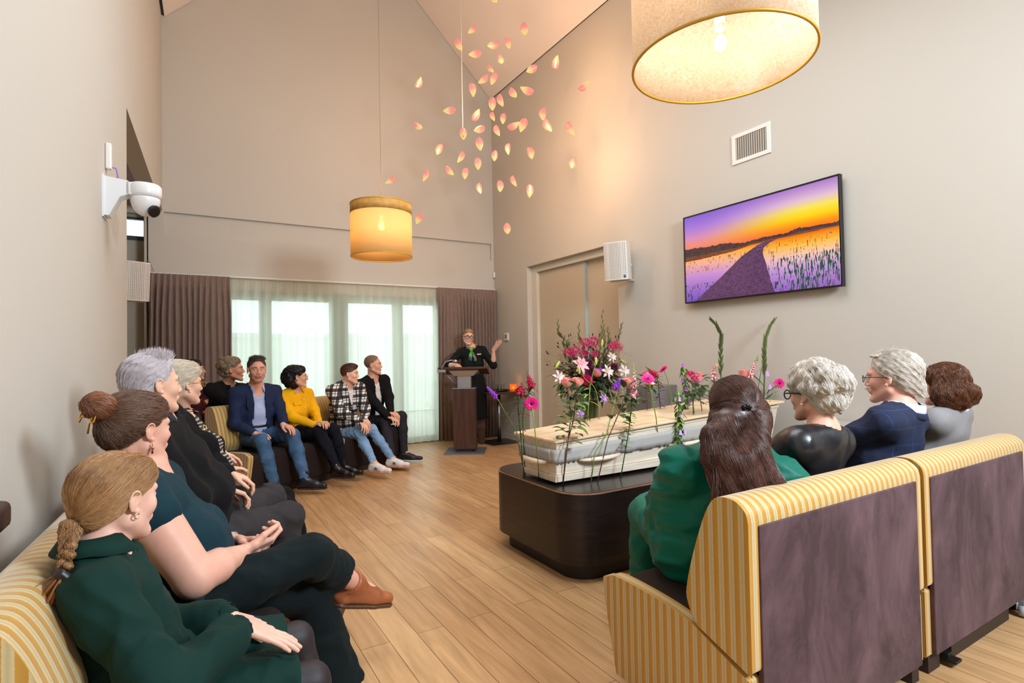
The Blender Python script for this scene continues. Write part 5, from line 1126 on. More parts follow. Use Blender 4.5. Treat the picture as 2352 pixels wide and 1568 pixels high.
    if sp.get('tights'):
        w3 = Vt[Q].mean(1); tm = (w3[:, 2] < J['hipR'][2]+.02); tm &= ~np.any([((w3 > b0) & (w3 < b1)).all(1) for b0, b1 in hb], axis=0) if hb else tm; mi[tm] = 4
    sk = sp['skin']; hm = sp['hair']
    mats_ = [sk, mat('lips_'+nm, sp.get('lips', (188, 110, 104)), .4), mat('brow_'+nm, sp.get('brow', (80, 60, 48)), .8), mat('stubble_'+nm, sp.get('beardc', (142, 100, 84)), .85, bump=(500, .5, .001)), mat('tights_black', (34, 28, 34), .6)]
    np_mesh('body', Vt, Q, mats_, root, mi)
    # eyes
    for q in (-1, 1):
        e = MB(); c0 = G(q*.031, .0735, .003); e.ell(c0, (.0115*hs,)*3, HM, 14, 10); eye = e.build('eye', mat('eye_white', (190, 178, 170), .3), root)
        g = nrm(V(sp.get('gaze', sp['hf']))); e2 = MB(); e2.ell(c0+g*.0072*hs, (.0060*hs, .0050*hs, .0060*hs), frame(g), 12, 6); e2.build('iris', mat('iris_'+nm, sp.get('eye', (70, 74, 72)), .2), eye)
        e3 = MB(); e3.ell(c0+g*.0106*hs, (.003*hs, .0024*hs, .003*hs), frame(g), 8, 5); e3.build('pupil', BLACK, eye)
    ctx['hfield'] = hfield
    return ctx
def strands(par, F, G0, HM, hc, hs, n, flow, mats, L=.12, seg=9, r=.0007, seed=0, region=None, lift=.002, curl=0, name='hair_strands', cf=40, free=0, wob=.12):
    wob = wob*.45; rs = np.random.RandomState(seed); Vt, Q = F.mesh(); n = int(n*2.4); r = r*.5; lift = lift*.6
    if not len(Q): return
    c = Vt[Q].mean(1); loc = (c-hc)@HM/hs
    ok = region(loc) if region is not None else np.ones(len(c), bool); c = c[ok]
    if not len(c): return
    p = c[rs.randint(0, len(c), n)]+rs.randn(n, 3)*F.h*.5; pts = [p]; st = L/seg*rs.uniform(.6, 1.3, n)[:, None]; ph = rs.rand(n)*6.28; w = rs.randn(n, 3)*wob; rl = lift*rs.uniform(.2, 1.8, n)
    for i in range(seg):
        loc = (p-hc)@HM/hs; d = flow(loc)@HM.T; d = d/(np.linalg.norm(d, axis=1, keepdims=True)+1e-9)+w
        g = F.grad(p)
        if not free: d = d-g*(d*g).sum(1, keepdims=True)
        if curl: d = d+curl*(np.cross(g, d)*np.cos(ph+i*1.5)[:, None]+g*np.sin(ph+i*1.5)[:, None])
        d = d/(np.linalg.norm(d, axis=1, keepdims=True)+1e-9); p = p+d*st
        if not free: p = p-g*(F.sample(p)-rl)[:, None]*.9
        pts.append(p)
    A = np.stack(pts, 1); k = A.shape[1]; t = np.gradient(A, axis=1); t /= np.linalg.norm(t, axis=2, keepdims=True)+1e-9; a = np.cross(t, V(.3, .5, .8)); a /= np.linalg.norm(a, axis=2, keepdims=True)+1e-9; b = np.cross(t, a)
    tp = np.interp(np.arange(k), [0, 1, k*.6, k-1], [.4, 1, 1, .15])[None, :, None]*r*rs.uniform(.7, 1.5, n)[:, None, None]
    ring = np.stack([A+a*tp, A-(.5*a-.87*b)*tp, A-(.5*a+.87*b)*tp], 2); Vv = ring.reshape(-1, 3)
    base = (np.arange(n)[:, None]*k+np.arange(k-1)[None])*3; qs = []
    for j in range(3): j2 = (j+1) % 3; qs.append(np.stack([base+j, base+j2, base+3+j2, base+3+j], -1))
    q = np.stack(qs, 2).reshape(-1, 4); mi = np.repeat(rs.choice(len(mats), n, p=None), (k-1)*3); np_mesh(name, Vv, q, mats, par, mi)
def hairmats(nm, base, lo, hi, rough=.38):
    mk = lambda t, c: mat('hair_%s_%s' % (nm, t), c, rough, spec=.6, bump=(60, .15, .001), stretch=(4, 4, .6)); mx = lambda a, b: tuple(.55*x+.45*y for x, y in zip(a, b)); return [mk('mid', base), mk('dark', mx(base, lo)), mk('light', mx(base, hi))]
def hair(ctx, prims, cuts, mats, n=900, flow=None, L=.1, late=(), h=.005, k=.02, amp=.0025, fr=160, region=None, curl=0, r=.0008, lift=.003, seg=9, subs=(), latek=.012, free=0, name='hair', wob=.12):
    """prims in head space; cuts (point, normal) remove; late prims are added after the cuts"""
    G, HM, hs = ctx['G'], ctx['HM'], ctx['hs']
    W = lambda q: ('e', G(*q[1]), V(q[2])*hs, HM@q[3] if len(q) > 3 else HM) if q[0] == 'e' else ('c', G(*q[1]), G(*q[2]), q[3]*hs, q[4]*hs)
    pw = [W(q) for q in prims]; lw = [W(q) for q in late]; lo, hi = bounds(pw+lw, .03); F = Field(lo, hi, h)
    for q in pw: F.add(q, k)
    for (p, nn) in cuts: F.cut(G(*p), HM@V(nn), .008)
    for q in subs: F.add(W(q), .008, True)
    for q in lw: F.add(q, latek)
    if amp: F.noise(amp, fr, 3, 6)
    Vt, Q = F.mesh(); o = np_mesh(name, Vt, Q, mats[1], ctx['root'])
    if n: strands(o, F, G, HM, ctx['hc'], hs, n, flow, mats, L, seg, r, 1, region, lift, curl, free=free, wob=wob)
    return o, F
CR = [('e', (0, -.020, .040), (.083, .103, .088))]
def fl_to(p, sp=(0, 0, 0)):
    return lambda loc: V(p)-loc
fl_down = lambda loc: np.stack([loc[:, 0]*1.2, -.25+0*loc[:, 0], -1.2+0*loc[:, 0]], 1)
fl_back = lambda loc: np.stack([loc[:, 0]*.8, -1+0*loc[:, 0], -.25-6*np.maximum(0, -loc[:, 1])], 1)
def cloth(ctx, name, prims, m, h=.008, amp=.004, fr=55, cuts=(), subs=(), k=.03, seed=0, late=(), parent=None, stretch=None, lbl=None):
    o, F = blob(name, prims, m, parent or ctx['root'], h, k, amp, fr, cuts, subs, seed, late=late, stretch=stretch)
    if lbl: o['label'] = lbl
    return o, F
def sleeve_cut(ctx, q, f=1.0):
    J = ctx['J']; a, b = J['el'+q], J['wr'+q]; return a+(b-a)*f, nrm(b-a)
def arm_part(ctx, q, g0, g1, f=1.0, gw=None):
    J, s = ctx['J'], ctx['s']; w = J['el'+q]+(J['wr'+q]-J['el'+q])*f; am = ctx['sp'].get('am', 1)
    return [('c', J['sh'+q], J['el'+q], .052*s*am+g0, .044*s*am+g0), ('c', J['el'+q], w, .044*s*am+g0, .030*s+(gw if gw is not None else g1))]
def shoe(ctx, q, m, sole=None, heel=0, L=.265, boot=0, toe=.036, name='shoe'):
    s = ctx['s']; J = ctx['J']; a = J['an'+q]; d = nrm(V(ctx['sp']['td'+q])); sd = nrm(np.cross(d, V(0, 0, 1))); upv = np.cross(sd, d); z = -.072*s
    H = a-d*.045*s+upv*(z+.026); B = a+d*.10*s+upv*(z+.016); TT = a+d*(L-.085)*s+upv*(z+.014); pr = [('c', H, B, .034*s, .036*s), ('c', B, TT, .034*s, .026*s, sd, 1.15), ('c', a-d*.03*s+upv*(-.01), H, .040*s, .034*s), ('c', a+upv*(-.012), B+upv*.012, .042*s, .034*s)]
    if boot: pr += [('c', a, a+nrm(J['kn'+q]-a)*boot, .046*s, .050*s)]
    P0 = a+upv*(z-.018+.0); cuts = [(a+upv*(z-.004), -upv)]
    if boot: cuts.append((a+nrm(J['kn'+q]-a)*boot, nrm(J['kn'+q]-a)))
    else: cuts.append((a+upv*.012, upv+d*-.1))
    o, F = blob(name, pr, m, ctx['root'], ctx['sp'].get('sh_h', .006), .02, cuts=cuts)
    so = [('c', H-upv*.02, B-upv*.02, .033*s, .036*s, sd, 1.12), ('c', B-upv*.02, TT-upv*.018, .036*s, .029*s, sd, 1.1)]
    so_, _ = blob('sole', so, sole or mat('sole_dark', (40, 32, 28), .6), o, ctx['sp'].get('sh_h', .006), .012, cuts=[(a+upv*(z-.003), upv), (a+upv*(z-.022), -upv)])
    if heel:
        mb = MB(); c = H-d*.0-upv*.02; mb.tube([c+upv*.002, c-upv*heel], [.030*s, .021*s], 14); mb.build('heel', sole or m, o)
    return o
def lens_mat():
    if 'lens' in MC: return MC['lens']
    m = translucent('lens', (255, 255, 255), 0, .97); return m
def glasses(ctx, m, r=.022, asp=.8, y=.107, z=.001, rim=.0013, lens=True):
    G = ctx['G']; o = MB()
    for q in (-1, 1):
        pts = [G(q*(.032+r*math.cos(t)), y-.004*abs(math.cos(t))*(1 if math.cos(t) > 0 else 0), z+r*asp*math.sin(t)) for t in np.linspace(0, 2*PI, 25)]; o.tube(pts, rim, 5, cap=False)
        o.tube([G(q*(.032+r), y-.004, z+.006), G(q*.074, y-.03, z+.008), G(q*.081, .01, z+.006), G(q*.082, -.012, z-.002)], rim*1.15, 5)
    o.tube([G(-.032+r, y, z+.002), G(0, y+.003, z+.006), G(.032-r, y, z+.002)], rim, 5); f = o.build('glasses', m, ctx['root'])
    if lens:
        for q in (-1, 1):
            vs = [G(q*.032, y-.001, z)]+[G(q*(.032+r*math.cos(t)), y-.002, z+r*asp*math.sin(t)) for t in np.linspace(0, 2*PI, 21)[:-1]]; MB().add(vs, [(0, 1+i, 1+(i+1) % 20) for i in range(20)], 0, True).build('lens', lens_mat(), f)
    return f
def collar(ctx, m, r0=.062, h=.035, w=1.15, open_=.35, flare=.02, tilt=.02, name='collar', z=.0, th=.003):
    T, s = ctx['T'], ctx['s']; mb = MB(); n = 30; vs = []
    for i in range(n+1):
        a = -PI/2+open_+(2*PI-2*open_)*i/n+PI; a = PI/2+open_+(2*PI-2*open_)*i/n
        fr_ = abs(math.cos((a-PI/2)/2)); f = math.sin(a)      # front where sin(a)=1
        up_ = z+tilt*(-f)
        for j, (rr, zz) in enumerate(((r0*.96, up_), (r0, up_+h*.6), (r0+.002, up_+h), (r0+.010, up_+h*.8), (r0+flare+.012*max(0, f), up_-.002-.022*max(0, f)))):
            vs.append(T(rr*w*math.cos(a)*s, (rr*math.sin(a)-.006)*s, zz*s))
    k = 5; mb.add(vs, [(i*k+j, i*k+j+1, (i+1)*k+j+1, (i+1)*k+j) for i in range(n) for j in range(k-1)], 0, True); o = mb.build(name, m, ctx['root']); sd = o.modifiers.new('s', 'SOLIDIFY'); sd.thickness = th; return o
def fabric(nm, rgb, rough=.9, sheen=0, v=.12, b=(700, .35, .0012)): return mat('cloth_'+nm, tuple(c*.86 if max(rgb) < 90 else c for c in rgb), rough, sheen=sheen*.15, spec=.18, var=(5, v), bump=b)
def done(ctx):
    p = ctx['Pv']; rebase(ctx['root'], (p[0], p[1], 0))
def sit(h=.09): return V(0, 0, h)
# ------------------------------------------------------------------ the people
DN = V(0, 0, -1)
def opening(ctx, w0, w1, z0=-.02, z1=-.55, depth=.165, y=.05):
    """front opening of a jacket: tapered wedge removed along the front centre line"""
    T, s = ctx['T'], ctx['s']; out = []
    for i in range(9):
        t = i/8; z = z0+(z1-z0)*t; w = w0+(w1-w0)*t; out.append([('c', T(0, y, z*s), T(0, depth, z*s), w, w), .004])
    return out
def P_girl():
    hf = ca(20, -6)
    ctx = figure(dict(nm='girl', label='girl in a dark green dress with a long plait, nearest the camera at the left', fw=ca(59), neck=P(232, 1262, 1.30), pel=(-.105, 1.63, .51), head=P(270, 1144, 1.33), hf=hf, hs=.89, s=.92, sw=.132, nw=.86,
        wrR=P(556, 1440, 1.38), hdR=(nrm(P(690, 1478, 1.44)-P(556, 1440, 1.38)), DN, .10), wrL=P(528, 1415, 1.50), hdL=(nrm(P(640, 1442, 1.58)-P(528, 1415, 1.50)), DN, .12), epR=V(.1, -.8, -.8), epL=V(.0, .5, -1),
        knR=P(712, 1565, 1.46), anR=(.36, 1.50, .09), knL=P(700, 1462, 1.66), anL=(.38, 1.72, .09), tdR=ca(62), tdL=ca(62), skin=skin('girl', (226, 180, 162)), hair=None, brow=(170, 130, 90), hb=.008, hh=.0032, tights=True, hnd=.93, am=.85))
    T, J, s, root = ctx['T'], ctx['J'], ctx['s'], ctx['root']
    GRN = fabric('dark_green', (10, 50, 44), .8, .1)
    pr = [[x, .03] for x in ctx['torso'](.016)]
    for q in ('R', 'L'):
        a, e, w = J['sh'+q], J['el'+q], J['wr'+q]; w2 = e+(w-e)*.80
        pr += [[('c', a, e, .066, .064), .03], [('c', e, w2, .064, .056), .03], [('c', w2, e+(w-e)*.97, .040, .031), .012]]
    cloth(ctx, 'dress_top', pr, GRN, .0065, .0055, 34, cuts=[], seed=2)
    # skirt over the thighs
    kn = lambda q, f: J['hip'+q]+(J['kn'+q]-J['hip'+q])*f
    sk = [('c', ctx['Pv'], ctx['Pv']+ctx['up']*.16, .145, .125, ctx['side'], 1.25), ('c', J['hipR'], kn('R', .86), .105, .088), ('c', J['hipL'], kn('L', .86), .105, .085), ('c', kn('R', .3), kn('L', .3), .09, .09), ('c', kn('R', .75), kn('L', .75), .07, .07)]
    cloth(ctx, 'skirt', sk, GRN, .008, .006, 34, cuts=[(kn('R', .9)*.5+kn('L', .9)*.5, nrm(J['knR']-J['hipR']))], seed=4)
    for q in ('R', 'L'):
        e, w = J['el'+q], J['wr'+q]; d = nrm(w-e); rings = MB(); a = nrm(np.cross(d, V(0, 0, 1))); b = np.cross(d, a); c0 = e+(w-e)*.86; L = np.linalg.norm(w-e)*.13; nn = 30; vs = []
        for k in range(9):
            for j in range(nn):
                th = 2*PI*j/nn; r = .034+.0035*(k % 2)+.002*math.sin(j*3); vs.append(c0+d*L*k/8+(a*math.cos(th)+b*math.sin(th))*r)
        rings.add(vs, [(k*nn+j, k*nn+(j+1) % nn, (k+1)*nn+(j+1) % nn, (k+1)*nn+j) for k in range(8) for j in range(nn)], 0, True); o = rings.build('elastic_cuff', GRN, root); sd = o.modifiers.new('s', 'SOLIDIFY'); sd.thickness = .002
    collar(ctx, GRN, .060, .030, 1.2, .5, .034, .012, z=.022)
    hm = hairmats('girl', (172, 128, 84), (118, 78, 48), (214, 172, 122))
    o, F = hair(ctx, [('e', (0, -.022, .036), (.083, .105, .092)), ('e', (0, -.05, -.005), (.070, .062, .075)), ('e', (0, .045, .06), (.062, .045, .055))], [((0, .040, .020), (0, .62, -.78))], hm, 3200, fl_to((0, -.125, -.055)), .15, region=lambda l: l[:, 1] > -.10, amp=.0015, fr=120, r=.0006, h=.0045, lift=.0022,
        subs=[('c', (-.11, .03, -.03), (.11, .03, -.03), .036, .036)])
    # plait
    b0 = ctx['G'](-.0, -.108, -.055); pts = bez(b0, P(160, 1215, 1.24), P(146, 1318, 1.17), 15); mb = MB(); tp = []
    lob = []
    for i, p in enumerate(pts):
        ax = nrm(pts[min(i+1, 14)]-pts[max(i-1, 0)]); sd = nrm(np.cross(ax, F_)); q = 1 if i % 2 else -1; R = frame(sd*q*.75+ax*.75, -F_); lob.append(('e', p+sd*q*.009, V(.012, .020, .014)*(1.05-.45*i/14), R))
    po, PF = blob('plait', lob, hm[1], o, .0028, .003, .0012, 300)
    strands(po, PF, None, np.eye(3), V(0, 0, 0), 1, 500, lambda l: np.stack([.1+0*l[:, 0], 0*l[:, 0], -1+0*l[:, 0]], 1), hm, .03, 5, .0009, 4, None, .0015, wob=.5)
    blob('hair_tie', [('c', pts[-1]-V(.004, 0, 0), pts[-1]+V(.006, 0, -.012), .013, .013)], mat('hair_tie_black', (18, 16, 20), .4), o, .003)
    tail = bez(pts[-1], P(135, 1345, 1.16), P(118, 1385, 1.16), 6); tb = MB(); rn = random.Random(2)
    for i in range(160):
        o_ = V(rn.gauss(0, .009), rn.gauss(0, .008), rn.gauss(0, .004)); tb.tube([p+o_*(.3+.35*k) for k, p in enumerate(tail)], [.0009]*5+[.0002], 3)
    tb.build('plait_tail', mat('tail_brown', (150, 92, 50), .5), o)
    er = MB(); er.tube([ctx['G'](.083+.0065*math.sin(a), -.004+.007*math.cos(a), -.041) if False else ctx['G'](.0835, -.002+.0065*math.cos(a), -.040+.0065*math.sin(a)) for a in np.linspace(.5, 5.6, 14)], .0016, 6); er.build('earring', mat('silver', (220, 214, 206), .2, metal=1), root)
    done(ctx)
def P_bun():
    wR = P(560, 1266, 1.90); wL = P(548, 1243, 2.02)
    ctx = figure(dict(nm='bun', label='woman in a teal top with her brown hair in a clipped bun, legs crossed', fw=ca(66), neck=P(338, 1082, 1.80), pel=(-.02, 2.14, .53), head=P(318, 986, 1.78), hf=ca(25, -3), hup=(.03, 0, 1), hs=.95, s=1.03, sw=.165, fat=1.18, am=1.42, bust=1.25, belly=.95,
        wrR=wR, hdR=(nrm(P(622, 1246, 1.98)-wR), V(0, .6, .6), .9), wrL=wL, hdL=(nrm(P(625, 1240, 1.98)-wL), V(0, -.5, -.6), .9), epR=V(.15, -.9, -.9), epL=V(0, .5, -1),
        knR=P(736, 1268, 2.02), anR=P(822, 1345, 2.38), knL=P(692, 1360, 2.12), anL=P(758, 1545, 2.16), tdR=nrm(P(915, 1352, 2.52)-P(822, 1352, 2.38)), tdL=ca(70), skin=skin('bun', (222, 168, 148)), hair=None, brow=(110, 80, 60), hb=.0075, hh=.0035))
    J, T, root = ctx['J'], ctx['T'], ctx['root']
    TEAL = fabric('teal', (16, 54, 66), .8, .1)
    cap = lambda q: ('c', J['sh'+q]+ctx['up']*.004, J['sh'+q]+(J['el'+q]-J['sh'+q])*.22, .078, .088)
    cloth(ctx, 'top', [[x, .03] for x in ctx['torso'](.018)+[cap('R'), cap('L')]], TEAL, .007, .004, 30, cuts=[], subs=[[('e', T(0, .02, .02), V(.075, .085, .05), ctx['M']), .01]], seed=3)
    TR = fabric('trousers_green_black', (14, 28, 31), .85, .1)
    kR, aR, kL, aL = J['knR'], J['anR'], J['knL'], J['anL']
    dR, dL = nrm(aR-kR), nrm(aL-kL)
    cloth(ctx, 'wide_trousers', [('c', ctx['Pv'], ctx['Pv']+ctx['up']*.14, .15, .14, ctx['side'], 1.3), ('c', J['hipR'], kR, .115, .074), ('c', kR, kR+(aR-kR)*.80, .068, .078, nrm(V(0, 0, 1)-dR*dR[2]), 1.15), ('c', J['hipL'], kL, .115, .088), ('c', kL, kL+(aL-kL)*.88, .082, .098, V(1, 0, 0), 1.15)],
          TR, .008, .006, 26, cuts=[], seed=5, subs=[[('c', kR+(aR-kR)*.52+dR*.14, aR+dR*.2, .14, .14), .003], [('c', kL+(aL-kL)*.86+dL*.14, aL+dL*.2, .14, .14), .003]], k=.025)
    BT = mat('tan_leather', (156, 90, 56), .38, var=(14, .15), bump=(90, .15, .001)); SO = mat('boot_sole', (92, 58, 36), .5)
    for q in ('R', 'L'): shoe(ctx, q, BT, SO, heel=.075, L=.262, boot=.055, name='ankle_boot')
    hm = hairmats('bun', (104, 74, 58), (58, 40, 32), (150, 114, 90))
    G = ctx['G']
    o, F = hair(ctx, [('e', (0, -.025, .042), (.086, .106, .094)), ('e', (0, -.07, -.005), (.068, .055, .062)), ('e', (0, .04, .065), (.064, .045, .055))], [((0, .050, .030), (0, .62, -.78))], hm, 3400, fl_to((0, -.125, .055)), .15, amp=.003, fr=130, r=.0007, h=.0045, lift=.003,
        subs=[('c', (-.11, .03, -.03), (.11, .03, -.03), .038, .038)], wob=.16)
    bm = hairmats('bun2', (140, 90, 62), (96, 60, 42), (184, 124, 86))
    o2, F2 = hair(ctx, [('e', (.0, -.125, .085), (.060, .042, .040)), ('e', (.02, -.14, .078), (.040, .034, .034)), ('e', (-.025, -.12, .09), (.040, .036, .036))], [], bm, 1500, lambda l: np.stack([-(l[:, 2]-.09), 0*l[:, 0]-.1, l[:, 0]], 1), .12, amp=.003, fr=150, r=.0008, h=.005, lift=.003, name='hair_bun', wob=.2)
    c = MB(); q0 = G(.0, -.155, .045)
    for k in (-1, 1): c.tube([G(.03*k+.012*math.sin(a)*k, -.158+.006*math.cos(a), .052+.018*math.sin(a*2)*.5+.012*math.cos(a)) for a in np.linspace(0, 2*PI, 22)], .0028, 6)
    c.tube([G(.035, -.16, .06), G(.02, -.163, .03), G(-.0, -.155, .0)], .003, 6); c.tube([G(.05, -.14, .075), G(.03, -.158, .055), G(-.03, -.158, .055)], .003, 6); c.build('hair_clip', mat('gold_clip', (226, 178, 96), .25, metal=1), o)
    e = MB(); e.tube([G(.085, -.002, -.040), G(.086, -.002, -.075)], [.002, .0035], 6); e.ell(G(.086, -.002, -.056), (.005,)*3); e.build('earring', mat('rose_gold', (214, 160, 120), .25, metal=1), root)
    wd = nrm(J['wrL']-J['elL']); wc = J['wrL']-wd*.03; mb = MB(); mb.tube([wc-wd*.011, wc+wd*.011], .036, 20); mb.build('watch', mat('watch_grey', (150, 160, 150), .4), root)
    done(ctx)
def P_grey():
    wR = P(520, 1122, 2.52); wL = P(525, 1085, 2.70)
    ctx = figure(dict(nm='grey', label='grey haired older man in a black cardigan beside the white haired woman', fw=ca(66), neck=P(352, 952, 2.32), pel=(.04, 2.86, .54), head=P(352, 884, 2.28), hf=ca(35, 0), hs=1.0, s=1.05, sw=.19, fat=1.15, belly=1.05, nw=1.15,
        wrR=wR, hnd=.9, hdR=(nrm(P(578, 1140, 2.62)-wR), V(0, 0, -1), .55), wrL=wL, hdL=(nrm(P(570, 1100, 2.74)-wL), V(0, 0, -1), .6), epR=V(.1, -.8, -.9), epL=V(0, .5, -1),
        knR=P(632, 1195, 2.68), anR=P(640, 1330, 2.70), knL=P(620, 1145, 2.95), anL=P(640, 1290, 3.0), tdR=ca(66), tdL=ca(66), skin=skin('grey', (228, 180, 154)), hair=None, brow=(90, 70, 60), lips=(176, 104, 88), hh=.0038))
    J = ctx['J']
    BK = fabric('black_knit', (20, 20, 22), .9, .15)
    cloth(ctx, 'cardigan', [[x, .03] for x in ctx['torso'](.020)+arm_part(ctx, 'R', .018, .014, .97)+arm_part(ctx, 'L', .018, .014, .97)], BK, .009, .006, 26, seed=7, subs=[[('e', ctx['T'](0, .02, .025), V(.07, .08, .04), ctx['M']), .008]])
    collar(ctx, mat('dark_collar', (44, 44, 50), .8), .066, .03, 1.1, .4, .02, .015)
    cloth(ctx, 'trousers', [('c', ctx['Pv'], ctx['Pv']+ctx['up']*.12, .15, .14, ctx['side'], 1.3)]+ctx['leg'](.016), fabric('charcoal_trousers', (62, 58, 60), .9, .1), .010, .005, 30, seed=8)
    for q in ('R', 'L'): shoe(ctx, q, mat('brown_shoe', (126, 66, 38), .4), None)
    hm = hairmats('grey', (216, 206, 210), (180, 168, 174), (240, 234, 238))
    hair(ctx, [('e', (0, -.022, .042), (.083, .105, .094)), ('e', (0, -.055, -.005), (.070, .058, .065)), ('e', (0, .04, .09), (.055, .04, .034))], [((0, .038, .028), (0, .66, -.75)), ((0, 0, -.07), (0, 0, -1)), ((0, .045, .05), (0, 1, -.35))], hm, 2600, lambda l: np.stack([l[:, 0]*.6, -.9+0*l[:, 0], -.6-4*np.maximum(0, -l[:, 1])], 1), .06, amp=.003, fr=170, r=.0008, h=.005, lift=.004, seg=6, wob=.25,
        subs=[('c', (-.11, .03, -.03), (.11, .03, -.03), .040, .040)])
    o, F = hair(ctx, [('e', (0, .0, .09), (.06, .07, .032))], [((0, 0, .085), (0, 0, -1))], hm, 900, lambda l: np.stack([l[:, 0]*2+0*l[:, 0], .35+0*l[:, 0], 1.2+0*l[:, 0]], 1), .035, amp=.003, fr=170, r=.0009, h=.005, seg=4, wob=.35, free=1, name='hair_top')
    done(ctx)
def P_white_left():
    wR = P(512, 1078, 3.12); wL = P(500, 1035, 3.25)
    ctx = figure(dict(nm='lady', label='white haired woman with red nails and a tweed top on the left sofa', fw=ca(72), neck=P(410, 945, 3.0), pel=(.10, 3.42, .53), head=P(420, 882, 2.95), hf=ca(33, -2), hs=.94, s=.95, sw=.165, fat=1.15, bust=1.1, belly=1.0,
        wrR=wR, hdR=(nrm(P(562, 1072, 3.25)-wR), V(0, 0, -1), .25), wrL=wL, hdL=(nrm(P(552, 1055, 3.36)-wL), V(0, 0, -1), .3), epR=V(.1, -.8, -.9), epL=V(0, .5, -1),
        anR=(.62, 3.45, .09), anL=(.62, 3.72, .09), tdR=ca(72), tdL=ca(72), skin=skin('lady', (236, 186, 160)), hair=None, brow=(190, 176, 160), hh=.004, lips=(196, 100, 96)))
    J, T, G, root = ctx['J'], ctx['T'], ctx['G'], ctx['root']
    TW = line_mat('tweed', (40, 36, 38), (176, 166, 158), .018, .38, False); N, L, b = nodes(TW)
    cloth(ctx, 'tweed_top', [[x, .03] for x in ctx['torso'](.012)+arm_part(ctx, 'R', .014, .012, .93)+arm_part(ctx, 'L', .014, .012, .93)], TW, .010, .003, 30, seed=9, subs=[[('e', T(0, .03, .01), V(.075, .08, .05), ctx['M']), .008]])
    cloth(ctx, 'cardigan', [[x, .03] for x in ctx['torso'](.022)+arm_part(ctx, 'R', .020, .016, .70)+arm_part(ctx, 'L', .020, .016, .70)], fabric('black_cardigan', (22, 22, 24), .9), .010, .004, 26, seed=10, subs=opening(ctx, .085, .06, -.0, -.5))
    collar(ctx, TW, .066, .02, 1.2, .55, .035, .012, name='lapel')
    cloth(ctx, 'trousers', [('c', ctx['Pv'], ctx['Pv']+ctx['up']*.12, .15, .13, ctx['side'], 1.3)]+ctx['leg'](.022), fabric('black_trousers', (20, 20, 22), .9), .010, .004, 30, seed=11)
    for q in ('R', 'L'): shoe(ctx, q, mat('black_shoe', (18, 18, 20), .35), None)
    hm = hairmats('lady', (226, 212, 190), (196, 180, 158), (244, 236, 222))
    hair(ctx, [('e', (0, -.024, .044), (.088, .106, .098)), ('e', (0, -.055, -.005), (.074, .060, .065)), ('e', (0, .045, .075), (.066, .045, .055))], [((0, .045, .028), (0, .66, -.75)), ((0, 0, -.066), (0, 0, -1))], hm, 2200, fl_back, .10, amp=.003, fr=120, r=.0009, h=.0055, lift=.004, subs=[('c', (-.11, .03, -.035), (.11, .03, -.035), .040, .040)])
    glasses(ctx, mat('gold_rim', (190, 150, 90), .3, metal=1), .021, .8)
    MB().ell(G(.083, .0, -.040), (.005,)*3).build('earring', WHITE, root)
    mb = MB(); mb.tube([T(.05*math.sin(a)*1.2, .085+.07*math.cos(a)*.3+.03, -.08-.16*(1+math.cos(a))) for a in np.linspace(-PI*.8, PI*.8, 24)], .003, 5); mb.build('necklace', mat('gold_chain', (214, 170, 70), .3, metal=1), root)
    for q in ('R', 'L'):
        d = nrm(J['wr'+q]-J['el'+q]); a = nrm(np.cross(d, V(0, 0, 1))); b = np.cross(d, a); MB().tube([J['wr'+q]-d*.02+(a*math.cos(t)+b*math.sin(t))*.034+d*.006*math.sin(3*t) for t in np.linspace(0, 2*PI, 26)], .0045, 6, cap=False).build('bracelet', mat('gold_chain', (0, 0, 0)), root)
    sp = ctx['sp']; nl = MB()
    for q, sg in (('R', 1), ('L', -1)):
        d, n, c = sp['hd'+q]; pr, _ = hand_prims(J['wr'+q], d, n, sg, c, sp.get('hnd', .98)*ctx['s'])
        for k in (6, 9, 12, 15):
            if k < len(pr): x = pr[k-0][0]
        idx = [3, 7, 11, 15]
        for k in idx: x = pr[k][0]; nl.ell(V(x[2])-V(n)*.006*0+V(0, 0, .006), (.0065, .0085, .003), frame(nrm(V(x[2])-V(x[1]))), 8, 5)
    nl.build('nail_varnish', mat('red_nails', (200, 16, 24), .25), root)
    done(ctx)
def torso_top(ctx, name, m, g, seed=1, neck=(.055, .07, .03), nz=.02):
    return cloth(ctx, name, [[x, .04] for x in ctx['torso'](g)], m, .009, .002, 30, seed=seed, subs=[[('e', ctx['T'](0, .02, nz), V(neck), ctx['M']), .008]])
def simple_top(ctx, name, m, g=.016, h=.010, amp=.004, fr=28, seed=1, sl=.97, neck=(.068, .075, .04), nz=.02, **k):
    return cloth(ctx, name, [[x, .042] for x in ctx['torso'](g)]+[[x, .03] for x in arm_part(ctx, 'R', g, g*.8, sl)+arm_part(ctx, 'L', g, g*.8, sl)], m, h, amp, fr, seed=seed, subs=[[('e', ctx['T'](0, .02, nz), V(neck), ctx['M']), .008]]+k.pop('subs', []), **k)
def legs(ctx, name, m, g=.014, h=.010, amp=.004, fr=34, seed=1, lo=.93):
    J = ctx['J']; return cloth(ctx, name, [('c', ctx['Pv'], ctx['Pv']+ctx['up']*.10, .135*ctx['sp'].get('fat', 1)+g*.5, .125+g*.5, ctx['side'], 1.28)]+ctx['leg'](g, lo=lo), m, h, amp, fr, seed=seed, k=.025)
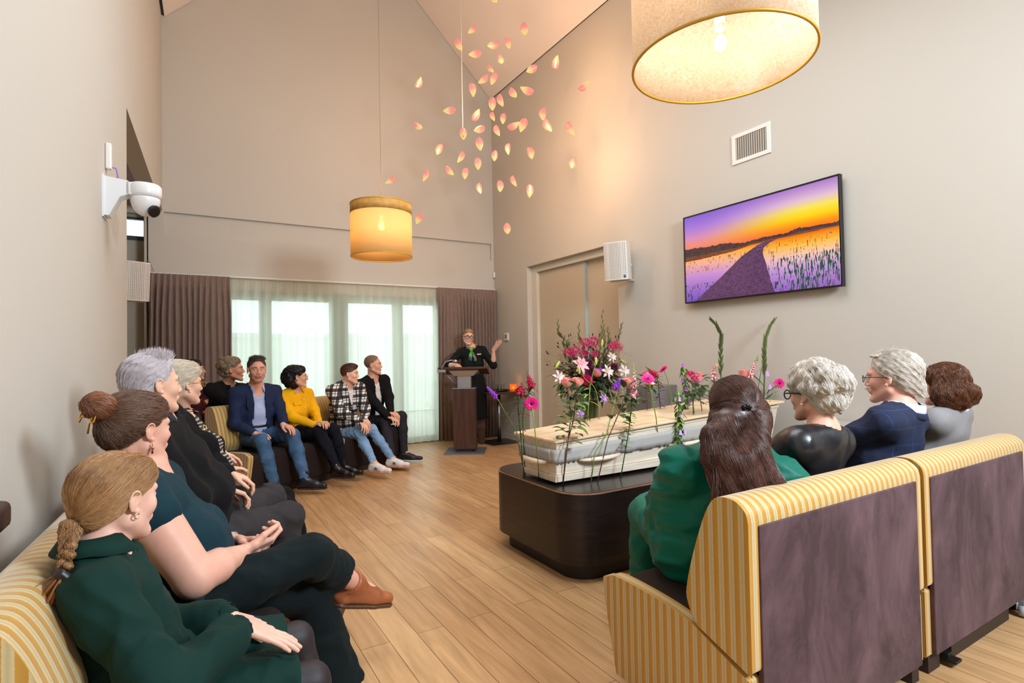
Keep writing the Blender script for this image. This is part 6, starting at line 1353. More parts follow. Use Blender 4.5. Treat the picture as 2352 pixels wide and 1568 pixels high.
def P_red():
    n = P(445, 890, 6.15)
    ctx = figure(dict(nm='red', label='dark haired woman in a wine red blouse in the second row', fw=ca(95), neck=n, pel=(n[0]-.05, n[1]+.02, .53), head=P(447, 850, 6.12), hf=ca(56, 2), hs=.97, s=.98, sw=.175, bust=1.1, wrR=n+ca(95)*.30+V(0, 0, -.36), hdR=(ca(95), DN, .3), wrL=n+ca(80)*.33+V(0, 0, -.36), hdL=(ca(95), DN, .3),
        anR=V(n[0], n[1], .09)+ca(105)*.5, anL=V(n[0], n[1], .09)+ca(80)*.5, tdR=ca(95), tdL=ca(95), skin=skin('red', (232, 176, 158)), hair=None, brow=(40, 28, 26), hh=.004, lips=(176, 70, 72), hb=.014))
    simple_top(ctx, 'blouse', fabric('wine_red', (84, 18, 32), .8)); legs(ctx, 'trousers', fabric('black_trousers', (0, 0, 0)), h=.014)
    for q in ('R', 'L'): shoe(ctx, q, mat('black_shoe', (0, 0, 0)))
    for i in range(3): MB().ell(ctx['T'](.03, .125+.01*i, -.12-.09*i), (.006, .004, .006)).build('button', WHITE, ctx['root'])
    hm = hairmats('red', (38, 26, 26), (22, 16, 16), (62, 44, 40))
    hair(ctx, [('e', (0, -.022, .040), (.082, .104, .090)), ('e', (0, -.06, -.01), (.066, .056, .065)), ('e', (0, .04, .065), (.06, .042, .05))], [((0, .045, .028), (0, .62, -.78))], hm, 600, fl_to((0, -.12, -.06)), .14, amp=.002, r=.0011, h=.006,
         late=[('c', (0, -.10, -.05), (.06, .0, -.19), .028, .020), ('c', (.06, .0, -.19), (.07, .05, -.27), .02, .010)], subs=[('c', (-.11, .03, -.035), (.11, .03, -.035), .040, .040)])
    done(ctx)
def P_curly():
    n = P(524, 884, 5.84)
    ctx = figure(dict(nm='curly', label='man with curly grey blond hair in black in the second row', fw=ca(110), neck=n, pel=(n[0]-.08, n[1]+.04, .53), head=P(534, 849, 5.8), hf=ca(66, 2), hs=1.06, s=1.04, sw=.20, wrR=n+ca(95)*.32+V(0, 0, -.38), hdR=(ca(95), DN, .3), wrL=n+ca(80)*.33+V(0, 0, -.38), hdL=(ca(95), DN, .3),
        anR=V(n[0], n[1], .09)+ca(105)*.5, anL=V(n[0], n[1], .09)+ca(80)*.5, tdR=ca(95), tdL=ca(95), skin=skin('curly', (226, 166, 140)), hair=None, brow=(120, 90, 70), hh=.004, hb=.014))
    BK = fabric('black_knit', (0, 0, 0)); simple_top(ctx, 'shirt', BK); collar(ctx, BK, .064, .03, 1.1, .35, .03, .012); legs(ctx, 'trousers', fabric('black_trousers', (0, 0, 0)), h=.014)
    for q in ('R', 'L'): shoe(ctx, q, mat('black_shoe', (0, 0, 0)))
    hm = hairmats('curly', (168, 144, 116), (116, 96, 76), (206, 188, 160)); rn = random.Random(3)
    late = [('e', (V(0, -.03, .03)+V(1, 1, 1.0)*nrm(V(rn.gauss(0, 1), -abs(rn.gauss(.4, 1)), rn.gauss(0, 1)))*V(.082, .098, .095)).tolist(), (rn.uniform(.018, .028),)*3) for _ in range(60)]; late = [q for q in late if q[1][2] > -.1 and not (q[1][1] > -.01 and q[1][2] < .03)]
    hair(ctx, [('e', (0, -.025, .045), (.086, .108, .094)), ('e', (0, .03, .09), (.055, .045, .04))], [((0, .045, .040), (0, .66, -.75))], hm, 1100, fl_down, .07, late=late, amp=.004, fr=150, r=.0012, h=.006, curl=1.1, latek=.01)
    done(ctx)
def P_blazer():
    wR = P(585, 996, 5.22); wL = P(650, 975, 5.34)
    ctx = figure(dict(nm='blazer', label='man in a navy blazer, pale blue shirt and jeans looking at the camera', fw=ca(136), neck=P(588, 889, 5.52), pel=P(585, 1000, 5.55), head=P(590, 849, 5.46), hf=ca(145, -2), gaze=ca(155), hs=1.06, s=1.05, sw=.19, fat=1.05, nw=1.05,
        wrR=wR, hdR=(nrm(P(618, 1000, 5.12)-wR), V(.1, 0, -1), .35), wrL=wL, hdL=(nrm(P(678, 985, 5.26)-wL), V(0, 0, -1), .45), epR=V(-.25, -.1, -1), epL=V(.3, .4, -1),
        knR=P(622, 1018, 5.0), anR=P(632, 1115, 5.16), knL=P(722, 1002, 5.22), anL=P(703, 1110, 5.30), tdR=ca(125), tdL=ca(92), skin=skin('blazer', (222, 162, 138)), hair=None, brow=(96, 70, 54), beard=1, beardc=(178, 126, 106), hh=.0032, face=dict(jaw=.0), eye=(90, 96, 80), lips=(170, 92, 84)))
    T, J, root = ctx['T'], ctx['J'], ctx['root']
    LB = fabric('pale_blue', (176, 186, 220), .85, 0, .05); NV = fabric('navy_blazer', (38, 50, 84), .85)
    simple_top(ctx, 'shirt', LB, .001, .008, .002, 34, 2, 1.02, neck=(.055, .075, .055), nz=.01)
    collar(ctx, LB, .064, .034, 1.08, .45, .026, .014)
    cloth(ctx, 'blazer', [[x, .03] for x in ctx['torso'](.020)+arm_part(ctx, 'R', .014, .013, .93)+arm_part(ctx, 'L', .014, .013, .93)]+[('c', ctx['Pv']-ctx['up']*.02, ctx['Pv']+ctx['up']*.1, .15, .15, ctx['side'], 1.3)], NV, .008, .004, 26, seed=4, subs=opening(ctx, .060, .085, .02, -.62, y=.03), late=[])
    mb = MB()
    for q in (-1, 1):
        vs = [T(q*.062, .075, -.01), T(q*.055, .13, -.14), T(q*.058, .135, -.30), T(q*.12, .115, -.17), T(q*.115, .085, -.06)]; mb.add(vs, [(0, 1, 4), (1, 3, 4), (1, 2, 3)])
    o = mb.build('lapel', NV, root); sd = o.modifiers.new('s', 'SOLIDIFY'); sd.thickness = .004
    JN = mat('denim', (58, 92, 128), .85, var=(9, .3), bump=(500, .3, .001)); legs(ctx, 'jeans', JN, .012, .008, .004, 38, 5, .98)
    MB().tube([ctx['Pv']+ctx['up']*.12+ctx['M']@V(.158*math.cos(a), .128*math.sin(a), 0) for a in np.linspace(0, 2*PI, 30)], .014, 6, cap=False).build('belt', BLACK, root)
    for q in ('R', 'L'): shoe(ctx, q, mat('dark_boot', (26, 28, 38), .3), None, heel=.0, boot=.07)
    MB().tube([J['wrR']+nrm(V(ctx['sp']['hdR'][0]))*.07+V(.009*math.cos(a), 0, .009*math.sin(a)) for a in np.linspace(0, 6.28, 14)], .0015, 5).build('ring', mat('gold_chain', (0, 0, 0)), root)
    hm = hairmats('blazer', (84, 76, 66), (44, 40, 38), (128, 118, 104))
    o, F = hair(ctx, [('e', (0, -.02, .042), (.080, .102, .090))], [((0, .052, .048), (0, .62, -.62)), ((0, 0, -.05), (0, 0, -1)), ((0, .06, .075), (0, 1, .0))], hm, 900, fl_down, .02, amp=.002, r=.001, h=.005, seg=4, subs=[('c', (-.11, .03, -.01), (.11, .03, -.01), .040, .040)])
    hair(ctx, [('e', (0, .0, .092), (.066, .078, .034))], [((0, 0, .085), (0, 0, -1))], hm, 500, lambda l: np.stack([l[:, 0]*12, .5+0*l[:, 0], 1.0+0*l[:, 0]], 1), .022, amp=.003, r=.0016, h=.005, seg=4, wob=.4, free=1, name='hair_top')
    glasses(ctx, mat('thin_rim', (150, 130, 112), .3, metal=.8), .021, .66, rim=.0008)
    done(ctx)
def P_yellow():
    wR = P(722, 976, 5.66); wL = P(732, 970, 5.70)
    ctx = figure(dict(nm='yellow', label='woman with curly black hair in a yellow cardigan and glasses', fw=ca(118), neck=P(677, 896, 5.92), pel=P(683, 995, 5.90), head=P(683, 866, 5.88), hf=ca(64, 0), hs=.98, s=.98, sw=.175, fat=1.05, bust=1.1, wrR=wR, hdR=(nrm(P(752, 966, 5.62)-wR), V(0, .3, -1), .6), wrL=wL, hdL=(nrm(P(752, 970, 5.6)-wL), V(0, 0, -1), .6), epR=V(-.3, -.7, -.8), epL=V(.4, .5, -1),
        anR=P(784, 1100, 5.56), anL=P(795, 1085, 5.85), knR=P(782, 990, 5.5), knL=P(788, 985, 5.75), tdR=ca(105), tdL=ca(95), skin=skin('yellow', (214, 162, 134)), hair=None, brow=(30, 22, 22), hh=.0035))
    T, root = ctx['T'], ctx['root']; YL = fabric('yellow_knit', (232, 170, 16), .85)
    simple_top(ctx, 'cardigan', YL, .014, .008, .004, 30, 3, neck=(.06, .085, .06), nz=.015); collar(ctx, YL, .062, .026, 1.1, .5, .03, .012)
    for i in range(4): MB().ell(T(0, .13+.012*(i == 1), -.10-.09*i), (.007, .004, .007), ctx['M']).build('button', WHITE, root)
    mb = MB(); mb.add([T(.03, .118, -.12), T(.11, .10, -.12), T(.105, .112, -.16), T(.03, .130, -.155)], [(0, 1, 2, 3)]); o = mb.build('pocket_flap', YL, root); sd = o.modifiers.new('s', 'SOLIDIFY'); sd.thickness = .006
    legs(ctx, 'trousers', fabric('navy_trousers', (20, 20, 32), .9), .012, .010, seed=4, lo=.9)
    for q in ('R', 'L'): shoe(ctx, q, mat('black_boot', (16, 14, 16), .25), None, heel=.01, boot=.13)
    hm = hairmats('yellow', (16, 14, 18), (9, 8, 10), (32, 30, 36)); rn = random.Random(5)
    late = [('e', (V(0, -.045, .0)+nrm(V(rn.gauss(0, 1), rn.gauss(-.5, .8), rn.gauss(0, 1)))*V(.085, .095, .105)).tolist(), (rn.uniform(.022, .034),)*3) for _ in range(80)]; late = [q for q in late if not (q[1][1] > .0 and q[1][2] < .06)]
    hair(ctx, [('e', (0, -.03, .045), (.088, .112, .094)), ('e', (0, .035, .085), (.06, .05, .045))], [((0, .05, .03), (0, .62, -.78))], hm, 1300, fl_down, .09, late=late, amp=.004, fr=150, r=.0013, h=.006, curl=1.2, latek=.012, wob=.3)
    glasses(ctx, mat('gold_rim', (0, 0, 0)), .024, .85)
    done(ctx)
def P_boy():
    wR = P(828, 968, 6.02); wL = P(838, 962, 6.12)
    ctx = figure(dict(nm='boy', label='boy in a black and white checked shirt, light jeans and white trainers', fw=ca(122), neck=P(797, 883, 6.28), pel=P(780, 1000, 6.38), head=P(804, 859, 6.24), hf=ca(86, -2), hs=.93, s=.98, sw=.19, wrR=wR, hdR=(nrm(P(846, 988, 5.92)-wR), V(-.3, .2, -1), .5), wrL=wL, hdL=(nrm(P(850, 985, 5.98)-wL), V(.2, 0, -1), .5), epR=V(-.4, -.6, -.7), epL=V(.6, .4, -.8),
        knR=P(850, 990, 5.98), anR=P(868, 1078, 5.90), knL=P(880, 982, 6.18), anL=P(906, 1064, 6.30), tdR=ca(112), tdL=ca(100), skin=skin('boy', (230, 178, 152)), hair=None, brow=(96, 62, 44), hh=.0035))
    T, root = ctx['T'], ctx['root']; PLD = plaid_mat()
    torso_top(ctx, 'tshirt', mat('white_tee', (226, 222, 218), .9), .008)
    simple_top(ctx, 'checked_shirt', PLD, .022, .008, .006, 26, 6, neck=(.07, .09, .05), nz=.02, subs=opening(ctx, .045, .005, .0, -.26, y=.04)); collar(ctx, PLD, .070, .026, 1.15, .55, .045, .01)
    legs(ctx, 'jeans', mat('light_denim', (122, 158, 196), .85, var=(7, .22), bump=(500, .3, .001)), .006, .008, .005, 40, 5, .93)
    WT = mat('white_trainer', (222, 216, 212), .5)
    for q in ('R', 'L'):
        o = shoe(ctx, q, WT, mat('gum_sole', (206, 150, 130), .5), L=.275, name='trainer'); a = ctx['J']['an'+q]; d = nrm(V(ctx['sp']['td'+q])); sd = nrm(np.cross(d, V(0, 0, 1)))
        MB().add([a+d*.02+sd*.042+V(0, 0, -.05), a+d*.06+sd*.042+V(0, 0, -.055), a+d*.055+sd*.041+V(0, 0, -.03), a+d*.025+sd*.041+V(0, 0, -.025)], [(0, 1, 2, 3)]).build('side_mark', mat('grey_mark', (90, 90, 96), .5), o)
    hm = hairmats('boy', (104, 64, 44), (62, 38, 28), (150, 100, 70))
    hair(ctx, [('e', (0, -.02, .042), (.080, .102, .088)), ('e', (0, .02, .098), (.062, .070, .036))], [((0, .050, .042), (0, .62, -.70)), ((0, 0, -.03), (0, 0, -1))], hm, 900, lambda l: np.stack([0*l[:, 0]+.2, 1+0*l[:, 0], .2-8*np.maximum(0, .06-l[:, 2])], 1), .05, amp=.003, r=.0012, h=.005, seg=5, wob=.25, subs=[('c', (-.11, .035, -.01), (.11, .035, -.01), .040, .040)])
    done(ctx)
def P_black():
    wR = P(893, 958, 6.50); wL = P(900, 953, 6.60)
    ctx = figure(dict(nm='black', label='short haired man in a black cardigan over a white tee beside the boy', fw=ca(122), neck=P(856, 869, 6.86), pel=P(850, 965, 6.95), head=P(858, 838, 6.82), hf=ca(90, -1), hs=1.0, s=1.06, sw=.21, fat=1.0, wrR=wR, hdR=(nrm(P(918, 968, 6.42)-wR), V(-.3, .3, -1), .6), wrL=wL, hdL=(nrm(P(920, 966, 6.5)-wL), V(.2, 0, -1), .6), epR=V(-.4, -.6, -.7), epL=V(.7, .4, -.6),
        knR=P(903, 966, 6.44), anR=P(900, 1048, 6.40), knL=P(942, 955, 6.72), anL=P(928, 1047, 6.74), tdR=ca(110), tdL=ca(98), skin=skin('black', (226, 170, 144)), hair=None, brow=(120, 92, 76), hh=.0035))
    T, root = ctx['T'], ctx['root']
    torso_top(ctx, 'tshirt', mat('white_tee', (0, 0, 0)), .008)
    simple_top(ctx, 'cardigan', fabric('black_cardigan', (0, 0, 0)), .020, .009, .004, 26, 6, neck=(.066, .085, .04), nz=.025, subs=opening(ctx, .04, .05, .0, -.40, y=.04)); collar(ctx, fabric('black_cardigan', (0, 0, 0)), .068, .024, 1.12, .5, .02, .01)
    legs(ctx, 'trousers', fabric('dark_grey_trousers', (52, 50, 56), .9), .008, .009, .004, 36, 5, .95)
    for q in ('R', 'L'): shoe(ctx, q, mat('black_trainer', (24, 24, 28), .5), mat('white_sole', (214, 210, 206), .5), L=.285, name='trainer')
    hm = hairmats('black', (150, 116, 98), (116, 90, 78), (176, 146, 126), .7)
    hair(ctx, [('e', (0, -.02, .038), (.0775, .098, .086))], [((0, .052, .058), (0, .62, -.62)), ((0, 0, -.05), (0, 0, -1)), ((0, .055, .07), (0, 1, .1))], hm, 1200, fl_down, .012, amp=.0008, r=.0009, h=.005, seg=3, subs=[('c', (-.11, .03, -.01), (.11, .03, -.01), .040, .040)])
    done(ctx)
def P_presenter():
    wL = P(1133, 803, 7.95); wR = P(1050, 838, 7.75)
    ctx = figure(dict(nm='presenter', label='woman presenter in a black dress and bright scarf standing at the lectern', fw=ca(175), neck=P(1082, 798, 8.08), pel=P(1091, 893, 8.12), head=P(1076, 774, 8.04), hf=ca(166, -3), gaze=ca(176), hup=(.10, 0, 1), hs=.97, s=.98, sw=.165, bust=1.1, wrL=wL, hdL=(nrm(P(1147, 786, 7.9)-wL), nrm(V(.2, .3, .8)), .2), wrR=wR, hdR=(V(-.2, -.6, -.1), DN, .3), epL=V(.3, .0, -1), epR=V(-.7, .2, -.6),
        anR=P(1087, 1006, 8.12), anL=P(1107, 1010, 8.06), knR=P(1088, 945, 8.06), knL=P(1104, 945, 8.03), tdR=ca(185), tdL=ca(165), skin=skin('presenter', (234, 184, 160)), hair=None, brow=(140, 104, 72), hh=.0035, lips=(206, 120, 112), shin=.45))
    T, J, root, Pv = ctx['T'], ctx['J'], ctx['root'], ctx['Pv']; BD = fabric('black_dress', (24, 27, 28), .8)
    simple_top(ctx, 'dress_top', BD, .010, .008, .002, 30, 3, .30, neck=(.085, .08, .04), nz=.02)
    cloth(ctx, 'skirt', [('c', Pv+V(0, 0, .12), Pv-V(0, 0, .02), .125, .148, ctx['side'], 1.2), ('c', Pv, (J['knL']+J['knR'])/2-V(0, 0, .0), .148, .135, ctx['side'], 1.12)], BD, .010, .002, 20, cuts=[((J['knL']+J['knR'])/2-V(0, 0, .02), (0, 0, -1))], seed=4)
    mt = mat('sheer_tights', (92, 66, 60), .6)
    cloth(ctx, 'tights', ctx['leg'](.003), mt, .009, 0, cuts=[])
    for q in ('R', 'L'): shoe(ctx, q, mat('black_shoe', (0, 0, 0)), None, heel=.03, L=.245)
    SC1 = mat('scarf', (60, 150, 60), .6); N, L, b = nodes(SC1); tc = N.new('ShaderNodeTexCoord'); vo = N.new('ShaderNodeTexVoronoi'); vo.inputs['Scale'].default_value = 22; L.new(tc.outputs['Object'], vo.inputs['Vector']); sp_ = N.new('ShaderNodeSeparateColor'); L.new(vo.outputs['Color'], sp_.inputs[0]); r = N.new('ShaderNodeValToRGB'); r.color_ramp.interpolation = 'CONSTANT'; e = r.color_ramp.elements; e[0].color = lin((30, 130, 110)); e[1].position = .3; e[1].color = lin((110, 50, 170))
    for p, c in ((.48, (250, 170, 20)), (.66, (70, 190, 50)), (.84, (244, 110, 40))): q = e.new(p); q.color = lin(c)
    L.new(sp_.outputs[0], r.inputs[0]); L.new(r.outputs[0], b.inputs['Base Color'])
    mb = MB(); mb.tube([T(.068*math.cos(a), .060*math.sin(a)-.005, .022-.03*math.sin(a)) for a in np.linspace(0, 2*PI, 24)], .019, 8, cap=False); mb.ell(T(0, .085, -.03), (.026, .022, .024)); mb.tube([T(.0, .09, -.04), T(-.03, .125, -.10), T(-.045, .145, -.19)], [.014, .028, .036], 8, flat=.35); mb.tube([T(.0, .09, -.04), T(.02, .125, -.09), T(.03, .145, -.18)], [.014, .028, .034], 8, flat=.35); mb.build('scarf', SC1, root)
    MB().box((-.03, -.004, -.009), (.03, .004, .009)).build('x', mat('badge_cream', (226, 206, 170), .4), root); o = bpy.data.objects['x']; o.name = 'name_badge'; o.data.name = 'name_badge'; q = T(-.105, .105, -.10); o.matrix_basis = Matrix.Translation(Vector(q))@Matrix([list(ctx['M'][i]) for i in range(3)]).to_4x4()
    hm = hairmats('presenter', (186, 146, 104), (140, 104, 72), (218, 186, 144))
    hair(ctx, [('e', (0, -.022, .042), (.082, .104, .092)), ('e', (0, -.06, -.01), (.068, .055, .055)), ('e', (0, .04, .072), (.064, .042, .050))], [((0, .050, .052), (0, .66, -.66))], hm, 800, fl_to((0, -.12, .0)), .14, amp=.002, r=.0011, h=.005, subs=[('c', (-.11, .035, -.035), (.11, .035, -.035), .042, .042)])
    glasses(ctx, BLACK, .025, .9, rim=.0036)
    done(ctx)
def P_green():
    wL = P(1500, 1240, 2.45); wR = P(1640, 1250, 2.5)
    ctx = figure(dict(nm='green', label='woman in a green suit with long dark brown hair half tied back', fw=ca(-16), neck=P(1690, 1018, 2.06), pel=(1.80, 1.50, .55), head=P(1683, 943, 2.13), hf=ca(-8, -4), hs=1.03, s=1.05, sw=.19, fat=1.3, am=1.35, shL=P(1568, 1078, 2.04), shR=P(1798, 1105, 2.08), wrL=wL, hdL=(ca(10), DN, .4), wrR=wR, hdR=(ca(-40), DN, .4), epL=V(-1, -.5, -.4), epR=V(.6, -.3, -1), ua=.27, fa=.24,
        knL=P(1486, 1180, 2.62), anL=P(1478, 1420, 2.70), knR=(1.95, 1.97, .56), anR=(1.95, 2.02, .09), tdL=ca(-40), tdR=ca(-31), skin=skin('green', (236, 190, 170)), hair=None, hh=.006, hb=.012))
    J, T, root = ctx['J'], ctx['T'], ctx['root']; GS = fabric('green_suit', (0, 98, 82), .48, .3, .06, (400, .2, .001))
    T_ = ctx['torso'](.024)
    cloth(ctx, 'suit_jacket', [[x, .035] for x in T_+arm_part(ctx, 'R', .024, .02, .96)+arm_part(ctx, 'L', .024, .02, .96)]+[('c', ctx['Pv'], ctx['Pv']+ctx['up']*.12, .175, .16, ctx['side'], 1.3)], GS, .0085, .007, 22, seed=14, stretch=(1, 1, 1.6))
    cloth(ctx, 'suit_trousers', ctx['leg'](.026), GS, .010, .006, 26, seed=15)
    mb = MB(); mb.tube([J['shL']+V(.03, -.03, .085), J['shL']+V(.045, -.085, .0), J['shL']+V(.035, -.10, -.10)], .0022, 5); mb.build('sleeve_seam', GS, root)
    for q in ('R', 'L'): shoe(ctx, q, mat('black_shoe', (0, 0, 0)))
    hm = hairmats('green', (84, 50, 40), (38, 24, 22), (140, 88, 68), .42); G = ctx['G']
    c1 = P(1690, 1030, 1.90); c2 = P(1720, 1105, 1.86); c3 = P(1745, 1175, 1.84); HM, hc, hs = ctx['HM'], ctx['hc'], ctx['hs']; iv = lambda p: ((V(p)-hc)@HM/hs).tolist()
    late = [('c', (-.03, -.05, .0), iv(P(1655, 1050, 1.92)), .078, .060), ('c', (.03, -.07, -.02), iv(P(1720, 1040, 1.93)), .072, .062), ('c', iv(P(1655, 1050, 1.92)), iv(P(1690, 1170, 1.86)), .058, .034), ('c', iv(P(1720, 1040, 1.93)), iv(P(1775, 1125, 1.88)), .062, .046), ('c', iv(P(1700, 1060, 1.9)), iv(P(1735, 1150, 1.86)), .06, .045), ('c', iv(P(1640, 1000, 1.96)), iv(P(1650, 1120, 1.90)), .045, .026)]
    o, F = hair(ctx, [('e', (0, -.022, .040), (.086, .108, .092)), ('e', (0, .03, .06), (.070, .055, .055))], [((0, .06, .0), (0, 1, 0))], hm, 6500, lambda l: np.where((l[:, 2] > .005)[:, None], V(.012, -.13, .0)-l, np.stack([.45+l[:, 0]*2.4, -.25-.5*(l[:, 2] < -.12), -1.3+0*l[:, 0]], 1)), .24, late=late, amp=.003, fr=75, r=.0007, h=.0065, lift=.004, seg=11, latek=.02, wob=.10)
    rs = np.random.RandomState(8); fl = MB()
    for i in range(520):
        t = rs.rand(); a = P(1640+130*t+rs.randn()*8, 1040+rs.rand()*60, 1.88); b = P(1640+165*t+rs.randn()*8, 1130+rs.rand()*20+40*(1-abs(t-.4)), 1.84+rs.rand()*.03); e = b+V(rs.randn()*.012+.012, 0, -.05-rs.rand()*.03); fl.tube([a, a*.5+b*.5+V(0, -.008, 0), b, e], [.001, .0012, .001, .0003], 3)
    fl.build('hair_ends', hm[0], o)
    cl = MB(); c0 = P(1716, 935, 1.985)
    for k in range(3): cl.ell(c0+R_*(.010*(k-1))+U_*(.004*(k % 2)), (.007, .007, .011))
    cl.build('hair_claw', mat('claw_black', (12, 12, 14), .2), o)
    done(ctx)
def P_white_right():
    ctx = figure(dict(nm='leather', label='woman with short thick white hair, glasses and a black leather jacket', fw=ca(-36), neck=P(1892, 990, 2.32), pel=(2.28, 1.52, .55), head=P(1868, 905, 2.36), hf=ca(-26, -4), hs=.97, s=1.0, sw=.165, fat=1.15, wrR=(2.40, 1.86, .66), hdR=(V(-.3, .8, 0), DN, .4), wrL=(2.12, 1.86, .66), hdL=(V(.3, .8, 0), DN, .4), anR=(2.38, 2.06, .09), anL=(2.18, 2.06, .09), tdR=ca(-31), tdL=ca(-31), skin=skin('leather', (224, 172, 150)), hair=None, hh=.0045, hb=.012, brow=(170, 160, 150)))
    T, G, root = ctx['T'], ctx['G'], ctx['root']; LT = mat('black_leather', (26, 27, 34), .32, bump=(40, .35, .002), spec=.6)
    torso_top(ctx, 'blouse', mat('cream_blouse', (226, 206, 180), .8), .002, 1, (.052, .06, .02), .03)
    simple_top(ctx, 'leather_jacket', LT, .022, .0085, .007, 20, 16, neck=(.062, .075, .045), nz=.03)
    legs(ctx, 'trousers', fabric('black_trousers', (0, 0, 0)), h=.014)
    for q in ('R', 'L'): shoe(ctx, q, mat('black_shoe', (0, 0, 0)))
    hm = hairmats('leather', (232, 226, 218), (200, 186, 170), (252, 250, 246), .5); rn = random.Random(9)
    late = [('e', (V(0, -.035, .035)+nrm(V(rn.gauss(0, 1), rn.gauss(-.7, .8), rn.gauss(.2, 1)))*V(.088, .105, .098)).tolist(), (rn.uniform(.02, .032),)*3) for _ in range(50)]; late = [q for q in late if not (q[1][1] > -.0 and q[1][2] < .03) and q[1][2] > -.06]
    hair(ctx, [('e', (0, -.024, .048), (.092, .112, .102)), ('e', (0, -.06, -.01), (.075, .058, .07)), ('e', (0, .045, .075), (.072, .052, .058))], [((0, .055, .015), (0, .62, -.78)), ((0, 0, -.085), (0, 0, -1))], hm, 3600, lambda l: np.stack([l[:, 0]*3, .1-l[:, 1]*0-.6*(l[:, 1] < 0), -.5-5*np.maximum(0, .09-l[:, 2])], 1), .075, late=late, amp=.004, fr=110, r=.0009, h=.0055, lift=.005, wob=.22, latek=.02, subs=[('c', (-.11, .035, -.045), (.11, .035, -.045), .040, .040)])
    glasses(ctx, BLACK, .024, .85, rim=.0028)
    MB().ell(G(-.083, .0, -.040), (.006,)*3).build('earring', mat('pearl', (240, 230, 226), .2), root)
    done(ctx)
def P_navy():
    ctx = figure(dict(nm='navy', label='older man with glasses, moustache and a navy checked jacket', fw=ca(-40), neck=P(2072, 940, 2.72), pel=(3.02, 1.52, .55), head=P(2046, 868, 2.76), hf=ca(-42, -3), hs=1.06, s=1.04, sw=.195, fat=1.15, wrR=(3.16, 1.86, .66), hdR=(V(-.3, .8, 0), DN, .4), wrL=(2.84, 1.86, .66), hdL=(V(.3, .8, 0), DN, .4), anR=(3.12, 2.08, .09), anL=(2.9, 2.08, .09), tdR=ca(-31), tdL=ca(-31), skin=skin('navy', (230, 176, 158)), hair=None, hh=.004, hb=.012, brow=(180, 160, 140), nw=1.1))
    T, G, root = ctx['T'], ctx['G'], ctx['root']; NC = line_mat('navy_check', (16, 30, 62), (34, 54, 100), .085, .03, True, .85)
    WS = mat('white_shirt', (214, 222, 238), .8); simple_top(ctx, 'shirt', WS, .006, .010, .001, sl=.9); collar(ctx, WS, .066, .044, 1.1, .45, .024, .012)
    simple_top(ctx, 'jacket', NC, .024, .009, .005, 22, 17, neck=(.074, .085, .05), nz=.03, subs=opening(ctx, .07, .03, .02, -.3, y=.04)); collar(ctx, NC, .080, .022, 1.08, .7, .024, -.0, name='jacket_collar')
    legs(ctx, 'trousers', fabric('navy_trousers', (0, 0, 0)), h=.014)
    for q in ('R', 'L'): shoe(ctx, q, mat('black_shoe', (0, 0, 0)))
    hm = hairmats('navy', (226, 218, 208), (188, 178, 166), (248, 244, 238), .5)
    hair(ctx, [('e', (0, -.026, .040), (.088, .110, .094)), ('e', (0, -.065, -.02), (.072, .060, .07)), ('c', (0, -.10, -.06), (0, -.115, -.085), .04, .02)], [((0, .022, .020), (0, .68, -.73)), ((0, 0, -.09), (0, 0, -1))], hm, 3000, lambda l: np.stack([l[:, 0]*1.5, -1+0*l[:, 0], -.5-5*np.maximum(0, .07-l[:, 2])], 1), .085, amp=.0035, fr=110, r=.0009, h=.0055, lift=.005, wob=.2, subs=[('c', (-.11, .035, -.035), (.11, .035, -.035), .042, .042)])
    hair(ctx, [('e', (0, .02, .105), (.055, .06, .022))], [((0, 0, .10), (0, 0, -1))], hm, 350, lambda l: np.stack([l[:, 0]*2, -1+0*l[:, 0], .3+0*l[:, 0]], 1), .05, amp=.003, r=.0008, h=.006, seg=5, wob=.5, free=1, name='hair_top')
    blob('moustache', [('c', G(0, .104, -.048), G(.024, .092, -.056), .007*1, .005), ('c', G(0, .104, -.048), G(-.024, .092, -.056), .007, .005)], mat('moustache_grey', (196, 176, 150), .8), root, .003, .004, .001, 300)
    glasses(ctx, mat('dark_rim', (40, 36, 36), .35), .019, .85, rim=.0018)
    done(ctx)
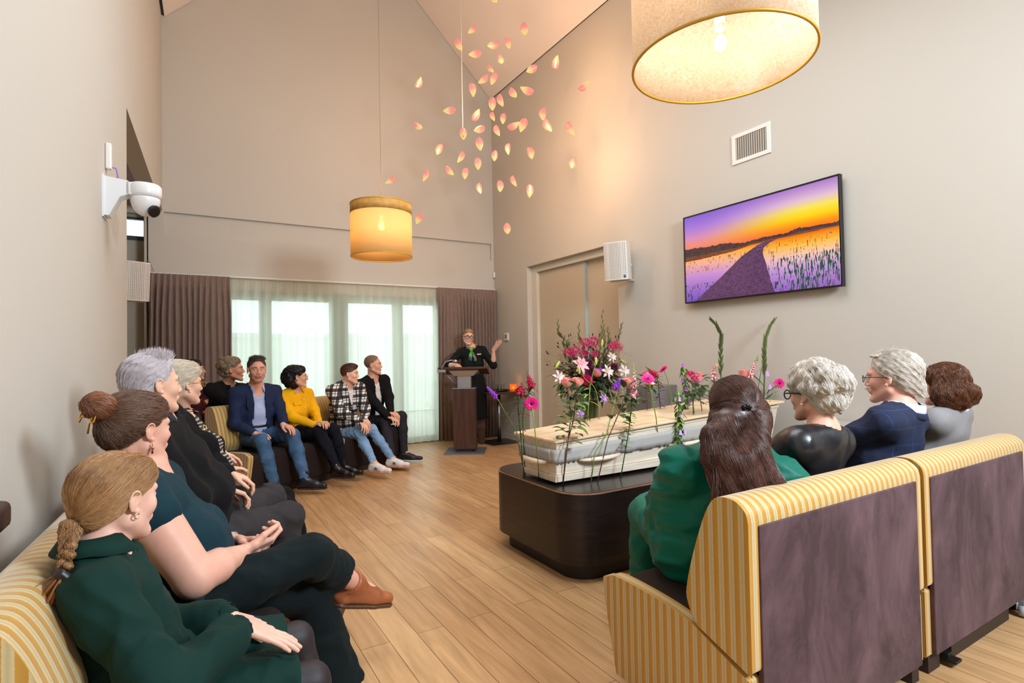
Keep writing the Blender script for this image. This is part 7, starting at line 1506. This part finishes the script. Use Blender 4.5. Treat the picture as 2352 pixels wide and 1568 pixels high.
def P_brown():
    ctx = figure(dict(nm='brown', label='woman with wavy chin length brown hair and a light grey jacket', fw=ca(-36), neck=P(2182, 938, 2.98), pel=(3.58, 1.50, .55), head=P(2164, 884, 3.0), hf=ca(-24, -3), hs=.95, s=.98, sw=.17, fat=1.05, wrR=(3.70, 1.84, .66), hdR=(V(-.3, .8, 0), DN, .4), wrL=(3.44, 1.84, .66), hdL=(V(.3, .8, 0), DN, .4), anR=(3.68, 2.02, .09), anL=(3.48, 2.02, .09), tdR=ca(-31), tdL=ca(-31), skin=skin('brown', (224, 176, 154)), hair=None, hh=.005, hb=.013))
    GJ = fabric('grey_wool', (140, 138, 140), .9, .1, .08); simple_top(ctx, 'grey_jacket', GJ, .018, .009, .004, 20, 18, neck=(.07, .08, .04), nz=.03)
    collar(ctx, mat('white_shirt', (0, 0, 0)), .062, .03, 1.05, .45, .012, .012, name='shirt_collar')
    legs(ctx, 'trousers', fabric('dark_grey_trousers', (0, 0, 0)), h=.014)
    for q in ('R', 'L'): shoe(ctx, q, mat('black_shoe', (0, 0, 0)))
    hm = hairmats('brown', (108, 66, 44), (62, 36, 26), (184, 122, 72), .36); rn = random.Random(11)
    late = [('e', (V(0, -.04, -.045)+nrm(V(rn.gauss(0, 1), rn.gauss(-.5, .8), rn.gauss(-.3, .6)))*V(.095, .095, .07)).tolist(), (rn.uniform(.026, .036),)*3) for _ in range(70)]; late = [q for q in late if not (q[1][1] > .02)]
    hair(ctx, [('e', (0, -.026, .040), (.090, .112, .092)), ('e', (0, .03, .06), (.076, .055, .055)), ('e', (0, -.045, -.03), (.10, .095, .095))], [((0, .06, .0), (0, 1, 0))], hm, 3400, lambda l: np.stack([l[:, 0]*2.5+.15, -.3+0*l[:, 0]-.6*(l[:, 2] > .1), -1+0*l[:, 0]], 1), .13, late=late, amp=.005, fr=80, r=.001, h=.006, lift=.005, wob=.2, curl=.35, latek=.02)
    done(ctx)
for fn in (P_girl, P_bun, P_grey, P_white_left, P_red, P_curly, P_blazer, P_yellow, P_boy, P_black, P_presenter, P_green, P_white_right, P_navy, P_brown): fn()
